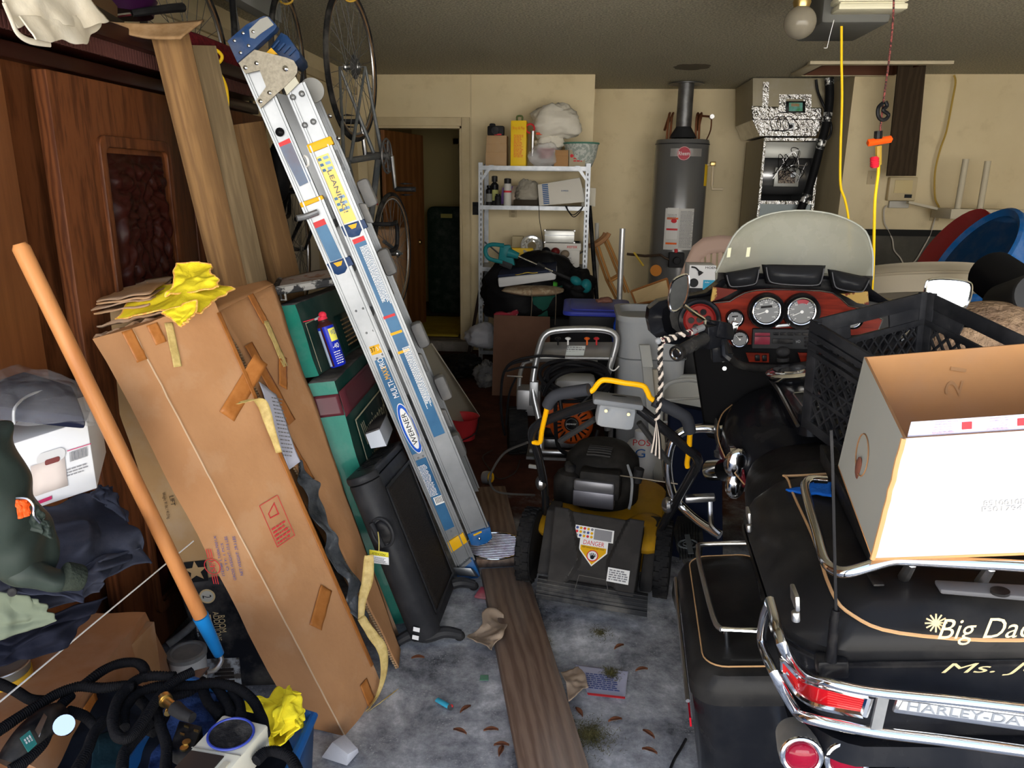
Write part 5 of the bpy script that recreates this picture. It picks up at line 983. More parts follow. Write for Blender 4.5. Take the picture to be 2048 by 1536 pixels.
t = blob('work_glove', 'small brown leather glove lying on the blue tote lid', 'glove', 1212, 600, 4.98, .045, .05, .02, mat('glove_leather', (.22, .10, .07), .6), 3, .2, part='glove_palm')
for k in range(4): q_ = wor(t)+V3((-.02-.004*k, -.035+.016*k, .018)); MB().tube([q_, q_+V3((-.035, -.01, -.004))], .008, 8).build('glove_finger', mat('glove_leather', None), t)
# poles, crutches
pole('black_tube', 'black tube leaning at the right end of the shelf', V3((at(1203, 610, Y=6.3).x+.03, 6.2, .002)), at(1179, 412, Y=6.55), .018, blks)
pole('white_tube', 'white plastic tube standing behind the black tube', V3((at(1198, 560, Y=6.9).x, 6.9, .002)), at(1194, 446, Y=6.9), .018, mat('tube_white', (.55, .53, .47), .5))
pole('steel_tube', 'bright steel tube standing beside the crutches', V3((at(1240, 592, Y=5.9).x, 5.9, .002)), at(1245, 457, Y=5.9), .022, mat('tube_steel', (.62, .62, .62), .35, .7))
oak = mat('crutch_oak', (.42, .20, .06), .5)
for k, (dx, lb) in enumerate(((0, 'front wooden crutch leaning on the alcove corner'), (-7, 'rear wooden crutch of the leaning pair'))):
    t = thing('crutch', lb, 'crutch', at(1250+dx, 600, Y=7.0+.05*k), 'wooden crutches leaning on the alcove corner'); Yc = 6.7+.08*k
    L = [(1196+dx, 490), (1204+dx, 515), (1220+dx, 560), (1240+dx, 600)]; R_ = [(1214+dx, 478), (1226+dx, 505), (1242+dx, 545), (1258+dx, 585)]
    MB().tube([at(*q_, Y=Yc) for q_ in L], .012, 8).build('stave', oak, t); MB().tube([at(*q_, Y=Yc) for q_ in R_], .012, 8).build('stave', oak, t)
    MB().tube([at(1184+dx, 492, Y=Yc), at(1196+dx, 488, Y=Yc), at(1212+dx, 476, Y=Yc), at(1218+dx, 466, Y=Yc)], .022, 10, 4).build('arm_rest', mat('rest_tan', (.36, .18, .08), .6), t); MB().tube([at(1222+dx, 562, Y=Yc), at(1243+dx, 550, Y=Yc)], .014, 8).build('hand_grip', oak, t)
a, b_, c, d = at(1272, 609, Y=5.0), at(1342, 596, Y=5.0), at(1334, 557, Y=5.08), at(1262, 583, Y=5.08)
t = thing('framed_board', 'small cork coloured board in a brown frame on the grey bin', 'framed board', a); MB().hexa([a, b_, b_+V3((0, .015, 0)), a+V3((0, .015, 0))], [d, c, c+V3((0, .015, 0)), d+V3((0, .015, 0))]).build('board', mat('cork', (.46, .34, .18), .7), t)
for s_, e_ in ((a, b_), (b_, c), (c, d), (d, a)): MB().tube([s_+V3((0, -.004, 0)), e_+V3((0, -.004, 0))], .008, 4).build('frame_side', mat('frame_brown', (.25, .10, .03), .5), t)
# ================================================================ water heater
wx, wy, wr_ = at(1364, 300, Y=7.5).x, 7.5, .252; wz = 1.985
t = thing('water_heater', 'tall dark grey water heater in the alcove', 'water heater', (wx, wy, 0)); wg = mat('heater_grey', (.15, .15, .148), .22, .35, coat=.5)
MB().lathe([(wr_*.98, .04), (wr_, .06), (wr_, wz-.02), (wr_*.97, wz), (0, wz+.006)], (wx, wy, 0), (0, 0, 1), 48).build('tank', wg, t); MB().lathe([(wr_*1.01, wz-.045), (wr_*1.01, wz-.035)], (wx, wy, 0), (0, 0, 1), 48).build('top_band', mat('band_dark', (.05, .05, .05), .4), t)
MB().lathe([(.13, 0), (.10, .05), (.075, .09), (.06, .12)], (wx, wy, wz+.02), (0, 0, 1), 24).cyl((wx+.1, wy, wz), (wx+.1, wy, wz+.03), .006).cyl((wx-.1, wy, wz), (wx-.1, wy, wz+.03), .006).build('draft_hood', dgrey, t)
MB().cyl((wx, wy, wz+.12), (wx, wy, CZ), .072, seg=28).build('flue_pipe', mat('old_galvanised', (.20, .20, .20), .45, .8, col2=(.12, .12, .12), ns=12), t); MB().lathe([(.07, .012), (.165, .0), (.165, .006)], (wx, wy, CZ-.02), (0, 0, 1), 32).build('flue_collar', mat('old_galvanised', None), t)
for s in (-1, 1):
    for e in (0, .05): MB().tube([(wx+s*.15-e*.6*s, wy, wz), (wx+s*(.145)-e*.6*s, wy-.0, wz+.20), (wx+s*.15-e*.6*s+.02, wy+.06, wz+.24), (wx+s*.16+.0, wy+.16, wz+.10)], .011, 8, 3).build('copper_pipe', copper, t)
MB().tube([(wx+.14, wy, wz+.22), (wx+.27, wy+.1, wz+.22)], .010, 8).tube([(wx+.27, wy+.1, wz+.22), (wx+.27, wy+.1, wz+.10), (wx+.22, wy, wz)], .007, 6, 3).build('copper_pipe', copper, t); MB().cyl((wx+.27, wy+.07, wz+.22), (wx+.27, wy+.13, wz+.22), .022, seg=10).build('valve', chromed, t)
def wdecal(az0, az1, z0, z1, m_, nm, rr_=.0012, n_=10): return MB().grid(lambda u, v: (wx+sin(az0+(az1-az0)*u)*(wr_+rr_), wy-cos(az0+(az1-az0)*u)*(wr_+rr_), z0+(z1-z0)*v), n_, 3).build(nm, m_, t)
wdecal(-.55, .65, 1.83, 1.90, mat('badge_grey', (.32, .31, .30), .35, .4), 'brand_strip'); fa = -.05
def wpt(az, z, e=.004): return V3((wx+sin(az)*(wr_+e), wy-cos(az)*(wr_+e), z))
MB().lathe([(0, 0), (.062, 0), (.062, .006), (0, .006)], wpt(fa, 1.855, 0), (sin(fa), -cos(fa), 0), 28).build('brand_badge', mat('badge_red', (.40, .02, .04), .3), t); MB().torus(wpt(fa, 1.855, .004), (sin(fa), -cos(fa), 0), .058, .003, 28, 5).build('badge_ring', whitep, t); text('Rheem', wpt(fa, 1.855, .008), (cos(fa), sin(fa), 0), (0, 0, 1), .10, .035, whitep, t)
z_a, z_b = at(1355, 500, Y=7.25).z, at(1355, 417, Y=7.25).z; wdecal(-.60, .50, z_a, z_b, mat('label_white', (.58, .57, .54), .5), 'instruction_label')
for k in range(3): wdecal(-.52, -.1, z_a+.12+.10*k-.02, z_a+.17+.10*k+.02, mat('label_inner', (.66, .65, .62), .5), 'pictogram_panel', .0018, 6)
for z_, m_ in ((z_a+.17+.10+.012, orange), (z_a+.17+.012, red), (z_a+.05, orange)): wdecal(-.52, -.1, z_, z_+.018, m_, 'warning_bar', .0024, 6)
MB().sphere(wpt(-.24, z_a+.27, .004), (.03, .004, .02), 10, 6).build('pictogram', redp, t); MB().words(wpt(.22, (z_a+z_b)/2, .006), (cos(.2), sin(.2), 0), (0, 0, 1), .13, (z_b-z_a)*.9, 26, .005, 3).words(wpt(-.3, z_a+.31, .006), (cos(-.3), sin(-.3), 0), (0, 0, 1), .10, .05, 4, .005, 3).build('label_print', greyp, t)
wdecal(.93, 1.25, at(1405, 372, Y=7.3).z, at(1405, 328, Y=7.3).z, yel, 'energy_label')
MB().tube([wpt(1.2, 1.76, .0), wpt(1.2, 1.76, .05), wpt(1.2, 1.58, .055), wpt(1.2, 1.54, .06), wpt(1.2, 1.54, .06)+V3((.10, 0, 0))], .013, 10, 0).build('relief_pipe', mat('pvc_cream', (.60, .50, .34), .5), t); MB().box(wpt(1.2, 1.77, .05), (.05, .04, .04)).build('relief_valve', brass, t, bev=.006)
c = at(1312, 541, Y=7.26); MB().lathe([(0, 0), (.055, 0), (.055, .003), (0, .003)], c, (-.25, -1, 0), 24).build('round_sticker', mat('sticker_orange', (.55, .20, .03), .5), t)
MB().box(at(1352, 520, Y=7.2), (.14, .08, .14)).cyl(at(1352, 520, Y=7.2), at(1352, 520, Y=7.2)+V3((0, -.09, 0)), .035, seg=16).build('gas_valve', dgrey, t, bev=.008); MB().cyl(at(1352, 505, Y=7.15), at(1352, 498, Y=7.15), .016, seg=12).build('valve_knob', red, t)
t = thing('gas_pipe', 'dark gas pipe with a yellow handled valve beside the water heater', 'pipe', at(1290, 512, Y=7.2)); MB().tube([at(1254, 508, Y=7.3), at(1290, 512, Y=7.25), at(1322, 510, Y=7.2)], .013, 8).tube([at(1322, 510, Y=7.2), at(1330, 516, Y=7.18), at(1345, 522, Y=7.18)], .010, 8).build('pipe_run', mat('pipe_brown', (.07, .045, .03), .5, .5), t); MB().tube([at(1268, 505, Y=7.22), at(1287, 532, Y=7.18)], .010, 6).build('valve_lever', mat('dull_yellow', None), t)
# ================================================================ air handler
AY = 7.15; t = thing('air_handler', 'open furnace air handler with foil taped plenum in the alcove', 'furnace', at(1575, 700, Y=7.4)); t.location.z = 0
P_ = lambda x, y, Y=AY: at(x, y, Y=Y)
ahg = mat('duct_tan', (.33, .29, .20), .55, .2, dust=.3); foil = mat('foil_tape', (.75, .74, .72), .25, 1., bump=1., bs=28, bd=.02, col2=(.5, .49, .47), ns=9)
a, b_, c, d = P_(1505, 240), P_(1648, 240), P_(1650, 158), P_(1505, 163); c.z = d.z = 2.49; dd = V3((0, .75, 0))
MB().hexa([a, b_, b_+dd, a+dd], [d, c, c+dd, d+dd]).build('plenum', ahg, t, bev=.004)
a2, b2 = P_(1520, 272), P_(1632, 272); MB().hexa([a2, b2, b2+dd, a2+dd], [a, b_, b_+dd, a+dd]).build('plenum_neck', foil, t)
a_, b__ = P_(1502, 212), P_(1644, 216)
MB().grid(lambda u, v: quad(a+V3((0, -.004, 0)), b_+V3((0, -.004, 0)), b__+V3((0, -.004, 0)), a_+V3((0, -.004, 0)))(u, v)+V3((0, .004*nz(u*20, v*20), 0)), 30, 10).build('foil_wrap', foil, t, solid=.002)
MB().obox(P_(1524, 214)+V3((0, -.006, 0)), P_(1536, 214)-P_(1524, 214), P_(1526, 164)-P_(1524, 214), V3((0, .002, 0))).build('foil_strip', foil, t)
for (x0, y0, x1, y1) in ((1558, 189, 1622, 198), (1558, 224, 1622, 238), (1558, 198, 1572, 226), (1606, 198, 1622, 226)): MB().obox(P_(x0, y1)+V3((0, -.010, 0)), P_(x1, y1)-P_(x0, y1), P_(x0, y0)-P_(x0, y1), V3((0, .003, 0))).build('foil_strip', foil, t)
MB().obox(P_(1571, 226)+V3((0, -.03, 0)), P_(1609, 226)-P_(1571, 226), P_(1571, 203)-P_(1571, 226), V3((0, .03, 0))).build('thermostat_case', blks, t, bev=.003)
MB().obox(P_(1576, 223)+V3((0, -.033, 0)), P_(1603, 223)-P_(1576, 223), P_(1576, 206)-P_(1576, 223), V3((0, .002, 0))).build('screen', mat('lcd_green', (.02, .10, .03), .3, emit=(.10, .32, .10, .25), col2=(.10, .22, .30), ns=22), t)
for s_ in range(2): MB().obox(P_(1580, 213-s_*3)+V3((0, -.034, 0)), V3((.07, 0, 0)), V3((0, 0, .006)), V3((0, .001, 0))).build('screen_text', mat('lcd_orange', (.5, .12, .02), .4), t)
MB().obox(P_(1576, 258)+V3((0, -.008, 0)), V3((.05, 0, 0)), V3((0, 0, .05)), V3((0, .004, 0))).build('limit_switch_plate', steel, t); MB().cyl(P_(1581, 253)+V3((0, -.008, 0)), P_(1581, 253)+V3((0, -.022, 0)), .016, seg=14).build('limit_switch', dgrey, t)
cab = mat('cabinet_grey', (.24, .245, .24), .4, .4); x0, x1 = P_(1521, 350).x, P_(1634, 350).x; zt_ = P_(1577, 276).z; zb = P_(1577, 405).z
MB().box((x0+.008, AY+.36, (zt_)/2), (.016, .72, zt_)).build('cabinet_side', ahg, t); MB().box((x1-.008, AY+.36, zt_/2), (.016, .72, zt_)).build('cabinet_side', cab, t); MB().box(((x0+x1)/2, AY+.71, zt_/2), (x1-x0, .016, zt_)).build('cabinet_back', mat('cabinet_dark', (.05, .05, .05), .6), t)
mb = MB().box(((x0+x1)/2, AY+.0, zt_-.012), (x1-x0, .03, .024)).box(((x0+x1)/2, AY, zb), (x1-x0, .03, .03)).box((x0+.01, AY, zt_/2), (.02, .02, zt_)).box((x1-.01, AY, zt_/2), (.02, .02, zt_)); mb.build('cabinet_frame', foil, t)
MB().box(((x0+x1)/2, AY+.03, zb/2), (x1-x0-.04, .02, zb)).build('lower_panel', mat('panel_bluegrey', (.22, .25, .25), .4, .3), t); MB().box(((x0+x1)/2, AY+.05, zt_-.10), (x1-x0-.04, .02, .14)).build('upper_panel', mat('panel_light', (.36, .36, .33), .4, .4), t, bev=.004)
dc = V3(((x0+x1)/2, AY+.28, P_(1577, 350).z)); MB().lathe([(.10, -.22), (.175, -.22), (.18, -.2), (.18, .2), (.175, .22), (.10, .22)], dc, (1, 0, 0), 36).build('blower_drum', mat('drum_steel', (.30, .30, .30), .3, .8), t); MB().lathe([(.10, -.225), (.13, -.24), (.10, -.2)], dc, (1, 0, 0), 30).build('blower_inlet', mat('insul_yellow', (.25, .18, .05), .8), t)
bx = P_(1577, 354); bx.y = AY+.07; MB().box(bx, (.22, .03, .17)).build('control_board_tray', mat('panel_light', None), t, bev=.004); MB().box(bx+V3((0, -.018, 0)), (.15, .006, .11)).build('circuit_board', mat('pcb', (.30, .24, .18), .5, col2=(.05, .04, .04), ns=70, thr=(.48, .52)), t); MB().box(bx+V3((.05, -.026, .02)), (.045, .02, .04)).build('transformer', steel, t)
rr = random.Random(5); wm = mat('wire_black', (.012, .010, .010), .5)
for k in range(9):
    q_ = bx+V3((rr.uniform(-.08, .08), -.03, rr.uniform(-.04, .05))); MB().tube([q_, q_+V3((rr.uniform(-.08, .08), -.03, rr.uniform(.02, .12))), q_+V3((rr.uniform(-.12, .12), -.02, rr.uniform(.08, .22))), q_+V3((rr.uniform(-.08, .1), 0, rr.uniform(.02, .25))), q_+V3((rr.uniform(-.1, .1), .0, -.02))], .0035, 5, 5).build('wire', wm if k % 3 else chromed, t)
for k in range(3): q_ = P_(1545+12*k, 262); MB().tube([q_+V3((0, -.01, 0)), q_+V3((-.03, -.03, .08)), q_+V3((.03, -.03, .12)), q_+V3((.06+.03*k, -.02, .02)), q_+V3((-.03, -.015, -.0))], .003, 5, 5).build('wire', wm, t)
t = thing('refrigerant_line', 'thick black insulated refrigerant line with silver tape down the furnace front', 'pipe', P_(1600, 430))
pts = [P_(x, y)+V3((0, -.07, 0)) for x, y in ((1653, 158), (1654, 200), (1648, 245), (1637, 290), (1624, 340), (1612, 380), (1597, 420), (1590, 450))]; MB().tube(pts, .036, 14, 5).build('insulation', mat('foam_black', (.012, .012, .013), .6, bump=.5, bs=20), t)
for k in (0, 8, 14, 26): q1, q2 = catmull(pts, 5)[k], catmull(pts, 5)[k+2]; MB().tube([q1, q2], .0385, 14).build('silver_tape', mat('taped_black', (.03, .03, .03), .25, .4, col2=(.65, .65, .63), ns=30, thr=(.5, .54)), t)
MB().tube([P_(1630, 160)+V3((0, -.03, 0)), P_(1634, 185)+V3((0, -.03, 0)), P_(1645, 215)+V3((0, -.05, 0)), P_(1660, 250)+V3((0, -.03, 0)), P_(1656, 275)+V3((0, -.03, 0)), P_(1640, 285)+V3((0, -.03, 0))], .011, 8, 5).build('drain_tube', blks, t)
# ================================================================ chair and fixture box behind the motorcycle
t = thing('resin_chair', 'dusty pink resin garden chair behind the motorcycle', 'chair', at(1410, 720, Y=5.1)); t.location.z = 0; rp = mat('resin_pink', (.36, .25, .20), .5)
CY = 5.0; outl = [(1352, 590), (1356, 560), (1372, 520), (1385, 492), (1405, 476), (1440, 471), (1475, 474), (1505, 486), (1522, 520), (1535, 580)]
O_ = [at(x, y, Y=CY+.10*((590-y)/120)) for x, y in outl]; cen = at(1442, 585, Y=CY)
MB().grid(lambda u, v: O_[min(int(round(u*9)), 9)].lerp(cen, v*.30 if v else 0), 10, 4).build('back_frame', rp, t, solid=.02)
for k in range(7): MB().hexa([at(1398+k*12, 575, Y=CY)+V3((0, .02*0, 0)), at(1406+k*12, 575, Y=CY), at(1406+k*12, 575, Y=CY)+V3((0, .01, 0)), at(1398+k*12, 575, Y=CY)+V3((0, .01, 0))], [at(1401+k*12, 498, Y=CY+.07), at(1409+k*12, 498, Y=CY+.07), at(1409+k*12, 498, Y=CY+.08), at(1401+k*12, 498, Y=CY+.08)]).build('back_slat', rp, t)
MB().obox(at(1356, 600, Y=4.6), V3((.5, 0, 0)), V3((0, .5, 0)), V3((0, 0, -.03))).build('seat', rp, t, bev=.01)
for x, y in ((1362, 4.65), (1520, 4.65), (1365, 5.05), (1515, 5.05)): q_ = at(x, 604, Y=y); MB().tube([q_, (q_.x, q_.y, 0)], (.03, .02), 8).build('leg', rp, t)
pbox('dark_carton', 'dark carton supporting the white faucet box', 'box', 1372, 577, 1436, 700, 4.32, .25, dgrey, base=.003)
t, c, w_, h_ = pbox('faucet_box', 'white faucet box with a blue corner panel behind the mirror', 'box', 1376, 531, 1433, 576, 4.30, .18, mat('box_white', (.66, .66, .66), .5))
text('MOEN', c+V3((.045, -.001, .052)), XA1, ZA1, .062, .013, blackp, t); MB().box(c+V3((.045, -.0015, -.045)), (.075, .002, .055)).build('blue_panel', mat('panel_cyan', (.03, .30, .48), .4), t); text('Adler', c+V3((.03, -.003, -.03)), XA1, ZA1, .028, .008, whitep, t)
MB().lathe([(.0, 0), (.018, .0), (.022, .004)], c+V3((-.045, -.006, -.035)), (0, -1, 0), 20).torus(c+V3((-.045, -.003, -.035)), (0, 1, 0), .022, .004, 20, 6).tube([c+V3((-.065, -.004, .055)), c+V3((-.04, -.006, .05)), c+V3((-.02, -.006, .03))], .005, 6, 3).cyl(c+V3((-.02, -.004, .03)), c+V3((-.008, -.006, .015)), .008, .016, 12).build('shower_picture', dgrey, t)
# ================================================================ ceiling lamp, opener, cords
c = at(1600, 45, Y=3.4); t = thing('ceiling_bulb', 'bare round frosted bulb in a brass ceiling socket', 'lamp', V3((c.x, c.y, c.z))); MB().sphere(c, .064, 28, 18).build('globe', mat('frosted_globe', (.19, .17, .13), .15, coat=.8), t)
MB().lathe([(.030, .055), (.036, .075), (.034, .085), (.040, .095), (.038, .115), (.05, .16), (.055, CZ-c.z)], c, (0, 0, 1), 28).build('socket', brass, t)
a = at(1640, 48, Y=3.55); b_ = at(1790, 45, Y=3.55); t = thing('door_opener', 'garage door opener hanging from the ceiling with a ribbed light cover', 'opener', ((a.x+b_.x)/2, 3.7, a.z))
MB().box(((a.x+b_.x)/2-.01, 3.75, a.z+.085), (b_.x-a.x-.02, .42, .17)).build('housing', mat('opener_grey', (.10, .10, .09), .5), t, bev=.02)
lc = mat('lens_white', (.60, .57, .42), .35, coat=.2); lx0, lx1 = at(1663, 30, Y=3.48).x, at(1815, 20, Y=3.48).x
mb = MB()
for k in range(6): mb.box(((lx0+lx1)/2-.002*k, 3.50, a.z+.045+.03*k), (lx1-lx0-.03+.008*k, .12, .022)).box(((lx0+lx1)/2, 3.505, a.z+.06+.03*k), (lx1-lx0-.045, .10, .012))
mb.build('light_cover', lc, t, bev=.004); MB().box(((lx0+lx1)/2, 3.435, a.z+.20), (.15, .004, .05)).build('orange_label', mat('opener_label', (.50, .25, .06), .5), t)
MB().box(((a.x+b_.x)/2, 3.75, a.z+.25), (.04, .30, .22)).build('ceiling_bracket', steel, t)
MB().tube([at(1668, 40, Y=3.5), at(1660, 70, Y=3.5), at(1654, 96, Y=3.5), at(1648, 96, Y=3.5)], .0015, 5).build('antenna_wire', whitep, t)
ycord = mat('cord_yellow', (.80, .52, .01), .4)
tag(MB().tube([at(x, y, Y=3.6) for x, y in ((1683, 52), (1683, 120), (1684, 200), (1681, 300), (1681, 370), (1690, 400), (1697, 440), (1699, 500))], .0055, 8, 6).build('extension_lead', ycord), 'yellow power cord hanging from the opener behind the windshield', 'cord')
tag(MB().tube([at(x, y, Y=2.9) for x, y in ((1757, 330), (1756, 350), (1750, 400), (1748, 470), (1747, 520), (1744, 580), (1741, 640))], .0055, 8, 6).build('extension_lead', ycord), 'yellow power cord hanging in front of the windshield edge below the orange tap', 'cord')
t = thing('release_rope', 'red and black release rope with a black hook and orange handle', 'rope', at(1752, 290, Y=2.9)); MB().tube([at(x, y, Y=3.0) for x, y in ((1788, -20), (1786, 40), (1778, 120), (1766, 210), (1757, 290), (1753, 320))], .0035, 6, 4).build('rope', mat('rope_red', (.30, .08, .07), .8, col2=(.03, .02, .02), ns=150, thr=(.45, .55)), t)
MB().tube([at(x, y, Y=2.98) for x, y in ((1771, 203), (1774, 212), (1766, 220), (1777, 229), (1772, 238), (1762, 239), (1756, 230), (1757, 215), (1766, 206))], .007, 8, 4).build('hook', blks, t)
t = thing('cord_tap', 'orange three way cord tap on the hanging yellow cord', 'cord tap', at(1757, 300, Y=2.88)); a, b_ = at(1735, 286, Y=2.88), at(1783, 278, Y=2.88); MB().tube([a, b_], .017, 4, flat=.8).build('tap_bar', mat('tap_orange', (.80, .10, .01), .4), t, bev=.003); MB().tube([at(1757, 262, Y=2.88), at(1756, 278, Y=2.88)], .014, 10).build('plug', blks, t); MB().tube([at(1757, 292, Y=2.88), at(1757, 330, Y=2.88)], .011, 8).build('socket_body', mat('tap_amber', (.35, .22, .03), .3), t)
mb = MB()
for k in range(4): mb.torus(at(1749, 317+k*5, Y=2.86), (0, 0, 1), .011, .005, 14, 6)
mb.cyl(at(1749, 313, Y=2.86), at(1749, 336, Y=2.86), .010).build('ribbed_grip', mat('grip_red', (.60, .02, .04), .4), t)
tag(MB().tube([at(x, y, Y=6.93) for x, y in ((1908, 150), (1911, 165), (1905, 200), (1893, 262), (1880, 300), (1870, 345), (1870, 395), (1878, 415), (1872, 425))], .008, 8, 5).build('wall_cable', mat('cable_ochre', (.42, .27, .05), .5)), 'ochre cable running down the back wall to the outlet', 'cable')
pvc = mat('pvc_white', (.55, .49, .36), .5)
for k, (x, y0, y1) in enumerate(((1932, 318, 432), (1976, 322, 440))): pole('pvc_pipe', ('left', 'right')[k]+' cream plastic pipe standing against the back wall at right', at(x-20, y1, Y=6.6), at(x, y0, Y=6.6), .024, pvc)
t, c, w_, h_ = pbox('wall_rack', 'cream wooden wall rack above the blue barrel', 'rack', 1900, 420, 2060, 438, 6.5, .35, pvc)
MB().obox(at(1818, 402, Y=6.8), at(1915, 424, Y=6.7)-at(1818, 402, Y=6.8), V3((0, .05, 0)), V3((0, 0, -.02))).build('rack_arm', pvc, t)
# ================================================================ barrels and duct at right
MC_ = at(1940, 516, Y=4.1); AX = V3((.86, .0, -.50)).normalized(); t = thing('blue_barrel', 'open blue plastic barrel lying tilted behind the motorcycle', 'barrel', MC_+AX*.4+V3((0, 0, -.3))); bl = mat('barrel_blue', (.006, .085, .27), .4, dust=.15)
MB().lathe([(.262, .02), (.29, .0), (.305, .012), (.305, .035), (.288, .045), (.282, .09), (.30, .2), (.30, .72), (.28, .80), (0, .80), (0, .79), (.27, .78), (.285, .2), (.268, .04), (.262, .02)], MC_, AX, 48).build('barrel_body', bl, t)
q_ = at(2040, 515, Y=3.9); u_ = AX; n_ = (q_-(MC_+AX*(q_-MC_).dot(AX))).normalized(); text('155 CC', MC_+AX*.33+n_*.303+V3((0, 0, 0)), n_.cross(AX), AX*-1, .09, .035, whitep, t)
c = MC_+V3((.10, .45, .0)); t = thing('red_barrel', 'dark red plastic tub behind the blue barrel', 'tub', c); MB().lathe([(.0, .01), (.26, .0), (.28, .0), (.27, .5), (0, .5)], c, AX, 32).build('tub_body', mat('tub_red', (.35, .014, .020), .4), t)
c = at(1840, 640, Y=4.2); t = thing('cream_tub', 'large upturned cream round lid behind the milk crate', 'lid', c); cc = at(1835, 586, Y=4.2)
MB().lathe([(.44, -.04), (.44, .04), (.42, .07), (.36, .10), (.34, .12), (0, .15)], cc, (0, .25, 1), 48, 1., 1.).build('tub_body', mat('tub_cream', (.50, .44, .33), .5, dust=.2), t); MB().torus(cc+V3((0, 0, .055)), (0, .25, 1), .425, .008, 48, 6).build('tub_rim', mat('tub_rim', (.42, .36, .26), .5), t)
t = thing('flexible_duct', 'black corrugated flexible duct beside the blue barrel', 'duct', at(2030, 640, Y=3.2)); P0_, P1_ = at(1985, 548, Y=3.5), at(2075, 612, Y=3.1)
n_ = 60; mb = MB(); mb.tube([P0_.lerp(P1_, k/n_) for k in range(n_+1)], lambda s: .098+.005*(int(round(s*n_)) % 2), 28).build('duct_body', mat('duct_black', (.012, .012, .013), .35, coat=.2), t)
MB().tube([at(2010, 610, Y=2.9).lerp(at(2080, 590, Y=2.6), k/40) for k in range(41)], lambda s: .075+.005*(int(round(s*40)) % 2), 28).build('duct_end', mat('duct_shiny', (.03, .03, .03), .3, .3), t)
tag(MB().box((2.9, 5.2, .45), (1.7, 1.2, .9)).build('draped_bench', mat('bench_dark', (.05, .048, .042), .7), bev=.03), 'dark covered bench behind the motorcycle at right', 'bench')
tag(MB().box((2.75, 4.05, .32), (1.0, .7, .64)).build('plastic_chest', mat('chest_dark', (.04, .04, .04), .6), bev=.03), 'dark plastic chest under the blue barrel', 'chest')
# ================================================================ grey bins between washer and motorcycle
t = thing('grey_bin', 'tall light grey plastic bin standing behind the mower handle', 'bin', (.44, 4.35, 0)); gb_ = mat('bin_grey', (.30, .315, .33), .45, dust=.15)
top = at(1300, 618, Y=4.35).z
ring = lambda w_, d_, z: [(x, y, z) for x, y in [(.45+px_, 4.30+py_) for px_, py_ in rnd_poly(w_, d_, .09, 6)]]
mb = MB(); Rs = [ring(.34, .44, .0), ring(.36, .46, .3), ring(.385, .48, .75), ring(.39, .485, top-.03), ring(.41, .505, top-.03), ring(.41, .505, top), ring(.35, .44, top), ring(.34, .43, top-.04)]; N_ = len(Rs[0])
mb.add([p_ for r_ in Rs for p_ in r_], [(i*N_+k, i*N_+(k+1) % N_, (i+1)*N_+(k+1) % N_, (i+1)*N_+k) for i in range(len(Rs)-1) for k in range(N_)]+[tuple(range(N_-1, -1, -1)), tuple((len(Rs)-1)*N_+k for k in range(N_))]).build('bin_body', gb_, t)
MB().tube([(.45+a_*1.01, 4.30+b2*1.01, .62) for a_, b2 in rnd_poly(.385, .475, .09, 6)], .004, 5, closed=True).build('bin_seam', mat('seam_grey', (.15, .16, .17), .5), t)
for x, w_ in ((1300, 26), (1322, 20)):
    a, b_ = at(x-w_/2, 700, Y=3.85), at(x+w_/2, 690, Y=3.85)
t = thing('folded_lounger', 'folded grey and beige plastic lounger standing against the grey bin', 'lounger', at(1320, 960, Y=3.4)); t.location.z = 0
lg = mat('lounger_grey', (.36, .37, .36), .5, dust=.2)
def lstrip(px0, px1, y0, y1, w_, nm, m_, Y0_=3.95, Y1_=3.6): MB().hexa([at(px1-w_/2, y1, Y=Y1_), at(px1+w_/2, y1, Y=Y1_), at(px1+w_/2, y1, Y=Y1_)+V3((0, .03, 0)), at(px1-w_/2, y1, Y=Y1_)+V3((0, .03, 0))], [at(px0-w_/2, y0, Y=Y0_), at(px0+w_/2, y0, Y=Y0_), at(px0+w_/2, y0, Y=Y0_)+V3((0, .03, 0)), at(px0-w_/2, y0, Y=Y0_)+V3((0, .03, 0))]).build(nm, m_, t, bev=.006)
lstrip(1289, 1296, 690, 735, 22, 'headrest', lg, 3.9, 3.85); lstrip(1294, 1318, 732, 965, 20, 'side_rail', lg, 3.88, 3.5); lstrip(1308, 1330, 740, 955, 16, 'side_rail', mat('lounger_beige', (.42, .39, .33), .6), 3.9, 3.55); lstrip(1375, 1385, 750, 930, 100, 'back_panel', lg, 4.1, 3.75)
MB().tube([at(x, y, Y=3.72) for x, y in ((1322, 930), (1322, 800), (1332, 772), (1352, 762), (1385, 760), (1420, 768))], .012, 8, 4).build('frame_tube', lg, t)
for k in range(7): MB().tube([at(1326, 800+k*22, Y=3.70), at(1400, 796+k*22, Y=3.72)], .007, 6).build('frame_slat', lg, t)
c = at(1280, 925, Y=3.55); t = thing('cleaner_bottle', 'white cleaner jug with red and blue lettering on the floor', 'bottle', V3((c.x, 3.6, 0)))
MB().lathe([(.085, 0), (.09, .02), (.09, .24), (.06, .30), (.03, .32), (.03, .36), (0, .36)], (c.x, 3.6, 0), (0, 0, 1), 28).build('jug_body', mat('jug_white', (.62, .64, .68), .4), t)
text('POS', at(1283, 884, Y=3.50), XA1, ZA1, .085, .032, redp, t, lift=.012); text('G', at(1280, 905, Y=3.50), XA1, ZA1, .05, .045, mat('jug_blue', (.02, .12, .42), .5), t, lift=.012); MB().lathe([(.0915, .035), (.0915, .05)], (c.x, 3.6, 0), (0, 0, 1), 28).build('red_band', redp, t)
MB().lathe([(.0915, .055), (.0915, .062)], (c.x, 3.6, 0), (0, 0, 1), 28).build('blue_band', mat('jug_blue', None), t)
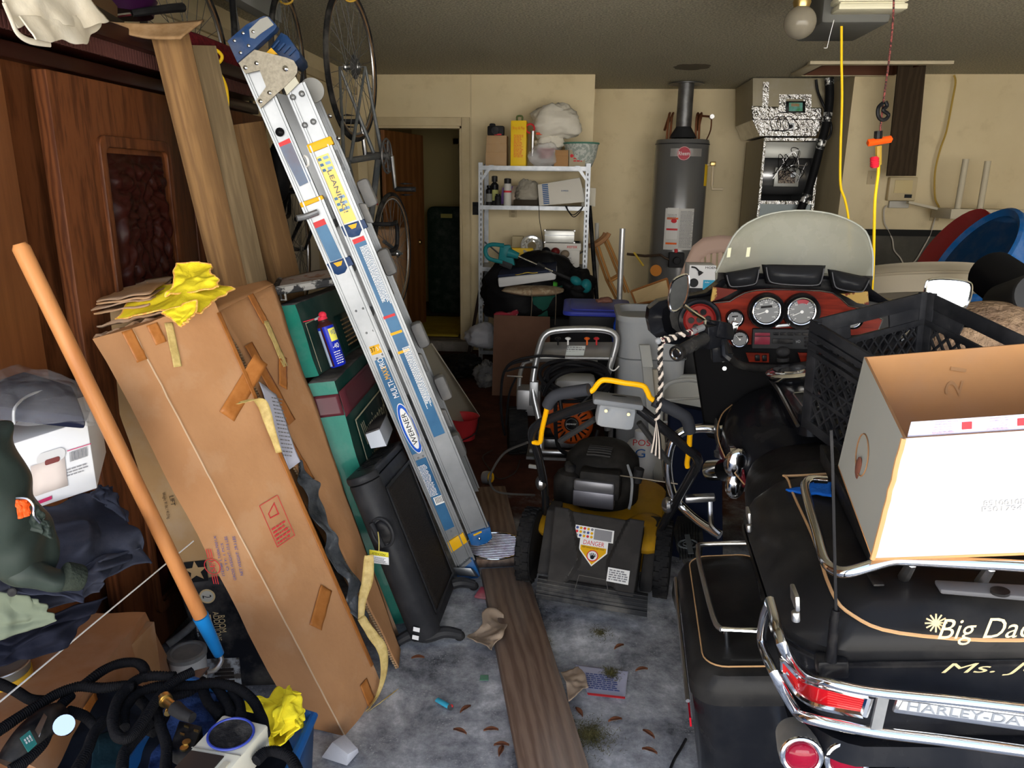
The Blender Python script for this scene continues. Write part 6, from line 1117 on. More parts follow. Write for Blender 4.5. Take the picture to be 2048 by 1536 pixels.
blob('blue_bag', 'bright blue plastic bag hanging beside the tote', 'bag', 1241, 665, 4.75, .05, .05, .13, mat('bag_blue', (.01, .06, .5), .4), 4, .3)
def PA(lst): return [at(q[0], q[1], Y=q[2]) for q in lst]
# ================================================================ pressure washer
t = thing('pressure_washer', 'silver framed pressure washer with orange engine and coiled black hoses', 'pressure washer', at(1130, 915, Z=0)); ft = mat('frame_silver', (.45, .46, .47), .35, .8)
MB().tube(PA([(1082, 905, 3.95), (1080, 850, 3.98), (1066, 782, 4.02), (1070, 735, 4.05), (1080, 690, 4.05), (1090, 670, 4.05), (1110, 661, 4.05), (1160, 658, 4.05), (1210, 660, 4.05), (1230, 670, 4.05), (1232, 690, 4.05), (1218, 740, 4.05), (1209, 775, 4.08), (1215, 860, 4.1)]), .0185, 12, 4).build('handle_frame', ft, t)
MB().tube(PA([(1036, 850, 4.25), (1038, 770, 4.25), (1044, 735, 4.3), (1060, 722, 4.3), (1130, 720, 4.35), (1195, 724, 4.35)]), .013, 10, 4).tube(PA([(1060, 902, 3.95), (1120, 905, 3.92), (1195, 903, 3.95), (1218, 890, 4.0), (1222, 850, 4.2)]), .014, 10, 3).build('lower_frame', ft, t)
for x in (1068, 1209): MB().box(at(x, 786, Y=4.03), (.05, .05, .14)).build('frame_clamp', steel, t, bev=.004)
a, b_, c, d = PA([(1079, 716, 4.06), (1219, 717, 4.06), (1228, 685, 4.12), (1086, 685, 4.12)]); MB().hexa([a, b_, b_+V3((0, .01, 0)), a+V3((0, .01, 0))], [d, c, c+V3((0, .01, 0)), d+V3((0, .01, 0))]).build('panel', mat('brushed_panel', (.30, .30, .31), .3, .9), t); MB().tube([a, b_], .010, 8).build('panel_lip', ft, t)
q_ = quad(a, b_, c, d); MB().obox(q_(.36, .18)+V3((0, -.006, 0)), q_(.62, .18)-q_(.36, .18), q_(.36, .8)-q_(.36, .18), V3((0, .002, 0))).build('instruction_plate', mat('plate_pale', (.52, .56, .55), .5), t)
MB().words(q_(.49, .5)+V3((0, -.008, 0)), (1, 0, 0), (0, .2, 1), .10, .05, 4, .006, 3).build('print', greyp, t); 
for x, m_ in ((1116, blks), (1136, whitep), (1174, orange), (1193, red)): MB().cyl(at(x, 690, Y=4.08), at(x, 679, Y=4.08), .005).sphere(at(x, 677, Y=4.08), (.017, .017, .009), 12, 6).build('nozzle_tip', m_, t)
def tirewheel(par, c, A, R_, wd, hubm, n_=26, tread=True):
    c = V3(c); A = V3(A).normalized(); h = wd/2
    w_ = MB().lathe([(R_*.62, -h), (R_*.93, -h), (R_*.99, -h*.72), (R_, -h*.3), (R_, h*.3), (R_*.99, h*.72), (R_*.93, h), (R_*.62, h)], c, A, 40).build('wheel', rub, par)
    if tread:
        u, v = ortho(A); mb = MB()
        for k in range(n_):
            for s in (-1, 1):
                a_ = 2*pi*(k+.25*s)/n_; e = u*cos(a_)+v*sin(a_); tt = A.cross(e); mb.box(c+e*R_+A*(s*h*.55), (h*.75, R_*.13, R_*.05), Matrix((A, tt, e)).transposed()); 
            a_ = 2*pi*(k+.5)/n_; e = u*cos(a_)+v*sin(a_); mb.box(c+e*R_, (h*.4, R_*.12, R_*.04), Matrix((A, A.cross(e), e)).transposed())
        o = mb.build('tread', rub, w_); o['kind'] = 'stuff'
    MB().lathe([(0, -h*.6), (R_*.3, -h*.7), (R_*.60, -h*.4), (R_*.64, -h*.95), (R_*.66, -h*.95), (R_*.66, h*.95), (R_*.6, h*.4), (0, h*.6)], c, A, 28).build('rim', hubm, w_); return w_
hubw = mat('rim_pale', (.40, .44, .47), .4)
for x, y, Yc in ((1034, 882, 4.18), (1232, 882, 4.35)): q_ = at(x, y, Y=Yc); q_.z = .142; tirewheel(t, q_, (1, .15, 0), .140, .11, hubw, 22)
c = at(1140, 838, Y=4.28); MB().box(c+V3((-.01, .05, .02)), (.30, .26, .26)).build('engine_block', mat('engine_dark', (.03, .03, .03), .5, dust=.3), t, bev=.03); oc = mat('engine_orange', (.50, .085, .012), .4)
MB().lathe([(0, -.05), (.10, -.05), (.125, -.02), (.13, .06)], at(1143, 846, Y=4.12), (0, 1, .0), 32).box(at(1112, 830, Y=4.16), (.13, .08, .15), eul(0, 10, 0)).build('recoil_cover', oc, t, bev=.004)
hc_ = at(1143, 848, Y=4.06)
for k in range(20): a_ = 2*pi*k/20; MB().box(hc_+V3((cos(a_)*.082, 0, sin(a_)*.082)), (.045, .006, .008), Matrix.Rotation(-a_, 3, 'Y')).build('vent_slot', blks, t)
MB().lathe([(0, 0), (.042, 0), (.042, .008), (0, .008)], hc_, (0, -1, 0), 24).build('recoil_hub', blks, t); text('power', hc_+V3((0, -.01, .0)), (1, 0, 0), (0, 0, 1), .06, .014, whitep, t); MB().torus(hc_+V3((0, -.009, 0)), (0, 1, 0), .034, .003, 24, 5).build('hub_ring', steel, t)
MB().box(at(1150, 776, Y=4.30), (.24, .2, .15)).build('fuel_tank', mat('tank_white', (.55, .56, .56), .4), t, bev=.03); MB().box(at(1128, 885, Y=4.12), (.32, .05, .05)).build('muffler_guard', steel, t, bev=.004); MB().box(at(1058, 800, Y=4.22), (.14, .14, .16)).build('pump', mat('pump_grey', (.30, .30, .31), .4, .7), t, bev=.012)
MB().box(at(1130, 899, Y=4.25), (.45, .35, .02)).build('base_plate', steel, t)
hs = mat('hose_black', (.014, .014, .016), .45); rr = random.Random(9); mb = MB()
for k in range(7):
    c = at(1152+rr.uniform(-6, 6), 762+rr.uniform(-8, 8), Y=4.0-.012*k); mb.torus(c, (rr.uniform(-.25, .25), -1, rr.uniform(-.3, .5)), .155+rr.uniform(-.02, .02), .0105, 44, 7, sx=1.25, sy=.62, U=(1, 0, rr.uniform(-.25, .3)))
for P in ([(1088, 790, 3.9), (1100, 765, 3.85), (1130, 745, 3.85), (1180, 738, 3.9), (1215, 745, 3.95)], [(1112, 775, 3.9), (1111, 850, 3.88), (1118, 895, 3.85), (1145, 910, 3.85), (1180, 905, 3.86), (1196, 860, 3.9)], [(1180, 790, 3.9), (1150, 820, 3.88), (1128, 835, 3.88), (1120, 800, 3.9)]): mb.tube(PA(P), .011, 8, 6)
mb.build('hose_coil', hs, t); MB().tube(PA([(1130, 714, 4.0), (1080, 712, 4.0), (1030, 722, 4.0), (1008, 745, 4.0), (1002, 790, 4.0), (1004, 840, 4.0), (1010, 870, 4.05)]), .0075, 8, 5).tube(PA([(1075, 735, 4.0), (1040, 735, 4.0), (1012, 742, 4.0), (1024, 728, 4.0), (1060, 720, 4.0)]), .006, 8, 5).tube(PA([(1032, 755, 4.0), (1018, 790, 4.0), (1012, 850, 4.05)]), .006, 8, 4).build('loose_hose', hs, t)
MB().tube(PA([(1223, 715, 4.0), (1219, 735, 4.0), (1228, 741, 4.0), (1238, 732, 4.0)]), .004, 6, 4).build('gun_hook', whitep, t); MB().tube(PA([(1014, 752, 4.05), (1045, 754, 4.05)]), .005, 6).build('throttle_lever', chromed, t)
# ================================================================ lawn mower
FWm = V3((.18, .98, 0)).normalized(); RTm = V3((.98, -.18, 0)).normalized()
t = thing('lawn_mower', 'black and yellow lawn mower with a danger sticker on its rear flap', 'lawn mower', at(1190, 1180, Z=0)); mw = t; md = mat('mower_grey', (.050, .047, .045), .6, dust=.35, dcol=(.13, .12, .11)); my = mat('mower_yellow', (.42, .22, .008), .45, dust=.3, dcol=(.15, .10, .04)); tub = mat('handle_black', (.02, .02, .022), .2, .5, coat=.5)
lw = at(1060, 1093, Y=2.72); rw_ = at(1325, 1137, Y=2.66); lw.z = rw_.z = .15
for c in (lw, rw_): tirewheel(t, c, RTm, .148, .058, md, 24)
fw = [lw+FWm*.74+RTm*.04, rw_+FWm*.74-RTm*.02]
for c in fw: c.z = .105; tirewheel(t, c, RTm, .102, .05, md, 20)
mid = (lw+rw_)/2
dk = []
for z, s in ((.06, 1.), (.17, 1.), (.215, .9), (.23, .6)): dk.append([mid+FWm*(.36+y*s)+RTm*(x*s)+V3((0, 0, z-.15)) for x, y in rnd_poly(.52, .66, .16, 6)])
N_ = len(dk[0]); MB().add([p for r_ in dk for p in r_], [(i*N_+k, i*N_+(k+1) % N_, (i+1)*N_+(k+1) % N_, (i+1)*N_+k) for i in range(3) for k in range(N_)]+[tuple(3*N_+k for k in range(N_))]).build('deck', my, t)
for (x, y) in ((-.17, .12), (.19, .10)): MB().sphere(mid+FWm*y+RTm*x+V3((0, 0, .06)), (.10, .16, .05), 18, 10, Matrix((RTm, FWm, V3((0, 0, 1)))).transposed()).build('deck_shoulder', my, t)
A4 = PA([(1096, 1166, 2.48), (1267, 1198, 2.42), (1289, 1046, 2.62), (1111, 1017, 2.70)]); FL = quad(*A4); NF_ = (A4[1]-A4[0]).cross(A4[3]-A4[0]).normalized()
def flap(u, v):
    x = abs(u-.5)*2; h = 0
    w_ = .30+.55*max(0, v-.42)+.9*max(0, .30-v)
    h = -.022 if x < w_ else 0.0
    if x > w_ and x < w_+.08: h = -.022*(1-(x-w_)/.08)
    return FL(u, v)+NF_*(h+.02)
MB().grid(flap, 60, 40).build('rear_flap', md, t, ang=20, solid=.006)
MB().hexa([p-NF_*.012 for p in (A4[0], A4[1], A4[1]-NF_*.2, A4[0]-NF_*.2)], [p-NF_*.012 for p in (A4[3], A4[2], A4[2]-NF_*.10, A4[3]-NF_*.10)]).build('rear_housing', md, t, bev=.01)
for s, (p0, p1) in ((-1, ((1084, 1150), (1104, 1020))), (1, ((1288, 1185), (1306, 1052)))):
    a, b_ = at(*p0, Y=2.52), at(*p1, Y=2.72); MB().obox(a-RTm*.022, RTm*.05, b_-a, FWm*.10).build('side_bracket', md, t, bev=.008)
a, b_, c, d = PA([(1072, 1196, 2.43), (1294, 1234, 2.36), (1296, 1188, 2.42), (1077, 1152, 2.50)])
for p in (a, b_): p.z = max(p.z, .012)
MB().grid(lambda u, v: quad(a, b_, c, d)(u, v)+NF_*(.012*sin(pi*v)), 4, 10).build('rubber_skirt', mat('skirt_rubber', (.05, .052, .056), .6, dust=.3), t, solid=.006)
for k in range(5): MB().tube([quad(a, b_, c, d)(.0, .15+k*.17)+NF_*.014, quad(a, b_, c, d)(1, .15+k*.17)+NF_*.014], .0022, 5).build('skirt_rib', mat('skirt_rubber', None), t)
def dec(u, v, w_, h_, m_, nm, e=.003): O = FL(u, v)+NF_*e; U_ = (FL(1, v)-FL(0, v)).normalized(); V_ = (FL(u, 1)-FL(u, 0)).normalized(); MB().prism([(-w_/2, -h_/2), (w_/2, -h_/2), (w_/2, h_/2), (-w_/2, h_/2)], O, U_, V_, .0015).build(nm, m_, mw); return O+NF_*.002, U_, V_
O, U_, V_ = dec(.47, .735, .150, .050, whitep, 'pictogram_label'); MB().prism([(.0, -.022), (.068, -.022), (.068, .020), (0, .020)], O, U_, V_, .0008).build('label_text_block', mat('block_grey', (.25, .25, .26), .5), mw)
for i in range(5):
    for j in range(3): MB().lathe([(0, 0), (.0055, 0), (.0055, .0008), (0, .0008)], O-U_*(.067-i*.0145)+V_*(.015-j*.015), NF_, 10).build('pictogram', (bluep, lyel, redp, lyel, greyp)[(i+j*2) % 5], mw)
O, U_, V_ = dec(.48, .50, .001, .001, whitep, 'label_backing')
MB().prism([(-.054, .045), (-.054, .0), (0, -.058), (.054, 0), (.054, .045)], O, U_, V_, .001).build('danger_sticker', whitep, mw); MB().prism([(-.049, .018), (-.049, .001), (0, -.052), (.049, .001), (.049, .018)], O+NF_*.001, U_, V_, .001).build('sticker_field', lyel, mw)
text('DANGER', O+V_*.031+NF_*.001, U_, V_, .080, .018, redp, mw); text('KEEP HANDS AND FEET AWAY', O+V_*.012+NF_*.002, U_, V_, .085, .006, blackp, mw)
MB().lathe([(0, 0), (.022, 0), (.022, .001), (0, .001)], O-V_*.018+NF_*.002, NF_, 26).build('hand_symbol_ring', redp, mw); MB().lathe([(0, 0), (.018, 0), (.018, .001), (0, .001)], O-V_*.018+NF_*.003, NF_, 26).build('hand_symbol_field', whitep, mw)
hb = MB().lathe([(0, 0), (.008, 0), (.008, .001), (0, .001)], O-V_*.024+NF_*.004, NF_, 12)
for k in range(4): hb.obox(O-V_*.022-U_*(.008-k*.0045)+NF_*.004, U_*.003, V_*(.016-.003*abs(k-1.5))+U_*(.002*(k-1.5)), NF_*.001)
hb.obox(O-V_*.024+U_*.005+NF_*.004, U_*.003+V_*.001, V_*.008+U_*.008, NF_*.001).build('hand_symbol', blackp, mw)
O, U_, V_ = dec(.80, .22, .080, .052, whitep, 'serial_label', .0265); MB().words(O, U_, V_, .068, .042, 5, .005, 3).build('print', greyp, mw)
for p0, p1 in (((1111, 1040), (1155, 1118)), ((1155, 1118), (1136, 1152)), ((1290, 1052), (1222, 1130)), ((1148, 1185), (1158, 1150)), ((1158, 1150), (1212, 1160)), ((1212, 1160), (1218, 1192))):
    Pp = [V3(CAM+ray(*p)*((A4[0]+NF_*.022-CAM).dot(NF_)/ray(*p).dot(NF_))) for p in (p0, p1)]; MB().tube(Pp, .0012, 5).build('moulded_line', mat('mould_line', (.10, .095, .09), .6), mw)
# engine
ec = at(1200, 965, Y=3.02); ec.z = .36; en = mat('engine_black', (.022, .021, .020), .55, dust=.4, dcol=(.10, .09, .08))
MB().lathe([(.17, -.14), (.175, -.02), (.165, .05), (.12, .10), (.06, .12), (0, .125)], ec+FWm*.05, (0, 0, 1), 32, 1.05, .95).build('engine_shroud', en, t)
for k in range(10): MB().tube([ec+RTm*x+FWm*(-.085+k*.018)+V3((0, 0, .118-.9*x*x-.0008*(k-4)**2)) for x in (-.05, -.02, .02, .05)], .0045, 5).build('cooling_rib', mat('rib_dark', (.06, .057, .055), .5), t)
MB().box(ec+RTm*.02-FWm*.13+V3((0, 0, .0)), (.17, .08, .12), Matrix((RTm, FWm, V3((0, 0, 1)))).transposed()).build('air_filter', en, t, bev=.014)
MB().box(ec+RTm*.0-FWm*.165+V3((0, 0, -.055)), (.17, .05, .07), Matrix((RTm, FWm, V3((0, 0, 1)))).transposed()).build('muffler', mat('muffler_grey', (.14, .14, .16), .4, .5), t, bev=.006); MB().box(ec+RTm*.0-FWm*.172+V3((0, 0, .0)), (.17, .03, .05), Matrix((RTm, FWm, V3((0, 0, 1)))).transposed()).build('muffler_shield', mat('shield_grey', (.16, .16, .17), .4, .6), t, bev=.012)
tk = at(1143, 965, Y=2.98); MB().lathe([(.055, -.10), (.075, -.08), (.078, -.01), (.078, .02), (.06, .05), (.03, .06), (0, .06)], tk, (0, 0, 1), 26).build('fuel_tank', en, t); MB().lathe([(.033, 0), (.034, .03), (.028, .036), (0, .036)], tk+V3((0, 0, .055)), (0, 0, 1), 14).build('fuel_cap', blks, t)
MB().cyl(ec+RTm*.15+V3((0, -.05, -.01)), ec+RTm*.16+V3((0, -.05, .05)), .022).build('oil_cap', blk, t); MB().tube(PA([(1255, 930, 2.95), (1264, 960, 2.9), (1262, 1000, 2.85), (1258, 1018, 2.82)]), .006, 6, 4).build('oil_tube', grey, t)
MB().tube(PA([(1232, 950, 2.9), (1290, 958, 2.6), (1355, 968, 2.5)]), .0025, 5).build('starter_cord', mat('cord_tan', (.30, .26, .2), .7), t)
MB().tube(PA([(1092, 1025, 2.80), (1088, 970, 2.68), (1075, 905, 2.50), (1064, 872, 2.42), (1075, 850, 2.38), (1120, 830, 2.33), (1180, 810, 2.28), (1215, 801, 2.25), (1240, 801, 2.25), (1272, 813, 2.25), (1330, 860, 2.25), (1375, 897, 2.27), (1394, 915, 2.30), (1390, 938, 2.36), (1352, 1005, 2.52), (1325, 1050, 2.62), (1318, 1075, 2.68)]), .0165, 12, 4).build('handle_tube', tub, t)
for P in ([(1120, 882, 2.42), (1190, 838, 2.30)], [(1278, 845, 2.30), (1338, 925, 2.35)]): MB().tube(PA(P), .010, 8).build('cross_brace', mat('brace_dark', (.05, .05, .05), .4), t)
by = mat('bail_yellow', (.85, .42, .003), .4); gr_ = mat('grip_slate', (.055, .058, .068), .6)
for P in ([(1066, 884, 2.42), (1080, 884, 2.40), (1084, 860, 2.36), (1095, 812, 2.28)], [(1178, 783, 2.22), (1186, 780, 2.22), (1200, 763, 2.21), (1215, 760, 2.21), (1250, 766, 2.20), (1284, 771, 2.20), (1294, 782, 2.20), (1300, 795, 2.20), (1310, 802, 2.20)], [(1380, 860, 2.22), (1378, 900, 2.28), (1374, 925, 2.32), (1375, 934, 2.33)]): MB().tube(PA(P), .0085, 10, 4).build('bail_bar', by, t)
for P in ([(1095, 812, 2.27), (1103, 798, 2.26), (1120, 788, 2.25), (1178, 779, 2.21)], [(1308, 801, 2.19), (1350, 822, 2.19), (1372, 836, 2.2), (1380, 862, 2.22)]): MB().tube(PA(P), .0195, 12, 5).build('grip', gr_, t)
a, b_ = at(1192, 862, Y=2.20), at(1275, 803, Y=2.20); MB().box(((a.x+b_.x)/2, 2.25, (a.z+b_.z)/2-.005), (b_.x-a.x, .09, (b_.z-a.z)*.85), eul(0, 6, 0)).build('drive_box', grey, t, bev=.02); MB().box(at(1235, 801, Y=2.23), (.155, .10, .02), eul(0, 6, 0)).build('box_lid', mat('lid_grey', (.16, .17, .18), .5), t, bev=.008)
for x, y in ((1212, 822), (1257, 829)): rv = MB().cyl(at(x, y, Y=2.20), at(x, y, Y=2.185), .005, seg=8).build('bolt', brass, t)
MB().tube(PA([(1055, 885, 2.6), (1010, 905, 2.75), (985, 940, 2.85), (980, 965, 2.9), (1000, 985, 2.95), (1070, 990, 3.0)]), .005, 6, 6).build('control_cable', mat('cable_grey', (.07, .065, .06), .5), t)
for x, y, Yc in ((1082, 965, 2.66), (1335, 1010, 2.55)): MB().sphere(at(x, y, Y=Yc), (.022, .03, .03), 10, 8).build('adjuster_knob', chromed, t)
# ================================================================ motorcycle (own frame: R lateral, F forward, U up, leaning on its stand)
GB = V3((.765, 1.0, 0)); BF = V3((.075, .997, 0)).normalized(); BU = V3((-.14, 0, .99)); BU = (BU-BF*BU.dot(BF)).normalized(); BR_ = BF.cross(BU)
def W(l, f, u): return GB+BR_*l+BF*f+BU*u
def bb_(px, py, u=None, f=None, l=None):
    d = ray(px, py); o = CAM-GB
    t = (u-o.dot(BU))/d.dot(BU) if u is not None else ((f-o.dot(BF))/d.dot(BF) if f is not None else (l-o.dot(BR_))/d.dot(BR_))
    return CAM+d*t
BM = Matrix((BR_, BF, BU)).transposed()
mc = thing('motorcycle', 'black and maroon touring motorcycle with red tail lights and chrome rails leaning on its stand', 'motorcycle', (GB.x, GB.y+.8, 0))
pb = mat('bike_black', (.012, .013, .017), .2, coat=.35, dust=.22, dcol=(.075, .073, .072), dz=(.42, .72)); pbd = mat('bike_black_dusty', (.016, .016, .017), .36, coat=.12, dust=.5, dcol=(.075, .07, .063), bump=.15, bs=25); mar = mat('bike_maroon', (.10, .008, .012), .2, coat=.6); pin = mat('pinstripe', (.45, .27, .13), .4); seatm = mat('seat_vinyl', (.015, .015, .016), .5, bump=.3, bs=70, dust=.25, dcol=(.05, .048, .046))
def rings(rs, name, m, par=mc, cap=True, **k):
    N_ = len(rs[0]); fs = [(i*N_+k_, i*N_+(k_+1) % N_, (i+1)*N_+(k_+1) % N_, (i+1)*N_+k_) for i in range(len(rs)-1) for k_ in range(N_)]
    if cap: fs += [tuple(range(N_-1, -1, -1)), tuple((len(rs)-1)*N_+q for q in range(N_))]
    return MB().add([p for r_ in rs for p in r_], fs).build(name, m, par, **k)
def rr_(l0, l1, f0, f1, u, r, bow=0., n_=6):
    c = ((l0+l1)/2, (f0+f1)/2); P = rnd_poly(l1-l0, f1-f0, r, n_); out = []
    for x, y in P: out.append(W(c[0]+x, c[1]+y-(bow*(1-(x/((l1-l0)/2))**2) if y < 0 else 0), u))
    return out
# tour trunk
trunk = rings([rr_(-.25, .25, .03, .47, .74, .08, .02), rr_(-.285, .285, .01, .50, .79, .08, .04), rr_(-.295, .295, -.0, .50, .90, .08, .05), rr_(-.295, .295, -.0, .50, .925, .08, .05)], 'trunk_base', pb)
lid = rings([rr_(-.300, .300, -.012, .505, .915, .085, .05), rr_(-.303, .303, -.015, .505, .935, .085, .05), rr_(-.285, .285, .0, .50, .965, .085, .05), rr_(-.250, .250, .02, .485, .995, .08, .05), rr_(-.225, .225, .04, .47, 1.003, .07, .05), rr_(-.18, .18, .08, .44, 1.004, .06, .04)], 'trunk_lid', pbd)
MB().tube([W(.2, .47, 1.004), W(-.17, .475, 1.004), W(-.205, .45, 1.004), W(-.213, .2, 1.004), W(-.224, .02, 1.0), W(-.205, -.025, .985), W(-.15, -.052, .972), W(0, -.064, .965), W(.2, -.045, .97)], .0028, 5, 4).build('pinstripe', pin, lid)
MB().tube(rr_(-.304, .304, -.018, .50, .913, .085, .05), .004, 5, closed=True).build('lid_seam', blks, lid)
def arc_rear(u, off, l0=-.31, l1=.42, n_=16): return [W(l0+(l1-l0)*k/n_, -.055+.25*((l0+(l1-l0)*k/n_))**2*2-off, u) for k in range(n_+1)]
U_r = bb_(1890, 1285, f=-.08)
text('Big Daddy', bb_(2003, 1262, f=-.088), BR_, BU, .158, .040, goldp, mc, shear=.35); 
for k in range(6): a_ = k*pi/6; e = BR_*cos(a_)+BU*sin(a_); c = bb_(1872, 1246, f=-.085); MB().tube([c-e*.014, c+e*.014], .0012, 4).build('starburst', goldp, mc)
text('Ms. Jo', bb_(1985, 1338, f=-.078), BR_, BU, .13, .020, mat('dim_gold', (.40, .33, .18), .5), mc, shear=.4)
# lights and chrome rails round the trunk
side = lambda px, py: bb_(px, py, l=-.325)
rear = lambda px, py, o=-.10: bb_(px, py, f=o)
up = [side(1540, 1200), side(1552, 1245), side(1568, 1298), rear(1608, 1347, -.03), rear(1660, 1366, -.085), rear(1747, 1384), rear(1900, 1400, -.11), rear(2048, 1417, -.11), rear(2250, 1440, -.10)]
lo = [side(1540, 1206), side(1529, 1235), side(1524, 1285), side(1548, 1345), rear(1590, 1420, -.03), rear(1622, 1438, -.075), rear(1747, 1463), rear(1900, 1482, -.11), rear(2048, 1502, -.11), rear(2250, 1530, -.10)]
MB().tube(up, .0072, 12, 5).build('upper_rail', chrome, mc); MB().tube(lo, .0080, 12, 5).build('lower_rail', chrome, mc)
MB().obox(rear(1742, 1458, -.105), rear(1764, 1462, -.105)-rear(1742, 1458, -.105), rear(1757, 1390, -.105)-rear(1742, 1458, -.105), BF*.006).build('rail_bracket', steel, mc)
lamp = mat('lamp_red', (.50, .006, .010), .12, coat=1., col2=(.28, .004, .008), ns=8, emit=(.6, .0, .0, .10)); 
Lt = [bb_(1565, 1315, l=-.30), bb_(1600, 1352, f=.02), bb_(1640, 1366, f=-.045), bb_(1738, 1390, f=-.085)]; Lb = [bb_(1566, 1340, l=-.30), bb_(1596, 1385, f=.02), bb_(1640, 1410, f=-.045), bb_(1727, 1427, f=-.085)]
Lt_, Lb_ = catmull(Lt, 5), catmull(Lb, 5); n_ = len(Lt_)
lm = MB().grid(lambda u, v: Lb_[int(round(u*(n_-1)))].lerp(Lt_[int(round(u*(n_-1)))], v), n_, 5).build('tail_lamp', lamp, mc, solid=.008)
for k in range(9): f_ = (k+.5)/9; MB().tube([Lb_[i].lerp(Lt_[i], f_)-BF*.004 for i in range(n_)], .0016, 4).build('lens_rib', mat('lamp_rib', (.62, .03, .03), .2, coat=1.), lm)
for L_ in (Lt_, Lb_): MB().tube([p-BF*.003 for p in L_]+[], .006, 8).build('lamp_bezel', chrome, mc)
MB().tube([Lt_[-1]-BF*.003, Lb_[-1]-BF*.003], .006, 8).build('lamp_bezel', chrome, mc); MB().tube([Lt_[0], Lb_[0]], .004, 8).build('lamp_bezel', chrome, mc)
a, b_, c, d = rear(1785, 1427, -.075), rear(2150, 1478, -.075), rear(2150, 1442, -.075), rear(1796, 1396, -.075)
MB().hexa([a, b_, b_+BF*.01, a+BF*.01], [d, c, c+BF*.01, d+BF*.01]).build('name_plate', mat('plate_chrome', (.62, .63, .65), .25, .9), mc, bev=.004); q_ = quad(a, b_, c, d); MB().hexa([q_(.02, .35)-BF*.002, q_(1, .35)-BF*.002, q_(1, .35), q_(.02, .35)], [q_(.03, .9)-BF*.002, q_(1, .9)-BF*.002, q_(1, .9), q_(.03, .9)]).build('plate_field', mat('plate_pale_grey', (.42, .44, .46), .5), mc)
text('HARLEY-DAVIDSON', q_(.60, .64)-BF*.0025, q_(1, .5)-q_(0, .5), BU, .25, .014, mat('plate_letter', (.20, .22, .25), .5), mc, shear=0)
# lower rear fender / valance
rings([rr_(-.27, .27, .03, .40, .705, .07, .03), rr_(-.285, .285, .0, .45, .72, .08, .05), rr_(-.27, .27, .01, .45, .745, .08, .04)], 'trunk_valance', pb)
MB().tube([W(l, -.056+.55*l*l, .715) for l in (-.20, -.1, 0, .1, .2, .3)], .0025, 5, 3).build('pinstripe', pin, mc)
MB().lathe([(.26, -.10), (.315, -.085), (.33, 0), (.315, .085), (.26, .10)], W(0, .42, .33), BR_, 40).build('rear_fender', pb, mc)
# antenna and hinge hardware
MB().tube([rear(1662, 1322, -.045), rear(1664, 1300, -.045), rear(1668, 1240, -.045), rear(1672, 1220, -.045)], lambda s: .0085-.003*s, 12).build('antenna_mount', blks, mc); MB().tube([rear(1672, 1222, -.045), rear(1669, 1100, -.045), rear(1665, 930, -.045), rear(1662, 860, -.045)], .0022, 6).build('antenna', blk, mc); MB().box(rear(1663, 1330, -.035), (.045, .03, .03), BM).build('antenna_foot', blks, mc, bev=.006)
for x, y in ((1497, 1030), (1590, 1195)): c = bb_(x, y, l=-.305); MB().box(c, (.006, .035, .022), BM).cyl(c-BU*.02, c-BU*.035, .006, seg=8).build('latch', chromed, mc, bev=.002)
# rack on the lid
MB().tube([bb_(1653, 960, u=1.045), bb_(1622, 959, u=1.05), bb_(1610, 972, u=1.05), bb_(1618, 1011, u=1.05), bb_(1634, 1066, u=1.05), bb_(1650, 1121, u=1.05), bb_(1672, 1141, u=1.05), bb_(1697, 1144, u=1.055), bb_(1740, 1132, u=1.065), bb_(1780, 1121, u=1.07), bb_(1811, 1120, u=1.07), bb_(1930, 1126, u=1.07), bb_(2048, 1132, u=1.07), bb_(2200, 1145, u=1.07)], .0085, 12, 4).build('luggage_rack', chrome, mc)
for x0, y0, x1, y1 in ((1824, 1126, 1808, 1154), (1982, 1134, 1962, 1164)): MB().tube([bb_(x0, y0, u=1.065), bb_(x1, y1, u=1.006)], (.007, .009), 8).build('rack_foot', chromed, mc)
a, b_, c, d = bb_(1881, 1189, u=1.008), bb_(2150, 1212, u=1.008), bb_(2150, 1184, u=1.012), bb_(1868, 1168, u=1.012); MB().hexa([a, b_, c, d], [p+BU*.008 for p in (a, b_, c, d)]).build('lid_trim_bar', mat('trim_grey', (.10, .10, .105), .4), mc, bev=.003); MB().lathe([(0, 0), (.012, 0), (.012, .004), (0, .004)], bb_(2000, 1186, u=1.018), BU, 20).build('round_badge', blks, mc)
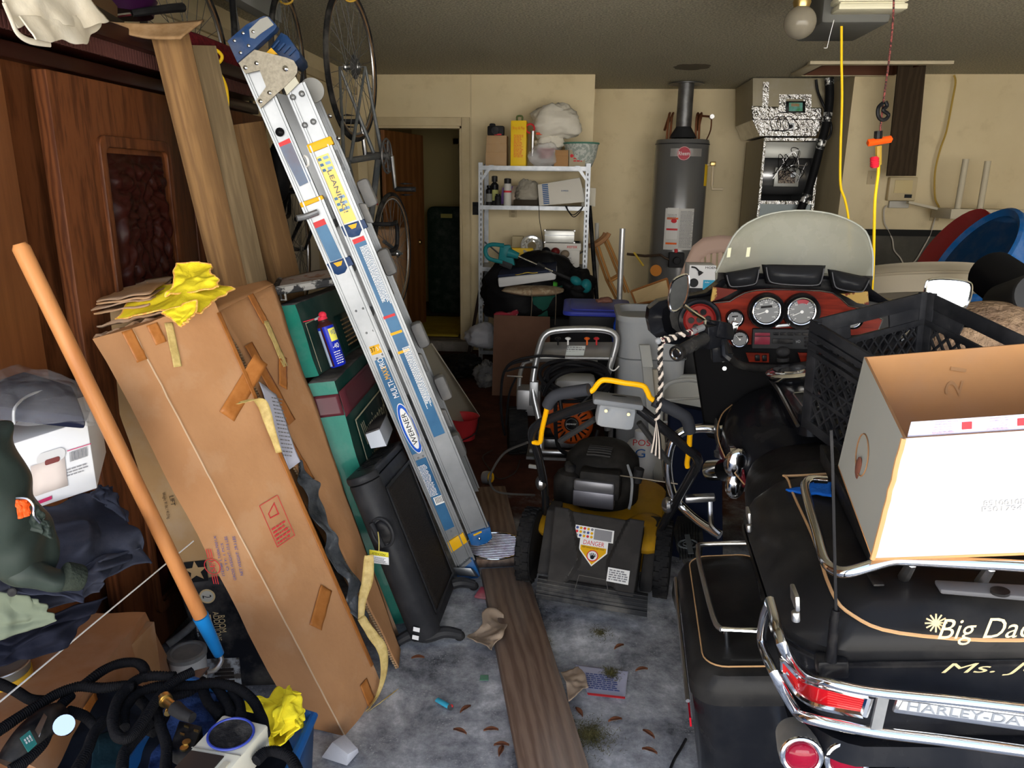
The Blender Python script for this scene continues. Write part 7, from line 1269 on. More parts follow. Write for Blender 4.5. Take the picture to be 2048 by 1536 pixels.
# saddlebags (left seen, right mostly hidden)
for s in (-1, 1):
    L = (lambda a_: (-a_ if s > 0 else a_))
    l0, l1 = (-.435, -.205) if s < 0 else (.205, .435)
    bag_ = rings([rr_(l0+.02, l1-.02, .40, .83, .22, .06), rr_(l0, l1, .37, .87, .30, .06), rr_(l0, l1, .345, .885, .56, .06)], 'saddlebag', pb)
    ld_ = rings([rr_(l0-.006, l1+.006, .335, .89, .55, .065), rr_(l0-.006, l1+.006, .335, .89, .585, .065), rr_(l0+.012, l1-.01, .35, .88, .612, .06), rr_(l0+.035, l1-.03, .375, .86, .622, .05), rr_(l0+.05, l1-.045, .40, .84, .621, .04)], 'saddlebag_lid', pbd)
    MB().tube(rr_(l0+.028, l1-.02, .37, .865, .6215, .05), .0018, 5, closed=True).build('pinstripe', pin, ld_)
    MB().tube([W(l1, .55, .66), W(l0+.075, .55-.10, .66), W(l0+.062, .50, .66), W(l0+.052, .75, .66), W(l0+.055, .83, .66), W(l0+.07, .87, .655), W(l1-.03, .875, .65)][(0 if 0 else 1):], .0065, 10, 4).build('lid_rail', chromed, ld_); MB().tube([W(l0+.075, .45, .66), W(l1, .43, .66)], .0065, 10).cyl(W(l0+.085, .448, .66), W(l0+.085, .448, .62), .008).build('lid_rail', chrome, ld_)
    if s < 0:
        MB().tube([W(l0-.012, .86, .56), W(l0-.014, .7, .565), W(l0-.012, .36, .545)], .005, 6).build('side_trim', chromed, bag_); MB().box(W(l0-.014, .52, .53), (.008, .075, .03), BM).build('lid_latch', chrome, bag_, bev=.003)
        for f0, f1, u0 in ((.60, .75, .50), (.36, .52, .48)): MB().obox(W(l0-.008, f0, u0), BF*(f1-f0), BU*.022, BR_*-.004).build('side_reflector', mat('reflector_red', (.35, .004, .012), .15, coat=1.), bag_)
# round lamps at the rear
for x, y in ((1603, 1512), (1693, 1522)):
    c = bb_(x, y, f=.0); A_ = (BF*-1+BU*.12).normalized(); MB().lathe([(.012, -.075), (.030, -.06), (.034, -.02), (.034, 0)], c, A_, 26).build('lamp_bucket', mat('dusty_can', (.22, .21, .19), .5, .4, dust=.4), mc); MB().torus(c, A_, .029, .005, 28, 8).build('lamp_ring', chrome, mc); MB().sphere(c, (.026, .026, .013), 18, 10, Matrix((BR_, BU.cross(A_)*0+BU, A_)).transposed()).build('lamp_lens', mat('lens_ruby', (.22, .004, .02), .08, coat=1.), mc)
MB().cyl(W(-.22, .16, .60), W(.3, .16, .60), .012).build('lamp_bar', chrome, mc)
MB().cyl(W(-.17, .0, .20), W(-.17, .9, .22), .045, seg=20).build('exhaust', chrome, mc); MB().cyl(W(.25, .0, .20), W(.25, .9, .22), .045, seg=20).build('exhaust', chrome, mc)
tirewheel(mc, W(0, .42, .325), BR_, .325, .14, chromed, 28)
tirewheel(mc, W(0, 2.05, .32), BR_, .32, .12, chromed, 28); MB().lathe([(.30, -.08), (.345, -.07), (.36, 0), (.345, .07), (.30, .08)], W(0, 2.05, .33), BR_, 40, arc=.62, U=BF*-1).build('front_fender', pb, mc)
# frame, engine
MB().box(W(0, 1.15, .40), (.22, .5, .36), BM).build('engine_block', mat('engine_metal', (.12, .12, .12), .35, .8), mc, bev=.04)
for f_, tl in ((1.32, .35), (1.02, -.35)):
    d_ = (BU+BF*tl).normalized(); mb = MB()
    for k in range(9): mb.lathe([(.085, 0), (.085, .008)], W(0, f_, .45)+d_*(.024*k), d_, 24)
    mb.cyl(W(0, f_, .44), W(0, f_, .44)+d_*.23, .06, seg=18).build('cylinder', mat('engine_metal', None), mc)
MB().cyl(W(-.02, 1.05, .30), W(-.26, 1.05, .30), .11, seg=26).build('primary_cover', chromed, mc)
MB().cyl(bb_(1458, 935, f=1.2), bb_(1500, 935, f=1.2), .075, seg=24).sphere(bb_(1480, 928, f=1.15), (.05, .03, .05), 16, 10).build('horn_cover', chrome, mc); MB().sphere(bb_(1474, 928, f=1.12), (.035, .02, .05), 16, 10).sphere(bb_(1470, 970, f=1.12), (.030, .02, .045), 16, 10).build('chrome_dome', chrome, mc)
MB().tube([bb_(1450, 862, f=1.45), bb_(1447, 903, f=1.42)], (.022, .026), 16).tube([bb_(1447, 903, f=1.42), bb_(1447, 912, f=1.42)], .032, 16).build('frame_tube', chromed, mc); MB().tube([bb_(1424, 940, f=1.45), bb_(1449, 940, f=1.38)], .038, 20).build('chrome_drum', chrome, mc)
MB().tube([bb_(1470, 852, f=1.50), bb_(1440, 858, f=1.50), bb_(1400, 857, f=1.50), bb_(1365, 864, f=1.50), bb_(1345, 885, f=1.50), bb_(1336, 930, f=1.50), bb_(1345, 985, f=1.50), bb_(1366, 1015, f=1.50), bb_(1400, 1045, f=1.45), bb_(1440, 1070, f=1.40)], .017, 12, 5).build('engine_guard', chrome, mc)
MB().tube([bb_(1420, 1000, f=1.35), bb_(1421, 1030, f=1.33), bb_(1424, 1052, f=1.30), bb_(1440, 1068, f=1.28)], .009, 8, 4).build('shift_lever', chromed, mc); MB().box(bb_(1400, 996, f=1.35), (.10, .035, .022), BM).build('shift_peg', chromed, mc, bev=.006)
def board(pts, u, nm, m_): P = [bb_(x, y, u=u) for x, y in pts]; n0 = len(P); return MB().add([p for p in P]+[p+BU*.018 for p in P], [tuple(range(n0)), tuple(range(2*n0-1, n0-1, -1))]+[(i, n0+i, n0+(i+1) % n0, (i+1) % n0) for i in range(n0)]).build(nm, m_, mc, bev=.003)
rbd = mat('board_rubber', (.045, .05, .05), .6, dust=.3)
board([(1355, 1039), (1380, 1040), (1402, 1048), (1407, 1080), (1403, 1125), (1375, 1145), (1354, 1100), (1347, 1070)], .27, 'footboard', rbd)
for k in range(8): MB().tube([bb_(1356+k*5.5, 1045+abs(k-4)*1.5, u=.291), bb_(1360+k*5.5, 1120-k, u=.291)], .0018, 4).build('board_rib', blk, mc)
MB().torus(bb_(1376, 1088, u=.292), BU, .035, .004, 26, 6).torus(bb_(1376, 1088, u=.292), BU, .018, .003, 20, 6).build('board_emblem', mat('emblem_grey', (.10, .11, .11), .5), mc); MB().obox(bb_(1374, 1070, u=.293)-BR_*.01, BR_*.02, bb_(1382, 1108, u=.293)-bb_(1374, 1070, u=.293), BU*.003).build('board_emblem', mat('emblem_grey', None), mc)
board([(1347, 1170), (1362, 1168), (1372, 1200), (1370, 1232), (1352, 1222), (1344, 1195)], .30, 'passenger_board', rbd)
MB().tube([W(-.18, 1.1, .25), W(-.36, 1.2, .03)], .013, 8).box(W(-.37, 1.2, .02), (.07, .04, .012), BM).build('kick_stand', chromed, mc)
# tank and console
def loft(prof, name, m, cu, n_=24, e=2.4, wk=1., **k):   # prof: (f, half width, u bottom, u top)
    rs = []
    for f, hw_, u0, u1 in prof:
        hw_ *= wk
        r_ = []
        for i in range(n_):
            a_ = 2*pi*i/n_; cx_, sx__ = cos(a_), sin(a_); x = hw_*abs(cx_)**(2/e)*(1 if cx_ > 0 else -1); z = (u0+u1)/2+(u1-u0)/2*abs(sx__)**(2/e)*(1 if sx__ > 0 else -1); r_.append(W(cu+x, f, z))
        rs.append(r_)
    return rings(rs, name, m, **k)
tank = loft([(1.0, .10, .66, .84), (1.08, .175, .65, .87), (1.2, .215, .645, .90), (1.33, .225, .65, .925), (1.45, .205, .66, .93), (1.54, .15, .69, .92), (1.58, .06, .75, .87)], 'fuel_tank', pb, -.01, sub=1, wk=1.14)
def thw(f):
    T_ = ((1.0, .10), (1.08, .175), (1.2, .215), (1.33, .225), (1.45, .205), (1.54, .15))
    for (a, x), (b2, y) in zip(T_, T_[1:]):
        if a <= f <= b2: return 1.14*(x+(y-x)*(f-a)/(b2-a))
    return .1
MB().grid(lambda u, v: W(-.012-thw(1.10+.38*u)*(1-abs((.70+.075*v-.78)/.135)**2.4)**.4, 1.10+.38*u, .70+.075*v), 16, 6).build('maroon_panel', mar, tank, solid=.004)
MB().tube([W(-.20, 1.50, .86), W(-.245, 1.42, .85), W(-.272, 1.3, .82), W(-.258, 1.15, .78), W(-.225, 1.05, .75)], .0022, 5, 4).build('pinstripe', pin, tank); MB().sphere(W(-.262, 1.42, .79), (.010, .05, .05), 16, 8, BM).build('tank_badge', mat('badge_dark', (.09, .09, .085), .3, .6), tank)
con_ = rings([rr_(-.075, .045, 1.0, 1.50, .90, .04), rr_(-.07, .04, 1.02, 1.48, .955, .04), rr_(-.055, .025, 1.05, 1.45, .965, .03)], 'tank_console', pb); MB().tube(rr_(-.05, .02, 1.06, 1.22, .967, .01), .002, 5, closed=True).build('console_door_trim', chromed, con_); MB().tube([W(-.075, 1.49, .95), W(-.078, 1.3, .958), W(-.076, 1.02, .93)], .006, 6).build('console_trim', chromed, con_)
fc_ = bb_(1579, 744, u=.985); MB().lathe([(.066, -.02), (.074, -.01), (.076, .0), (.070, .006), (.052, .010), (.05, .014), (0, .016)], fc_, BU, 40).build('fuel_cap', chrome, con_); MB().torus(fc_+BU*.012, BU, .034, .003, 30, 6).build('cap_ring', chromed, con_)
MB().cyl(bb_(1566, 722, f=1.50), bb_(1566, 715, f=1.50), .02).sphere(bb_(1566, 703, f=1.48), (.024, .012, .018), 14, 8).build('ignition_knob', blk, con_)
# seat
loft([(1.10, .12, .74, .84), (1.04, .20, .70, .875), (.93, .245, .68, .89), (.80, .255, .68, .90), (.72, .25, .70, .95), (.62, .225, .74, .98), (.50, .21, .80, .985), (.48, .15, .82, .96)], 'seat', seatm, 0, e=3.2, sub=1)
a, b_, c, d = bb_(1640, 925, u=1.0), bb_(1676, 932, u=1.0), bb_(1748, 1122, u=1.01), bb_(1736, 1128, u=1.01)
MB().hexa([a, b_, c, d], [p+BU*.045 for p in (a, b_, c, d)]).build('trunk_pad', seatm, mc, bev=.01)
# outer and inner fairing
def fz(px, py, f=1.60): return bb_(px, py, f=f)
fair_out = [(1296, 640), (1299, 618), (1318, 603), (1345, 597), (1380, 592), (1412, 586), (1428, 574), (1445, 560), (1520, 552), (1590, 549), (1660, 552), (1735, 560), (1745, 580), (1775, 600), (1830, 612), (1850, 640), (1840, 680), (1780, 705), (1700, 715), (1600, 722), (1500, 722), (1430, 700), (1370, 692), (1325, 686), (1302, 666)]
P = [fz(*p) for p in fair_out]; cf = fz(1580, 640); n0 = len(P)
r0 = P; r1 = [p+BF*.06+(p-cf)*.02 for p in P]; r2 = [p.lerp(cf, .12)+BF*.18 for p in P]; r3 = [p.lerp(cf, .45)+BF*.30 for p in P]; r4 = [p.lerp(cf, .85)+BF*.36 for p in P]; r_in = [p.lerp(cf, .10)+BF*.02 for p in P]; r_in2 = [p.lerp(cf, .2)+BF*.10 for p in P]
rings([r_in2, r_in, r0, r1, r2, r3, r4], 'fairing', pb, cap=False); MB().add([p.lerp(cf, .15)+BF*.07 for p in P], [tuple(range(n0-1, -1, -1))]).build('fairing_liner', blks, mc)
wood_ = mat('dash_wood', (.22, .020, .008), .35, col2=(.10, .009, .004), ns=30, stretch=(.15, 1, 1.5), spec=.25)
dash = [(1372, 655), (1380, 628), (1387, 615), (1421, 607), (1460, 603), (1474, 594), (1490, 586), (1512, 581), (1552, 579), (1592, 580), (1640, 582), (1665, 586), (1680, 596), (1697, 612), (1740, 622), (1765, 640), (1755, 665), (1700, 690), (1640, 698), (1560, 698), (1500, 697), (1470, 696), (1450, 680), (1430, 668), (1400, 668)]
Pd = [fz(x, y, 1.585) for x, y in dash]; nd = len(Pd); db_ = MB().add(Pd+[p+BF*.03 for p in Pd], [tuple(range(nd-1, -1, -1))]+[(i, (i+1) % nd, nd+(i+1) % nd, nd+i) for i in range(nd)]).build('dashboard', wood_, mc)
MB().tube(Pd, .0022, 5, closed=True).build('dash_trim', chromed, db_)
gd = mat('gold_marble', (.36, .23, .06), .3, col2=(.10, .012, .006), ns=14, thr=(.48, .52))
for T_ in ([(1426, 574), (1475, 580), (1455, 591), (1440, 598), (1421, 604)], [(1682, 588), (1736, 583), (1738, 610), (1714, 606), (1698, 596)]): Q_ = [fz(x, y, 1.575) for x, y in T_]; nq = len(Q_); MB().add(Q_+[p+BF*.02 for p in Q_], [tuple(range(nq-1, -1, -1))]+[(i, (i+1) % nq, nq+(i+1) % nq, nq+i) for i in range(nq)]).build('corner_inlay', gd, mc)
def gauge(px, py, r, hood, ang, tint=None, nums=8):
    c = fz(px, py, 1.565); A_ = BF*-1; U2 = BR_; V2 = A_.cross(U2); V2 = V2 if V2.dot(BU) > 0 else -V2
    g = MB().lathe([(r*hood, -.012), (r*hood*.96, .012), (r*1.12, .0), (r*1.1, -.015), (0, -.015)], c, A_, 40).build('gauge', blks, mc)
    MB().torus(c+A_*.004, A_, r*.98, r*.075, 44, 8).build('gauge_ring', chrome, g); MB().lathe([(0, 0), (r*.92, 0), (r*.92, .002), (0, .002)], c+A_*.001, A_, 40).build('gauge_face', mat('gauge_face', (.055, .055, .055), .4), g)
    MB().lathe([(r*.62, 0), (r*.86, 0), (r*.86, .002), (r*.62, .002)], c+A_*.002, A_, 40).build('gauge_scale', mat('gauge_scale', (.20, .205, .205), .4), g)
    mb = MB()
    for k in range(nums*3+1):
        a_ = radians(225-270*k/(nums*3)); e = U2*cos(a_)+V2*sin(a_); big = k % 3 == 0; mb.tube([c+A_*.0045+e*(r*.88), c+A_*.0045+e*(r*(.76 if big else .82))], r*.012, 4)
    mb.build('gauge_ticks', whitep, g)
    if r > .03:
        for k in range(nums+1): a_ = radians(225-270*k/nums); e = U2*cos(a_)+V2*sin(a_); text(str(k*(20 if tint is None else 10)) if k*20 < 200 else '', c+A_*.004+e*(r*.66), U2, V2, r*(.10 if k == 0 else .18 if k*20 < 100 or tint else .22), r*.10, whitep, g, 'gauge_number') if k*20 < 200 else None
    a_ = radians(ang); e = U2*cos(a_)+V2*sin(a_); MB().tube([c+A_*.006-e*r*.1, c+A_*.006+e*r*.7], r*.03, 5).cyl(c+A_*.004, c+A_*.009, r*.12, seg=12).build('gauge_needle', whitep, g)
    if tint: MB().lathe([(r*.62, 0), (r*.9, 0), (r*.9, .002), (r*.62, .002)], c+A_*.0035, A_, 40, arc=.16, U=U2*.6+V2*.8 if V2.dot(BU) > 0 else U2).build('red_zone', mat('zone_red', (.30, .05, .06), .4), g)
    else: MB().box(c+A_*.004+V2*r*.33, (r*.8, .002, r*.16), BM).build('odometer', blks, g)
gauge(1533, 622, .046, 1.36, 195); gauge(1603, 623, .046, 1.36, 200, True, 8); gauge(1470, 637, .025, 1.25, 250, None, 4); gauge(1479, 678, .027, 1.15, 130, None, 4); gauge(1706, 640, .025, 1.25, 200, None, 4)
c = fz(1399, 639, 1.575); sp_ = MB().lathe([(.0, 0), (.048, 0), (.054, .008), (.062, .0), (.064, -.02)], c, BF*-1, 36).build('speaker', mat('speaker_red', (.20, .014, .012), .35), mc)
for k in range(7): a_ = k*pi/3; e = (BR_*cos(a_)+BU*sin(a_))*(.029 if k < 6 else 0); MB().lathe([(0, 0), (.011, 0), (.0105, .0035), (0, .0035)], c+e-BF*.003, BF*-1, 14).build('speaker_hole', blks, sp_)
MB().torus(c, BF, .064, .010, 36, 8).build('speaker_hood', pb, mc)
a, b_, c_, d = fz(1504, 697, 1.565), fz(1640, 699, 1.565), fz(1638, 659, 1.565), fz(1506, 658, 1.565); rd = MB().hexa([a, b_, b_+BF*.04, a+BF*.04], [d, c_, c_+BF*.04, d+BF*.04]).build('radio', dgrey, mc, bev=.003); q_ = quad(a, b_, c_, d)
def rbox(u0, v0, u1, v1, m_, nm, e=.003): MB().obox(q_(u0, v0)-BF*e, q_(u1, v0)-q_(u0, v0), q_(u0, v1)-q_(u0, v0), BF*.004).build(nm, m_, rd, bev=.0008)
rbox(.03, .22, .26, .62, mat('display_red', (.17, .02, .035), .3), 'display'); rbox(.03, .66, .26, .82, mat('display_red', None), 'display'); rbox(.30, .28, .60, .52, blks, 'cassette_door', .006)
for k in range(6): rbox(.31+k*.11, .70, .39+k*.11, .84, blks, 'radio_button', .005)
for k in range(3): rbox(.78, .12+k*.19, .86, .24+k*.19, blks, 'radio_button', .005)
text('HD', q_(.68, .40)-BF*.004, BR_, BU, .014, .010, steel, rd)
for x in (1516, 1620): a, b_, c_, d = fz(x-18, 724, 1.55), fz(x+22, 725, 1.55), fz(x+22, 707, 1.55), fz(x-24, 706, 1.55); sw = MB().hexa([a, b_, b_+BF*.01, a+BF*.01], [d, c_, c_+BF*.01, d+BF*.01]).build('switch_panel', wood_, mc); [MB().box(quad(a, b_, c_, d)(u_, .5)-BF*.004, (.016, .01, .022), BM).build('rocker_switch', blks, sw, bev=.003) for u_ in (.45, .78)]
MB().box(fz(1565, 651, 1.56), (.05, .01, .011), BM).build('indicator_strip', mat('pill_chrome', (.5, .52, .52), .3, .6), mc, bev=.004)
# windshield and pouches
wsh = [(1431, 546), (1436, 537), (1450, 507), (1465, 476), (1484, 454), (1509, 439), (1543, 427), (1592, 421), (1641, 424), (1677, 432), (1709, 446), (1731, 463), (1741, 488), (1746, 517), (1744, 560)]
def wsp(x, y, px): s_ = (px-1590)/160; return bb_(x, y, f=1.66-.10*(y-421)/140*-1*0+.09*(1-s_*s_)+.05*(1-(y-421)/140))
top_ = [wsp(x, y, x) for x, y in wsh]; bot_ = [wsp(1431+(1744-1431)*k/14, 566, 1431+(1744-1431)*k/14) for k in range(15)]
gl = mat('windshield_acrylic', (.28, .28, .225), .2, alpha=.68, spec=.6, dust=.4, dcol=(.30, .29, .24))
MB().grid(lambda u, v: bot_[int(round(u*14))].lerp(top_[int(round(u*14))], v), 15, 10).build('windshield', gl, mc, solid=.004); MB().tube(top_, .0035, 6, 2).build('windshield_edge', mat('acrylic_edge', (.35, .36, .32), .2), mc)
for x, y in ((1452, 514), (1490, 513)): c = bb_(x, y, f=1.68); MB().obox(c-BF*.02, BR_*.012, BU*.032+BR_*.006, BF*.001).build('sticker', mat('sticker_pale', (.60, .60, .42), .5), mc)
pl = mat('pouch_leather', (.022, .023, .026), .28, bump=.15, bs=30, coat=.1); 
for i_, Q_ in enumerate(([(1456, 574), (1512, 568), (1519, 533), (1448, 546)], [(1532, 566), (1640, 572), (1650, 531), (1524, 529)], [(1664, 576), (1722, 585), (1738, 556), (1656, 538)])):
    a, b_, c_, d = [bb_(x, y, f=1.60) for x, y in Q_]; qq = quad(a, b_, c_, d)
    MB().grid(lambda u, v: qq(u, v)-BF*(.045*(sin(pi*min(max(u, .0), 1))**.5)*(sin(pi*min(v*.85+.08, 1))**.6)), 18, 12).build('pouch', pl, mc, solid=.006)
    MB().tube([qq(u_, v_)-BF*.03 for u_, v_ in ((.04, .9), (.04, .3), (.12, .08), (.5, .03), (.88, .08), (.96, .3), (.96, .9))], .0022, 5, 4).build('pouch_seam', mat('seam_grey2', (.08, .08, .085), .6), mc)
MB().grid(quad(*[bb_(x, y, f=1.62) for x, y in ((1433, 578), (1742, 590), (1745, 552), (1436, 545))]), 8, 4).build('pouch_backing', blks, mc, solid=.006)
# handlebars
g0, g1 = bb_(1355, 706, f=1.05), bb_(1408, 677, f=1.17); MB().tube([g0, g1], .0195, 20).build('grip', mat('grip_rubber', (.05, .05, .052), .25, dust=.2, coat=.3), mc); MB().tube([g0-(g1-g0)*.05, g0+(g1-g0)*.06], .023, 20).build('grip_end', blks, mc); MB().torus(g0-(g1-g0)*.06, g1-g0, .014, .003, 20, 6).build('grip_end_ring', chrome, mc)
MB().hexa([W(-.30, 1.50, .74), W(.30, 1.50, .74), W(.26, 1.70, .66), W(-.26, 1.70, .66)], [W(-.32, 1.58, 1.06), W(.32, 1.58, 1.06), W(.30, 1.72, 1.06), W(-.30, 1.72, 1.06)]).build('lower_fairing', mat('matt_black', (.008, .008, .009), .8), mc, bev=.03)
MB().tube([g1, bb_(1440, 670, f=1.28), bb_(1470, 725, f=1.42), W(-.08, 1.50, .98), W(.08, 1.50, .98), W(.28, 1.40, 1.02), W(.36, 1.2, 1.14), W(.40, 1.1, 1.16)], .014, 12, 4).build('handlebar', blks, mc)
MB().box(bb_(1422, 672, f=1.2), (.06, .05, .07), BM@eul(0, 0, 35)).box(bb_(1438, 690, f=1.25), (.05, .05, .10), BM).box(bb_(1440, 660, f=1.22), (.07, .06, .05), BM@eul(0, 20, 35)).build('control_housing', pb, mc, bev=.006)
MB().box(bb_(1468, 655, f=1.22), (.02, .02, .035), BM@eul(0, 20, 0)).build('clutch_bracket', chrome, mc, bev=.003); MB().tube([bb_(1447, 680, f=1.2), bb_(1450, 710, f=1.18), bb_(1460, 716, f=1.18)], (.012, .018), 10).build('turn_signal_stalk', pb, mc); MB().cyl(bb_(1441, 719, f=1.3), bb_(1441, 719, f=1.28), .007).cyl(bb_(1449, 737, f=1.3), bb_(1449, 737, f=1.28), .006).build('lock_screws', chrome, mc)
lev = [bb_(1322, 682, f=1.02), bb_(1345, 675, f=1.04), bb_(1382, 664, f=1.10), bb_(1405, 655, f=1.16)]
MB().sphere(bb_(1317, 682, f=1.02), .010, 10, 8).build('lever_ball', grey, mc)
brm = [mat('braid_pale', (.62, .54, .46), .7), blks, mat('braid_maroon', (.11, .02, .03), .6)]
def braid(path, r, n_, name, m1, m2):
    P = catmull(path, 10); N_ = len(P)
    for s, m_ in ((0, m1), (pi, m2)):
        pts = []
        for i, p in enumerate(P):
            T_ = (P[min(i+1, N_-1)]-P[max(i-1, 0)]).normalized(); u_, v_ = ortho(T_); a_ = s+i/N_*n_*2*pi; pts.append(p+u_*(cos(a_)*r)+v_*(sin(a_)*r))
        MB().tube(pts, r*.85, 7).build(name, m_, mc)
braid([lev[0], lev[1], lev[2]], .0062, 5, 'lever_braid', brm[0], brm[1]); MB().tube([lev[0], lev[0].lerp(lev[1], .25)], .009, 10).build('braid_cuff', brm[2], mc); MB().tube([lev[2].lerp(lev[1], .2), lev[2].lerp(lev[3], .35)], .010, 10).build('braid_cuff', brm[2], mc); MB().tube([lev[2], lev[3]], .010, 8).build('clutch_lever', grey, mc)
braid([bb_(1322, 688, f=1.02), bb_(1320, 720, f=1.02), bb_(1322, 760, f=1.03), bb_(1319, 800, f=1.04), bb_(1314, 840, f=1.05)], .0048, 8, 'hanging_braid', brm[0], brm[1])
for k in range(6): MB().tube([bb_(1314, 840, f=1.05), bb_(1308+k*2.5, 880, f=1.06), bb_(1303+k*4, 905+k*3, f=1.07)], .0028, 5, 3).build('tassel', brm[k % 2], mc)
# mirrors
def mirror(Q_, f, stem, nm='mirror', face=BF*-1, m_=chrome):
    P = catmull([bb_(x, y, f=f) for x, y in Q_], 4, True); c = sum(P, V3((0, 0, 0)))/len(P); n_ = (P[0]-c).cross(P[len(P)//4]-c).normalized(); n_ = n_ if n_.dot(CAM-c) > 0 else -n_
    N0 = len(P); M_ = MB().add([p-n_*.004 for p in P]+[p.lerp(c, .12)-n_*.022 for p in P]+[p.lerp(c, .6)-n_*.035 for p in P], [(i, (i+1) % N0, N0+(i+1) % N0, N0+i) for i in range(N0)]+[(N0+i, N0+(i+1) % N0, 2*N0+(i+1) % N0, 2*N0+i) for i in range(N0)]+[tuple(2*N0+i for i in range(N0))]).build('mirror', m_, mc); bmr = bmesh.new(); bmr.from_mesh(M_.data); bmesh.ops.recalc_face_normals(bmr, faces=bmr.faces); bmr.to_mesh(M_.data); bmr.free()
    G_ = [p.lerp(c, .06) for p in P]; mb = MB().add(G_+[c+n_*.002], [(i, (i+1) % N0, N0) for i in range(N0)]); g = mb.build('mirror_glass', mat('mirror_glass', (.80, .86, .88), .02, 1.) if m_ is chrome else mat('dark_reflection_mirror', (.035, .038, .037), .3, 0., dust=.5, dcol=(.10, .10, .095)), M_); MB().tube(P, .004, 6, closed=True).build('mirror_rim', chrome, M_); MB().tube(stem, .006, 8, 4).build('mirror_stem', chrome, M_)  # left mirror: dark reflection painted into the glass colour
mirror([(1370, 549), (1377, 556), (1376, 585), (1368, 608), (1352, 622), (1340, 617), (1338, 590), (1346, 562)], 1.18, [bb_(1367, 610, f=1.2), bb_(1392, 628, f=1.22), bb_(1409, 640, f=1.24), bb_(1412, 658, f=1.22)], m_=blks)
mirror([(1852, 570), (1862, 559), (1898, 558), (1936, 564), (1943, 576), (1938, 602), (1926, 616), (1900, 618), (1862, 612), (1851, 598)], 1.18, [bb_(1880, 612, f=1.2), bb_(1850, 640, f=1.22), bb_(1800, 680, f=1.2)])
tag(MB().grid(crumple(quad(bb_(1571, 980, u=1.008), bb_(1668, 998, u=1.008), bb_(1665, 968, u=1.02), bb_(1590, 974, u=1.008)), .006, 20, 3), 16, 8).build('blue_strap', mat('strap_blue', (.005, .09, .42), .6, bump=.4, bs=120), solid=.004), 'short blue webbing strap on the trunk lid of the motorcycle', 'strap')
for p in ((1744, 1150), ): c = bb_(p[0], p[1], u=1.012); MB().obox(c-BR_*.008, BR_*.016, BF*-.035, BU*.004).build('zipper_pull', blks, mc, bev=.002)
# navy cover behind the front wheel
tag(MB().hexa([V3((.44, 2.95, .01)), V3((.66, 2.85, .01)), V3((.66, 2.93, .01)), V3((.44, 3.05, .01))], [V3((.42, 3.05, .66)), V3((.62, 2.95, .66)), V3((.62, 3.0, .66)), V3((.42, 3.12, .66))]).build('navy_tarp', mat('navy_cloth', (.006, .010, .028), .8, bump=.4, bs=20), bev=.01), 'dark navy draped panel behind the motorcycle front wheel', 'panel')
# ================================================================ milk crate
A_, B_, D_ = at(1625, 640, Y=1.93), at(1855, 583, Y=2.10), at(1850, 775, Y=1.62); C_ = B_+D_-A_; dn = at(1607, 850, Y=1.90)-A_
crt = thing('milk_crate', 'black plastic milk crate wedged on the motorcycle seat behind the white box', 'crate', (A_+B_+C_+D_)/4+dn); cm = mat('crate_black', (.022, .023, .027), .42, dust=.35, dcol=(.12, .12, .125))
def cside(p, q, hole):
    e = (q-p); L_ = e.length; x = e.normalized(); y = dn.normalized(); H = dn.length; n_ = x.cross(y).normalized(); T_ = .006; mb = MB()
    def bar(x0, y0, x1, y1, w_, th=.010, m=mb): a_ = p+x*x0+y*y0; b_ = p+x*x1+y*y1; d_ = (b_-a_); s_ = d_.normalized().cross(n_)*w_; m.obox(a_-s_/2-n_*th/2, d_, s_, n_*th)
    if hole: bar(0, .019, L_, .019, .038, .010); bar(0, .080, L_, .080, .016, .014); bar(0, .055, L_*.33, .055, .05, .006); bar(L_*.67, .055, L_, .055, .05, .006)
    else: bar(0, .012, L_, .012, .024, .016); bar(0, .034, L_, .034, .012, .02); bar(0, .058, L_, .058, .012, .02); bar(0, .08, L_, .08, .012, .014)
    bar(0, H-.012, L_, H-.012, .024, .012); bar(0, .14, L_, .14, .006) if not hole else None; bar(0, H*.66, L_, H*.66, .010, .012)
    bar(.012, 0, .012, H, .030, .012); bar(L_-.012, 0, L_-.012, H, .030, .012)
    mb.build('side_frame', cm, crt, bev=.0015); lt_ = MB(); st_ = .034; k = -int(H/st_)
    y0, y1 = .085, H-.02
    while k*st_ < L_:
        for sg in (1, -1):
            xs = k*st_; 
            # diagonal from (xs,y0) to (xs+h,y1) clipped to [0.02, L-0.02]
            h_ = (y1-y0)*.8; t0, t1 = 0., 1.
            if xs < .02: t0 = (.02-xs)/h_
            if xs+h_ > L_-.02: t1 = (L_-.02-xs)/h_
            if t1 > t0+.05:
                xa, xb = xs+h_*t0, xs+h_*t1; ya, yb = y0+(y1-y0)*t0, y0+(y1-y0)*t1
                if sg < 0: xa, xb = L_-xa, L_-xb
                bar(xa, ya, xb, yb, .0045, .008, lt_)
        k += 1
    lt_.build('side_lattice', cm, crt)
cside(A_, B_, True); cside(B_, C_, True); cside(D_, C_, False); cside(A_, D_, False)
mb = MB()
for k in range(9): f_ = (k+.5)/9; mb.tube([A_.lerp(B_, f_)+dn*.97, D_.lerp(C_, f_)+dn*.97], .004, 4).tube([A_.lerp(D_, f_)+dn*.97, B_.lerp(C_, f_)+dn*.97], .004, 4)
mb.build('crate_floor', cm, crt)
tag(MB().sphere(at(1975, 700, Y=2.65), (.26, .2, .17), 24, 16).build('bark_bag', mat('bark', (.17, .11, .075), .9, col2=(.36, .25, .16), ns=14, bump=1., bs=30, bd=.02)), 'brown dried plant bundle seen through the milk crate', 'bundle')
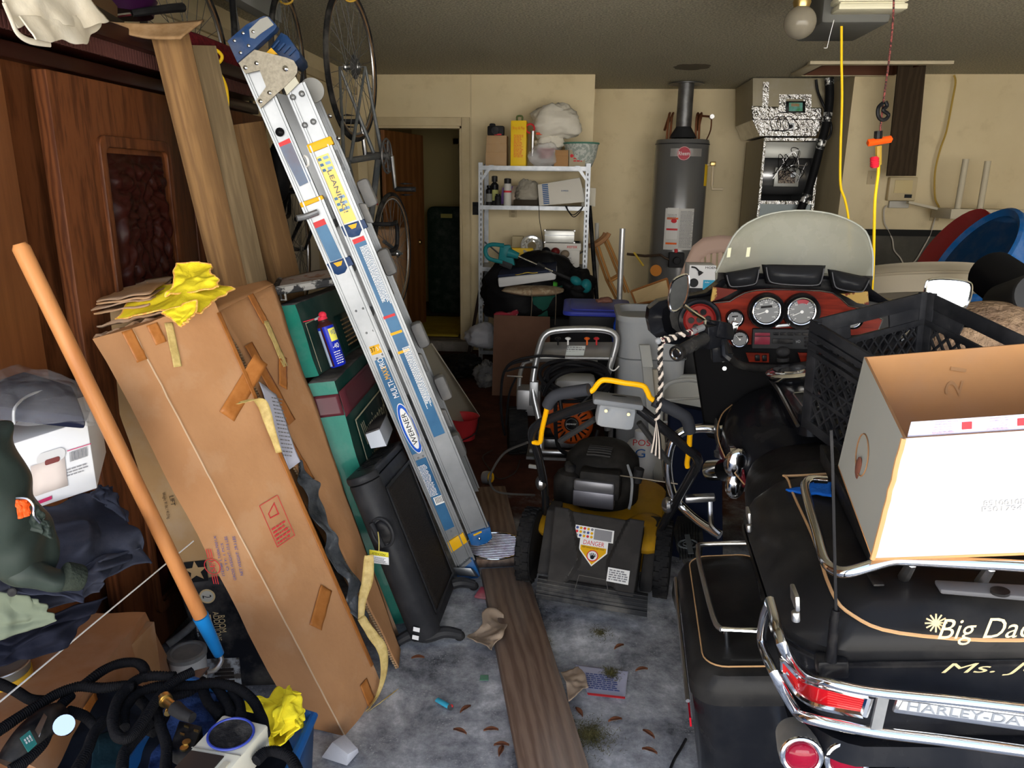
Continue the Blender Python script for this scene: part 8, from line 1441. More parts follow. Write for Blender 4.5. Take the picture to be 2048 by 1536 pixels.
# ================================================================ open white box on the rack
b0, b3 = bb_(1745, 1119, u=1.085), bb_(1676, 932, u=1.085); t0, t3 = bb_(1807, 877, f=-.04), bb_(1728, 714, f=.33); rv_ = BR_*.36
wbx = thing('open_white_box', 'open white carton with brown inside on the motorcycle luggage rack', 'box', (b0+b3+rv_)/2); wcard = mat('white_card', (.37, .37, .365), .75, dust=.1, dcol=(.6, .58, .52)); inn = mat('brown_inside', (.56, .29, .12), .85, col2=(.50, .25, .10), ns=5, dust=.1)
def wall4(a, b_, c, d, n_, nm, mo=wcard, mi=inn, th=.004):
    MB().grid(quad(a, b_, c, d), 8, 8).build(nm, mo, wbx); MB().grid(lambda u, v: quad(a, b_, c, d)(u, v)+V3(n_)*th, 8, 8).build(nm+'_lining', mi, wbx)
    P = [d, c, c+V3(n_)*th, d+V3(n_)*th]; MB().add(P, [(0, 1, 2, 3)]).build('cut_edge', mat('cut_edge', (.33, .17, .08), .9), wbx)
wall4(b0, b0+rv_, t0+rv_, t0, BF, 'front_wall'); wall4(b3, b0, t0, t3, BR_, 'left_wall', mo=mat('shaded_card', (.36, .37, .34), .75, dust=.15)); wall4(b3+rv_, b3, t3, t3+rv_, BF*-1, 'back_wall'); wall4(b0+rv_, b3+rv_, t3+rv_, t0+rv_, BR_*-1, 'right_wall')
MB().grid(quad(b0, b0+rv_, b3+rv_, b3), 4, 4).build('bottom_wall', inn, wbx, solid=.004)
q_ = quad(b0, b0+rv_, t0+rv_, t0); Uf, Vf = BR_, (t0-b0).normalized(); gp = mat('faint_print', (.50, .50, .50), .7)
for s_, x, y, w_ in (('8510010D-1', 2018, 1004, .062), ('P301794   1', 2018, 1016, .066)): d_ = ray(x, y); nn_ = Uf.cross(Vf); O = CAM+d_*((b0-CAM).dot(nn_)/d_.dot(nn_)); text(s_, O-nn_*0+ (nn_ if nn_.dot(CAM-O) > 0 else -nn_)*.001, Uf, Vf, w_, .0075, gp, wbx)
MB().tube([t0+(b0-t0)*k/12+V3((.002*nz(k*.9), 0, 0)) for k in range(13)], .0035, 6).build('worn_corner', mat('worn_corner', (.50, .27, .12), .9), wbx)
q2 = quad(b3, b0, t0, t3); nL = (b0-b3).cross(t3-b3).normalized(); nL = nL if nL.dot(CAM-b0) > 0 else -nL
mb = MB().tube([q2(.45+.13*cos(a_), .42+.16*sin(a_))+nL*.001 for a_ in [k*2*pi/24 for k in range(25)]], .0012, 4); mb.build('handle_cutout', mat('cut_edge', None), wbx); MB().sphere(q2(.45, .30)+nL*.001, (.004, .012, .02), 8, 6).build('tear', mat('tear_brown', (.16, .06, .04), .9), wbx)
sa, sb = t0+BF*.008+BR_*.008, t0+rv_+BF*.008
st_ = MB().grid(lambda u, v: sa.lerp(sb, u)+Vf*(-.01+.030*v)+BF*(.001), 8, 3).build('shipping_tape', mat('tape_lilac', (.66, .66, .78), .5), wbx, solid=.001)
for k in range(5): c = sa.lerp(sb, .20+k*.19)+Vf*.010+BF*(-.001); MB().box(c, (.012, .001, .010), BM).build('tape_logo', redp, wbx); MB().words(c-BR_*.026-BF*.001, BR_, Vf, .03, .018, 5, .002, k).build('tape_print', mat('tape_ink', (.45, .30, .45), .6), wbx)
d_ = ray(1895, 760); nb_ = BF*-1; text('21', b3+rv_*.45+(t3-b3)*.72-BF*.006, (t3-b3), -BR_, .05, .026, mat('faint_brown', (.44, .24, .11), .8), wbx)
# ================================================================ pile at lower left
def zpts(lst, Z): return [at(x, y, Z=Z) for x, y in lst]
A_, B_, C_, D_ = at(290, 1226, Z=.45), at(176, 1226, Z=.45), at(-120, 1450, Z=.47), at(60, 1530, Z=.47)
A0, D0 = at(354, 1346, Z=.12), at(330, 1640, Z=.05); B0, C0 = V3((B_.x-.05, B_.y+.02, .1)), V3((C_.x-.03, C_.y, .05))
t, body = carton('sagging_carton', 'sagging brown carton at lower left with a peeling tape strip', [C0, D0, A0, B0], [C_, D_, A_, B_], m=mat('tan_cardboard', (.36, .175, .08), .8, col2=(.29, .135, .06), ns=5, bump=.2, bs=22, dust=.25, dcol=(.5, .4, .3)), seed=21, amp=.006)
O, U, V = on(quad(D0, A0, A_, D_), 175, 1415); strip(O, U, V, .06, .035, tape, t, lift=.008)
tag(MB().box(((A_.x+C_.x)/2-.15, 1.25, .22), (.5, .8, .4)).build('lower_storage_box', brownd), 'brown carton buried under the clothes pile', 'box')
a, b_, c, d = at(28, 1032, Y=1.40), at(195, 977, Y=1.48), at(174, 840, Y=1.50), at(18, 892, Y=1.42); dv = V3((-.12, .22, .0)); ext = (a-b_)*.8
t = thing('white_record_box', 'white printed storage box with a torn hand hole on the clothes pile', 'box', a); wb2 = mat('box_offwhite', (.62, .63, .64), .7, dust=.1)
MB().hexa([a+ext, b_, b_+dv, a+ext+dv], [d+ext, c, c+dv, d+ext+dv]).build('box_body', wb2, t, bev=.004); q_ = quad(a, b_, c, d); Nw = (b_-a).cross(d-a).normalized(); Uw, Vw = (b_-a).normalized(), (d-a).normalized()
MB().grid(lambda u, v: q_(.24+.42*u, .18+.44*v)+Nw*.002, 4, 4).build('torn_patch', mat('patch_pink', (.60, .53, .49), .85), t, solid=.001); MB().prism(rnd_poly(.058, .028, .013), q_(.50, .66)+Nw*.0015, Uw, Vw, .001).build('hand_hole', mat('hole_pale', (.50, .50, .50), .7), t); MB().prism(rnd_poly(.03, .012, .004), q_(.51, .60)+Nw*.003, Uw, Vw, .001).build('hole_gap', mat('dark_red', None), t)
text('Off', q_(.17, .20)+Nw*.002, Uw, Vw, .018, .014, mat('magenta_print', (.45, .02, .10), .6), t); 
for k in range(14): MB().obox(q_(.72+.016*k, .50)+Nw*.002, Uw*(.0012+.0008*(k % 3)), Vw*.022, Nw*.0005).build('barcode_bar', greyp, t)
MB().obox(q_(.70, .66)+Nw*.002, Uw*.05, Vw*.0018, Nw*.0005).obox(q_(.10, .04)+Nw*.002, Uw*.06+Vw*.004, Vw*.008, Nw*.0005).build('magenta_line', mat('magenta_print', None), t); MB().words(q_(.80, .36)+Nw*.002, Uw, Vw, .045, .02, 3, .003, 5).build('print', greyp, t)
a, b_, c, d = at(-10, 905, Y=1.60), at(150, 868, Y=1.66), at(140, 832, Y=1.66), at(-10, 836, Y=1.60); dv = V3((-.05, .12, 0)); t = thing('handwritten_box', 'brown box with black handwriting behind the white storage box', 'box', a); MB().hexa([a, b_, b_+dv, a+dv], [d, c, c+dv, d+dv]).build('box_body', mat('tan_cardboard', None), t); text('USMS-1', quad(a, b_, c, d)(.6, .62)+V3((.0, -.003, .0)), (b_-a), (d-a), .05, .012, blackp, t)
Pp = [at(*q) for q in ()]
t = thing('wrapped_blanket', 'folded navy fabric sealed in clear plastic film on the boxes', 'blanket', at(80, 850, Y=1.5)); Q_ = [at(-30, 832, Y=1.42), at(175, 855, Y=1.46), at(150, 790, Y=1.62), at(-30, 735, Y=1.66)]
MB().hexa([p+V3((0, 0, -.012)) for p in Q_], [p+V3((0, 0, .028)) for p in Q_]).build('folded_fabric', mat('navy_fabric', (.013, .017, .045), .7, bump=.5, bs=20), t, bev=.014, sub=1)
fl = mat('film_wrap', (.62, .64, .68), .10, alpha=.16, bump=1., bs=22, bd=.01, spec=1.); Q2 = [at(-40, 850, Y=1.39), at(192, 845, Y=1.44), at(160, 775, Y=1.64), at(-40, 715, Y=1.68)]
MB().grid(crumple(lambda u, v: quad(*Q2)(u, v)+V3((0, 0, .045*sin(pi*min(u*.9+.05, 1))**.5*sin(pi*v)**.5)), .012, 16, 4), 30, 16).build('film_top', fl, t, sub=1); MB().grid(crumple(lambda u, v: quad(*Q2)(u, v)+V3((0, 0, -.025*sin(pi*v)**.5)), .010, 16, 8), 30, 10).build('film_bottom', fl, t); MB().tube([at(28, 848, Y=1.395), at(30, 815, Y=1.40), at(60, 790, Y=1.50), at(105, 778, Y=1.58)], .003, 6, 5).build('film_seam', lgrey, t)
# clothes
navy = mat('navy_cotton', (.030, .035, .055), .9, col2=(.045, .050, .075), ns=9, bump=.4, bs=50, dust=.25, dcol=(.16, .16, .18)); olive = mat('bomber_green', (.035, .050, .042), .45, bump=.4, bs=16, col2=(.05, .065, .055), ns=6, coat=.1); sage = mat('sage_cotton', (.12, .14, .10), .9, bump=.3, bs=40)
t = thing('navy_trousers', 'dusty navy work trousers heaped beneath the white storage box', 'clothes', at(150, 1200, Z=.45))
cloth('cloth_body', navy, [at(60, 1190, Y=1.18), at(300, 1130, Y=1.36), at(205, 975, Y=1.46), at(40, 1040, Y=1.36)], .045, 8, 5, t, ridge=1., up=V3((.35, -.5, .6)))
cloth('cloth_fold', navy, [at(-40, 1270, Y=1.10), at(200, 1190, Y=1.25), at(296, 1105, Y=1.36), at(-30, 1165, Y=1.16)], .035, 10, 9, t, ridge=1.2, up=V3((.2, -.5, .7)))
cloth('cloth_hem', mat('dark_navy', (.016, .018, .032), .9, bump=.4, bs=40), [at(-60, 1350, Y=1.02), at(130, 1290, Y=1.18), at(215, 1205, Y=1.27), at(-40, 1250, Y=1.08)], .03, 9, 14, t, ridge=1., up=V3((.1, -.4, .7)))
cloth('waistband', mat('navy_band', (.040, .046, .075), .9, bump=.4, bs=50), [at(20, 1185, Y=1.10), at(165, 1205, Y=1.16), at(160, 1170, Y=1.18), at(8, 1145, Y=1.13)], .012, 12, 3, t, 24, 12, ridge=.6); MB().lathe([(0, 0), (.008, 0), (.008, .002), (.006, .003), (0, .002)], at(25, 1184, Y=1.095), (.2, -1, .4), 16).build('button', blk, t)
cloth('pocket_fold', navy, [at(190, 1010, Y=1.40), at(250, 1060, Y=1.38), at(225, 985, Y=1.46), at(195, 975, Y=1.46)], .03, 16, 22, t, 22, 18, ridge=1.1)
tag(cloth('sage_shirt', sage, [at(-30, 1290, Y=1.07), at(110, 1240, Y=1.13), at(70, 1195, Y=1.12), at(-30, 1180, Y=1.08)], .014, 10, 7, None, 24, 16, ridge=.7), 'sage green shirt showing beneath the bomber jacket sleeve', 'shirt')
t = thing('bomber_jacket', 'dark green bomber jacket with orange lining hanging over the clothes', 'jacket', at(60, 1150, Y=1.1))
def sleeve(P, r, nm, m_, seed=1, seg=26): P = catmull(P, 8); n0 = len(P); mb = MB().tube(P, r, seg, flat=.75); mb.v = [v+V3((noise.noise(v*18+V3((seed, 0, 0))), noise.noise(v*18+V3((0, seed, 0))), noise.noise(v*14)))*.016 for v in mb.v]; return mb.build(nm, m_, t, ang=180, sub=1)
sleeve([at(-25, 860, Y=1.02), at(-12, 960, Y=1.03), at(10, 1050, Y=1.05), at(55, 1105, Y=1.08), at(95, 1125, Y=1.11)], lambda s: .040+.022*sin(pi*s), 'sleeve_upper', olive, 3)
sleeve([at(0, 1125, Y=1.04), at(50, 1140, Y=1.05), at(100, 1152, Y=1.07), at(148, 1155, Y=1.09)], lambda s: .034-.008*s, 'sleeve_lower', olive, 8); MB().tube([at(128, 1152, Y=1.075), at(165, 1156, Y=1.095)], (.030, .027), 20, flat=.8).build('knit_cuff', mat('knit_green', (.04, .05, .038), .95, bump=1., bs=120), t, bev=.004)
cloth('lining', mat('orange_satin', (.62, .075, .01), .3, bump=.4, bs=18), [at(36, 1035, Y=1.01), at(66, 1030, Y=1.02), at(60, 1000, Y=1.03), at(32, 998, Y=1.02)], .008, 20, 3, t, 16, 12); MB().tube([at(33, 996, Y=1.015), at(55, 998, Y=1.015), at(67, 1012, Y=1.015), at(68, 1030, Y=1.01), at(80, 1045, Y=1.02)], .0022, 6, 5).build('zipper', chromed, t)
cloth('collar', olive, [at(48, 1060, Y=1.03), at(105, 1085, Y=1.06), at(98, 1045, Y=1.06), at(66, 1000, Y=1.04)], .016, 14, 6, t, 20, 16)
# blue bin with its contents
K = at(626, 1433, Z=.42); b1 = at(395, 1365, Z=.42); nv = V3((.02, -.50, 0)); bw = b1-K
t = thing('blue_bin', 'blue plastic bin at bottom holding the black hose and cloths', 'bin', V3((K.x+bw.x*.5, K.y-.2, 0))); bb2 = mat('bin_blue', (.012, .085, .27), .4, dust=.2)
top_ = [K+nv+bw*1.1, K+nv, K, K+bw*1.1]; cen = sum(top_, V3((0, 0, 0)))/4; bot_ = [V3((cen.x+(p.x-cen.x)*.82, cen.y+(p.y-cen.y)*.82, .003)) for p in top_]
mb = MB()
for i in range(4): j = (i+1) % 4; mb.grid(quad(bot_[i], bot_[j], top_[j], top_[i]), 4, 6)
mb.grid(quad(bot_[0], bot_[3], bot_[2], bot_[1]), 3, 3).build('bin_body', bb2, t, solid=.006); MB().tube([K+nv, K, K+bw*1.1], .011, 10).build('bin_rim', bb2, t)
cloth('bin_heap', mat('dark_heap', (.012, .017, .03), .9, bump=.5, bs=30), [at(30, 1640, Z=.40), at(585, 1560, Z=.40), at(560, 1415, Z=.40), at(150, 1370, Z=.41)], .03, 8, 31, t, ridge=.6)
tag(cloth('blue_towel', mat('towel_blue', (.015, .035, .12), .95, bump=1., bs=70), [at(290, 1560, Z=.43), at(420, 1480, Z=.43), at(430, 1390, Z=.43), at(360, 1385, Z=.43)], .02, 16, 4, None, 26, 22), 'dark blue towel under the black hose', 'towel')
tag(cloth('teal_cloth', mat('cloth_teal', (.012, .04, .055), .9, bump=.5, bs=40), [at(180, 1560, Z=.44), at(260, 1545, Z=.44), at(250, 1465, Z=.44), at(190, 1470, Z=.44)], .012, 10, 9, None, 20, 16), 'dark teal cloth lying inside the hose loops', 'cloth')
t = thing('yellow_rag', 'bright yellow rag bunched in the corner of the blue bin', 'cloth', at(550, 1460, Z=.42))
cloth('rag_body', ycl, [at(520, 1535, Z=.43), at(600, 1470, Z=.43), at(585, 1385, Z=.46), at(500, 1400, Z=.46)], .045, 14, 5, t, ridge=.9, up=V3((0, -.3, 1)))
cloth('rag_fold', ycl, [at(545, 1500, Z=.44), at(606, 1455, Z=.42), at(592, 1400, Z=.47), at(548, 1420, Z=.47)], .030, 18, 15, t, 26, 22, ridge=1.)
# expandable hose
t = thing('garden_hose', 'black ribbed expandable garden hose tangled over the bin and carton', 'hose', at(280, 1420, Z=.45)); hm = mat('hose_fabric', (.011, .011, .013), .85, bump=.8, bs=120)
def hose(pts, Z=.50, r=.0100):
    P = catmull([at(x, y, Z=(Z if not callable(Z) else Z(i/(len(pts)-1)))) for i, (x, y) in enumerate(pts)], 14); n0 = len(P); L_ = sum((P[i+1]-P[i]).length for i in range(n0-1)); m_ = int(L_/.0010); Q_ = []
    for k in range(m_): f_ = k/(m_-1)*(n0-1); i = min(int(f_), n0-2); Q_.append(P[i].lerp(P[i+1], f_-i))
    MB().tube(Q_, lambda s: r*(1+.11*sin(s*m_*.0010/.0040*2*pi)+.13*nz(s*L_*30, pts[0][0])), 9).build('hose_length', hm, t, ang=180)
for P, Z in (([(-20, 1360), (0, 1368), (33, 1383), (61, 1399), (92, 1402)], .52), ([(-20, 1474), (0, 1460), (38, 1434), (76, 1411), (114, 1388), (157, 1373), (203, 1376), (244, 1371), (268, 1374)], .53), ([(165, 1372), (203, 1343), (236, 1328), (269, 1325), (287, 1335), (292, 1356)], .53),
             ([(350, 1353), (292, 1353), (259, 1371), (236, 1399), (226, 1434), (229, 1462), (244, 1477), (264, 1470), (292, 1434), (317, 1396), (348, 1363), (386, 1343)], .53), ([(249, 1455), (247, 1430), (254, 1410), (279, 1384), (330, 1371), (381, 1371), (432, 1366), (477, 1378), (508, 1404), (524, 1440), (530, 1470)], .51),
             ([(142, 1390), (114, 1419), (102, 1445), (84, 1488), (51, 1521), (20, 1540)], .51), ([(137, 1422), (168, 1432), (190, 1450), (203, 1442)], .50), ([(210, 1440), (188, 1467), (175, 1500), (150, 1545)], .51), ([(300, 1446), (274, 1475), (249, 1505), (244, 1545)], .50), ([(310, 1415), (322, 1455), (333, 1493), (330, 1545)], .50),
             ([(404, 1374), (416, 1404), (440, 1432)], .49), ([(430, 1370), (450, 1400), (464, 1430)], .49), ([(462, 1385), (478, 1405), (482, 1432)], .49), ([(335, 1400), (350, 1392), (380, 1382), (410, 1360)], .49), ([(512, 1522), (530, 1505), (552, 1503), (580, 1515), (596, 1545)], .50), ([(280, 1400), (295, 1420), (285, 1450), (310, 1465)], .48)): hose(P, Z)
MB().tube([at(328, 1396, Z=.53), at(332, 1402, Z=.53)], .014, 16).tube([at(332, 1402, Z=.53), at(352, 1418, Z=.53)], .010, 14).tube([at(340, 1415, Z=.52), at(334, 1428, Z=.52)], .006, 10).build('brass_fitting', brass, t); MB().tube([at(350, 1416, Z=.53), at(366, 1428, Z=.53), at(385, 1436, Z=.53)], (.015, .010), 14).build('nozzle_collar', blk, t)
# devices on the bin
def zbox(name, lab, cat, O4, h_, m_, part='case', bev=.003):
    t_ = thing(name, lab, cat, sum(O4, V3((0, 0, 0)))/4+V3((0, 0, -h_))); MB().hexa([p+V3((0, 0, -h_)) for p in O4], O4).build(part, m_, t_, bev=bev); return t_, quad(*O4)
rf = [at(383, 1496, Z=.52), at(481, 1513, Z=.52), at(537, 1449, Z=.53), at(446, 1428, Z=.53)]; lowv = (rf[0]-rf[3])*1.0
cream_p = mat('radio_cream', (.56, .54, .44), .5, dust=.2)
t, q_ = zbox('radio_cassette', 'cream portable radio with a round black speaker lying on the bin', 'radio', [rf[0]+lowv, rf[1]+lowv, rf[2], rf[3]], .06, cream_p, bev=.005)
qs = quad(*rf); c = qs(.50, .50)+V3((0, 0, .001)); 
N_ = (rf[1]-rf[0]).cross(rf[3]-rf[0]).normalized(); rx = (rf[1]-rf[0]).length*.43; Ur = (rf[1]-rf[0]).normalized(); ry = (rf[3]-rf[0]).length*.43
MB().lathe([(0, 0), (rx, 0), (rx, .003), (0, .003)], c, N_, 40, 1., ry/rx, U=Ur).build('speaker_grille', mat('grille_black', (.02, .02, .022), .8, bump=.6, bs=160, dust=.2), t); MB().torus(c+N_*.003, N_, rx, .0025, 40, 6, 1., ry/rx, U=Ur).build('speaker_ring', mat('ring_blue', (.03, .05, .28), .3), t)
ql = quad(rf[0]+lowv, rf[1]+lowv, rf[1], rf[0]); MB().obox(ql(.05, .2)+N_*.0, ql(.72, .2)-ql(.05, .2), ql(.05, .92)-ql(.05, .2), N_*.003).build('cassette_window', mat('smoke_window', (.05, .04, .035), .15, coat=.5), t); MB().obox(rf[0]+N_*.0-Ur*.0, rf[1]-rf[0], (rf[3]-rf[0])*.02, N_*.002).build('panel_groove', mat('groove_dark', (.20, .19, .16), .6), t); MB().obox(ql(.80, .3), ql(.92, .3)-ql(.80, .3), ql(.80, .8)-ql(.80, .3), N_*.003).build('control_strip', mat('strip_tan', (.42, .39, .30), .5), t)
t, q_ = zbox('power_adapter', 'black power outlet adapter with brass screws beside the radio', 'adapter', [at(340, 1492, Z=.50), at(380, 1512, Z=.50), at(405, 1452, Z=.51), at(358, 1440, Z=.51)], .04, blks)
for u_, v_ in ((.3, .8), (.75, .75), (.25, .5)): MB().obox(q_(u_, v_), q_(u_+.2, v_)-q_(u_, v_), q_(u_, v_+.05)-q_(u_, v_), V3((0, 0, .003))).build('contact', brass, t)
for v_ in (.12, .32): MB().cyl(q_(.65, v_), q_(.65, v_)+V3((0, 0, .004)), .008, seg=12).build('screw', brass, t)
t = thing('hose_sprayer', 'black spray head with chrome cap and teal label among the hose', 'sprayer', at(80, 1480, Z=.48)); MB().tube([at(20, 1530, Z=.50), at(55, 1480, Z=.52), at(90, 1445, Z=.52), at(112, 1432, Z=.51)], lambda s: .030-.006*abs(s-.4), 20, 5).build('sprayer_body', blks, t); MB().cyl(at(128, 1453, Z=.51), at(128, 1450, Z=.53), .019, seg=22).build('chrome_cap', chrome, t); MB().hexa([at(70, 1462, Z=.555), at(78, 1475, Z=.555), at(95, 1435, Z=.55), at(88, 1428, Z=.55)], [p+V3((0, 0, .002)) for p in (at(70, 1462, Z=.555), at(78, 1475, Z=.555), at(95, 1435, Z=.55), at(88, 1428, Z=.55))]).build('chrome_strip', chrome, t); La = [at(40, 1478, Z=.556), at(56, 1505, Z=.556), at(74, 1488, Z=.556), at(60, 1462, Z=.556)]; MB().hexa(La, [p+V3((0, 0, .002)) for p in La]).build('teal_label', mat('label_teal', (.03, .22, .20), .4), t); MB().words(quad(*La)(.5, .5)+V3((0, 0, .003)), La[1]-La[0], La[3]-La[0], .02, .015, 3, .003, 2).build('print', whitep, t)
p = at(4, 1330, Z=.50); t = thing('paint_can', 'old paint can with a grey lid and yellow band at the left edge', 'can', p+V3((0, 0, -.10))); MB().lathe([(.050, -.10), (.052, -.02), (.054, -.004), (.054, .0), (.050, .0), (.046, -.005), (0, -.005)], p, (0, 0, 1), 36).build('can_body', mat('can_steel', (.22, .23, .22), .4, .7, dust=.4), t); MB().lathe([(.0545, -.06), (.0545, -.02)], p, (0, 0, 1), 36).build('can_label', mat('can_amber', (.55, .33, .03), .4), t); MB().torus(p, (0, 0, 1), .052, .003, 36, 6).build('can_rim', chromed, t)
p = at(374, 1306, Z=.22); t = thing('white_bucket', 'white bucket with a grey lid half hidden beside the sagging carton', 'bucket', V3((p.x, p.y+.03, 0))); MB().lathe([(.045, -.22), (.052, 0), (.0, .0)], (p.x, p.y, .22), (0, 0, 1), 30).build('bucket_body', mat('bucket_white', (.45, .46, .45), .5), t); MB().lathe([(.055, -.006), (.055, .006), (.045, .008), (.04, .004), (0, .004)], p, (0, 0, 1), 32).build('bucket_lid', mat('lid_slate', (.16, .165, .165), .5, dust=.3), t)
tag(MB().tube([at(335, 1290, Z=.24), at(372, 1262, Z=.26), at(395, 1240, Z=.28)], .011, 12, 4).build('foam_tube', mat('foam_slate', (.07, .075, .08), .7, dust=.3)), 'dark grey foam tube lying on the white bucket lid', 'tube')
tag(MB().tube([at(-20, 1420, Y=1.02), at(190, 1245, Y=1.36), at(387, 1082, Y=1.72)], .0018, 6).build('white_wire', whitep), 'thin white wire stretched diagonally over the sagging carton', 'wire')
# ================================================================ on the floor
pl_ = [at(1168, 1545, Z=.04), at(1033, 1545, Z=.04), at(966, 1118, Z=.04), at(1044, 1140, Z=.04)]
def plank(P, lab, h_=.038): P = [V3((p.x, p.y, .042)) for p in P]; o = MB().hexa([V3((p.x, p.y, .003)) for p in P], P).build('floor_plank', oldwood, None, bev=.004); a_ = atan2(P[2].y-P[1].y, P[2].x-P[1].x); 
P_ = pl_; ax_ = (P_[2]-P_[1]); L_ = ax_.length+.3; ang_ = atan2(ax_.y, ax_.x)-pi/2; wd_ = .185; m0 = (P_[2]+P_[3])/2; m1 = (P_[0]+P_[1])/2
def plank2(m0, m1, wd, lab, z=.022): d_ = m1-m0; o = MB().box((0, 0, 0), (wd, d_.length, .038)).build('floor_plank', oldwood, None, bev=.004, origin=(0, 0, 0)); o.location = ((m0.x+m1.x)/2, (m0.y+m1.y)/2, z); o.rotation_euler.z = atan2(d_.y, d_.x)+pi/2; return tag(o, lab, 'plank')
m0, m1 = at(1007, 1135, Z=.04), at(1085, 1440, Z=.04); plank2(m0, m1+(m1-m0)*.7, .185, 'long weathered plank running from the grate to the bottom edge')
m0, m1 = at(972, 973, Z=.04), at(1000, 1118, Z=.04); plank2(m0, m1, .20, 'short weathered plank under the round grate by the ladder foot')
c = at(990, 1091, Z=.05); t = thing('round_grate', 'round steel barbecue grate lying across the two planks', 'grate', c); MB().torus(c, (0, 0, 1), .122, .0035, 44, 6).build('rim', chrome, t); gm = mat('grate_bar', (.60, .60, .60), .3, 1., col2=(.40, .32, .36), ns=30)
for k in range(15): y = -.105+k*.015; h_ = sqrt(.122**2-y*y); MB().cyl(c+V3((-h_, y, 0)), c+V3((h_, y, 0)), .003, seg=6).build('bar', gm, t)
kp = mat('kraft_paper', (.36, .275, .20), .85, bump=.3, bs=40)
def sheet(name, lab, cat, pts, m_, amp=.012, seed=3, z=.012, th=.0015, fr_=14): P = [at(x, y, Z=z) for x, y in pts]; return tag(MB().grid(crumple(lambda u, v: quad(*P)(u, v)+V3((0, 0, amp*.4)), amp, fr_, seed), 22, 22).build(name, m_, solid=th), lab, cat)
sheet('crumpled_paper', 'crumpled brown paper lying over the left edge of the long plank', 'paper', [(937, 1277), (985, 1306), (1013, 1260), (992, 1217)], kp, .026, 3, .035)
sheet('crumpled_paper', 'folded brown paper scrap on the right side of the long plank', 'paper', [(1136, 1408), (1178, 1378), (1162, 1338), (1117, 1342)], kp, .014, 9, .03)
fy = sheet('flyer', 'printed flyer strewn with grass beside the folded brown paper', 'flyer', [(1176, 1390), (1250, 1398), (1256, 1343), (1150, 1330)], mat('flyer_lilac', (.48, .49, .62), .7), .002, 5, .004)
Fq = quad(*[at(x, y, Z=.010) for x, y in ((1176, 1390), (1250, 1398), (1256, 1343), (1150, 1330))]); MB().words(Fq(.5, .5), Fq(1, .5)-Fq(0, .5), Fq(.5, 1)-Fq(.5, 0), .11, .08, 8, .005, 3).build('print', bluep, fy); MB().hexa([Fq(0, .0), Fq(1, .0), Fq(1, .07), Fq(0, .07)], [p+V3((0, 0, .001)) for p in (Fq(0, .0), Fq(1, .0), Fq(1, .07), Fq(0, .07))]).build('red_strip', redp, fy)
def grass(px, py, r, n_, lab, seed):
    rr = random.Random(seed); c = at(px, py, Z=.003); mb = MB()
    for k in range(n_):
        a_ = rr.uniform(0, 2*pi); d_ = r*abs(rr.gauss(0, .5)); p = c+V3((cos(a_)*d_, sin(a_)*d_, rr.uniform(.002, .014))); b_ = rr.uniform(0, pi); l = rr.uniform(.006, .018); e = V3((cos(b_)*l, sin(b_)*l, rr.uniform(-.003, .006))); s_ = V3((-sin(b_), cos(b_), 0))*.0009; mb.add([p-s_, p+s_, p+e], [(0, 1, 2)])
    tag(mb.build('grass_clippings', mat('dry_grass', (.14, .125, .05), .9, col2=(.07, .065, .025), ns=60)), lab, 'grass', kind='stuff')
grass(1180, 1475, .075, 1400, 'loose dry grass clippings right of the long plank', 1); grass(1222, 1352, .035, 500, 'dry grass clippings on the flyer', 2); grass(1200, 1270, .05, 300, 'thin scatter of grass clippings in front of the mower skirt', 3); grass(1090, 1290, .03, 160, 'few clippings on the concrete beside the plank', 4)
lfm = mat('dead_leaf', (.20, .075, .035), .7, col2=(.12, .05, .03), ns=40)
for k, (x, y, a_, wh) in enumerate(((920, 1467, -20, 'centre floor left of the plank'), (982, 1464, 10, 'beside the plank edge, pale tipped'), (1003, 1494, 5, 'lowest of the cluster left of the plank'), (1002, 1506, 80, 'touching the leaf cluster left of the plank'), (931, 1422, 50, 'left of the blue lighter gap'), (1158, 1428, -60, 'right of the plank above the grass'), (1230, 1444, 20, 'between the grass clump and the motorcycle'), (1297, 1472, -45, 'nearest the motorcycle guard'), (1299, 1506, -20, 'lowest at right of the floor'), (836, 1319, 10, 'near the heater foot'), (1283, 1343, 20, 'right of the flyer'), (1238, 1297, 40, 'below the mower skirt'))):
    c = at(x, y, Z=.004); R_ = eul(0, 0, a_); l, w_ = .022, .008
    tag(MB().grid(lambda u, v: c+R_@V3(((u-.5)*2*l, (v-.5)*2*w_*sin(pi*min(max(u, .02), .98))**.8, .004+.006*abs(v-.5)*2+.004*sin(pi*u))), 9, 5).build('dead_leaf', lfm, solid=.0006), 'small dry brown leaf '+wh, 'leaf', 'dry leaves on the concrete')
a, b_ = at(874, 1399, Z=.012), at(898, 1413, Z=.012); t = thing('lighter', 'light blue disposable lighter on the concrete', 'lighter', a.lerp(b_, .5)+V3((0, 0, -.01))); MB().tube([a, b_], .0095, 14, flat=.6).build('lighter_body', mat('lighter_cyan', (.05, .38, .55), .3), t, bev=.001); MB().tube([b_, b_+(b_-a)*.22], .008, 10).build('metal_top', steel, t); MB().sphere(b_+(b_-a)*.2+V3((0, .004, .004)), .005, 8, 6).build('red_button', red, t)
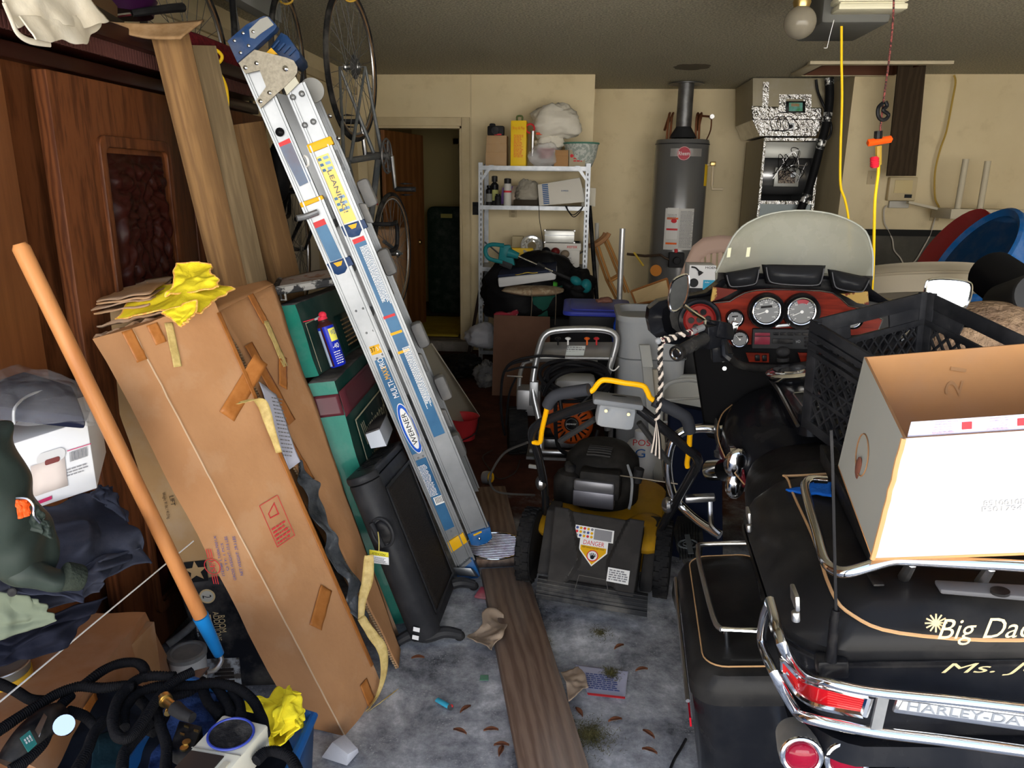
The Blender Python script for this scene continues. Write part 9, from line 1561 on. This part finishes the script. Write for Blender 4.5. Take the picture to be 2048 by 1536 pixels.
MB_ = MB().hexa([at(948, 1196, Z=.003), at(972, 1200, Z=.003), at(975, 1180, Z=.003), at(962, 1176, Z=.003)], [at(948, 1192, Z=.02), at(972, 1196, Z=.02), at(975, 1176, Z=.02), at(962, 1172, Z=.02)]); tag(MB_.build('pink_scrap', mat('scrap_pink', (.45, .08, .12), .7, dust=.4), bev=.004), 'dusty pink foam scrap left of the long plank', 'scrap')
sheet('green_scrap', 'tiny green paper scrap on the concrete', 'scrap', [(959, 1361), (977, 1361), (977, 1350), (961, 1350)], mat('scrap_green', (.12, .26, .17), .7), .001, 2, .004)
fo = [at(642, 1515, Z=.003), at(694, 1532, Z=.003), at(718, 1504, Z=.003), at(672, 1486, Z=.003)]; fo2 = [at(664, 1484, Z=.05), at(696, 1509, Z=.05), at(716, 1497, Z=.05), at(689, 1468, Z=.05)]
tag(MB().hexa(fo, fo2).build('foam_block', mat('styrofoam', (.62, .64, .70), .8, bump=.3, bs=120), bev=.002), 'small white foam block at the foot of the tall carton', 'foam')
c = at(974, 955, Z=.03); t = thing('tape_measure', 'round yellow tape measure on the floor beside the ladder', 'tape measure', c+V3((0, 0, -.03))); MB().lathe([(0, -.018), (.034, -.018), (.036, 0), (.034, .018), (0, .018)], c, (1, -.4, .2), 24).build('case', mat('case_silver', (.35, .36, .38), .3, .6), t); MB().torus(c+V3((.022, -.01, .006)), (1, -.4, .2), .024, .006, 24, 8).build('yellow_ring', lyel, t)
tag(MB().tube([at(x, y, Z=.006) for x, y in ((1372, 1478), (1360, 1500), (1348, 1520), (1338, 1545))], .004, 6, 4).build('black_lead', blk), 'short black cord on the floor beside the motorcycle', 'cord')
tag(MB().tube([at(x, y, Z=.01) for x, y in ((1040, 920), (1030, 945), (1000, 958), (985, 945), (965, 915), (985, 900))], .003, 6, 5).build('floor_wire', mat('cable_grey', None)), 'thin grey wire curling on the dark floor behind the ladder', 'wire')
t = thing('white_splitter', 'small white plug on a thin cable left of the mower handle', 'plug', at(1066, 934, Z=.02)); MB().box(at(1066, 933, Z=.03), (.05, .02, .02), eul(0, 0, -15)).build('plug_body', whitep, t, bev=.004)
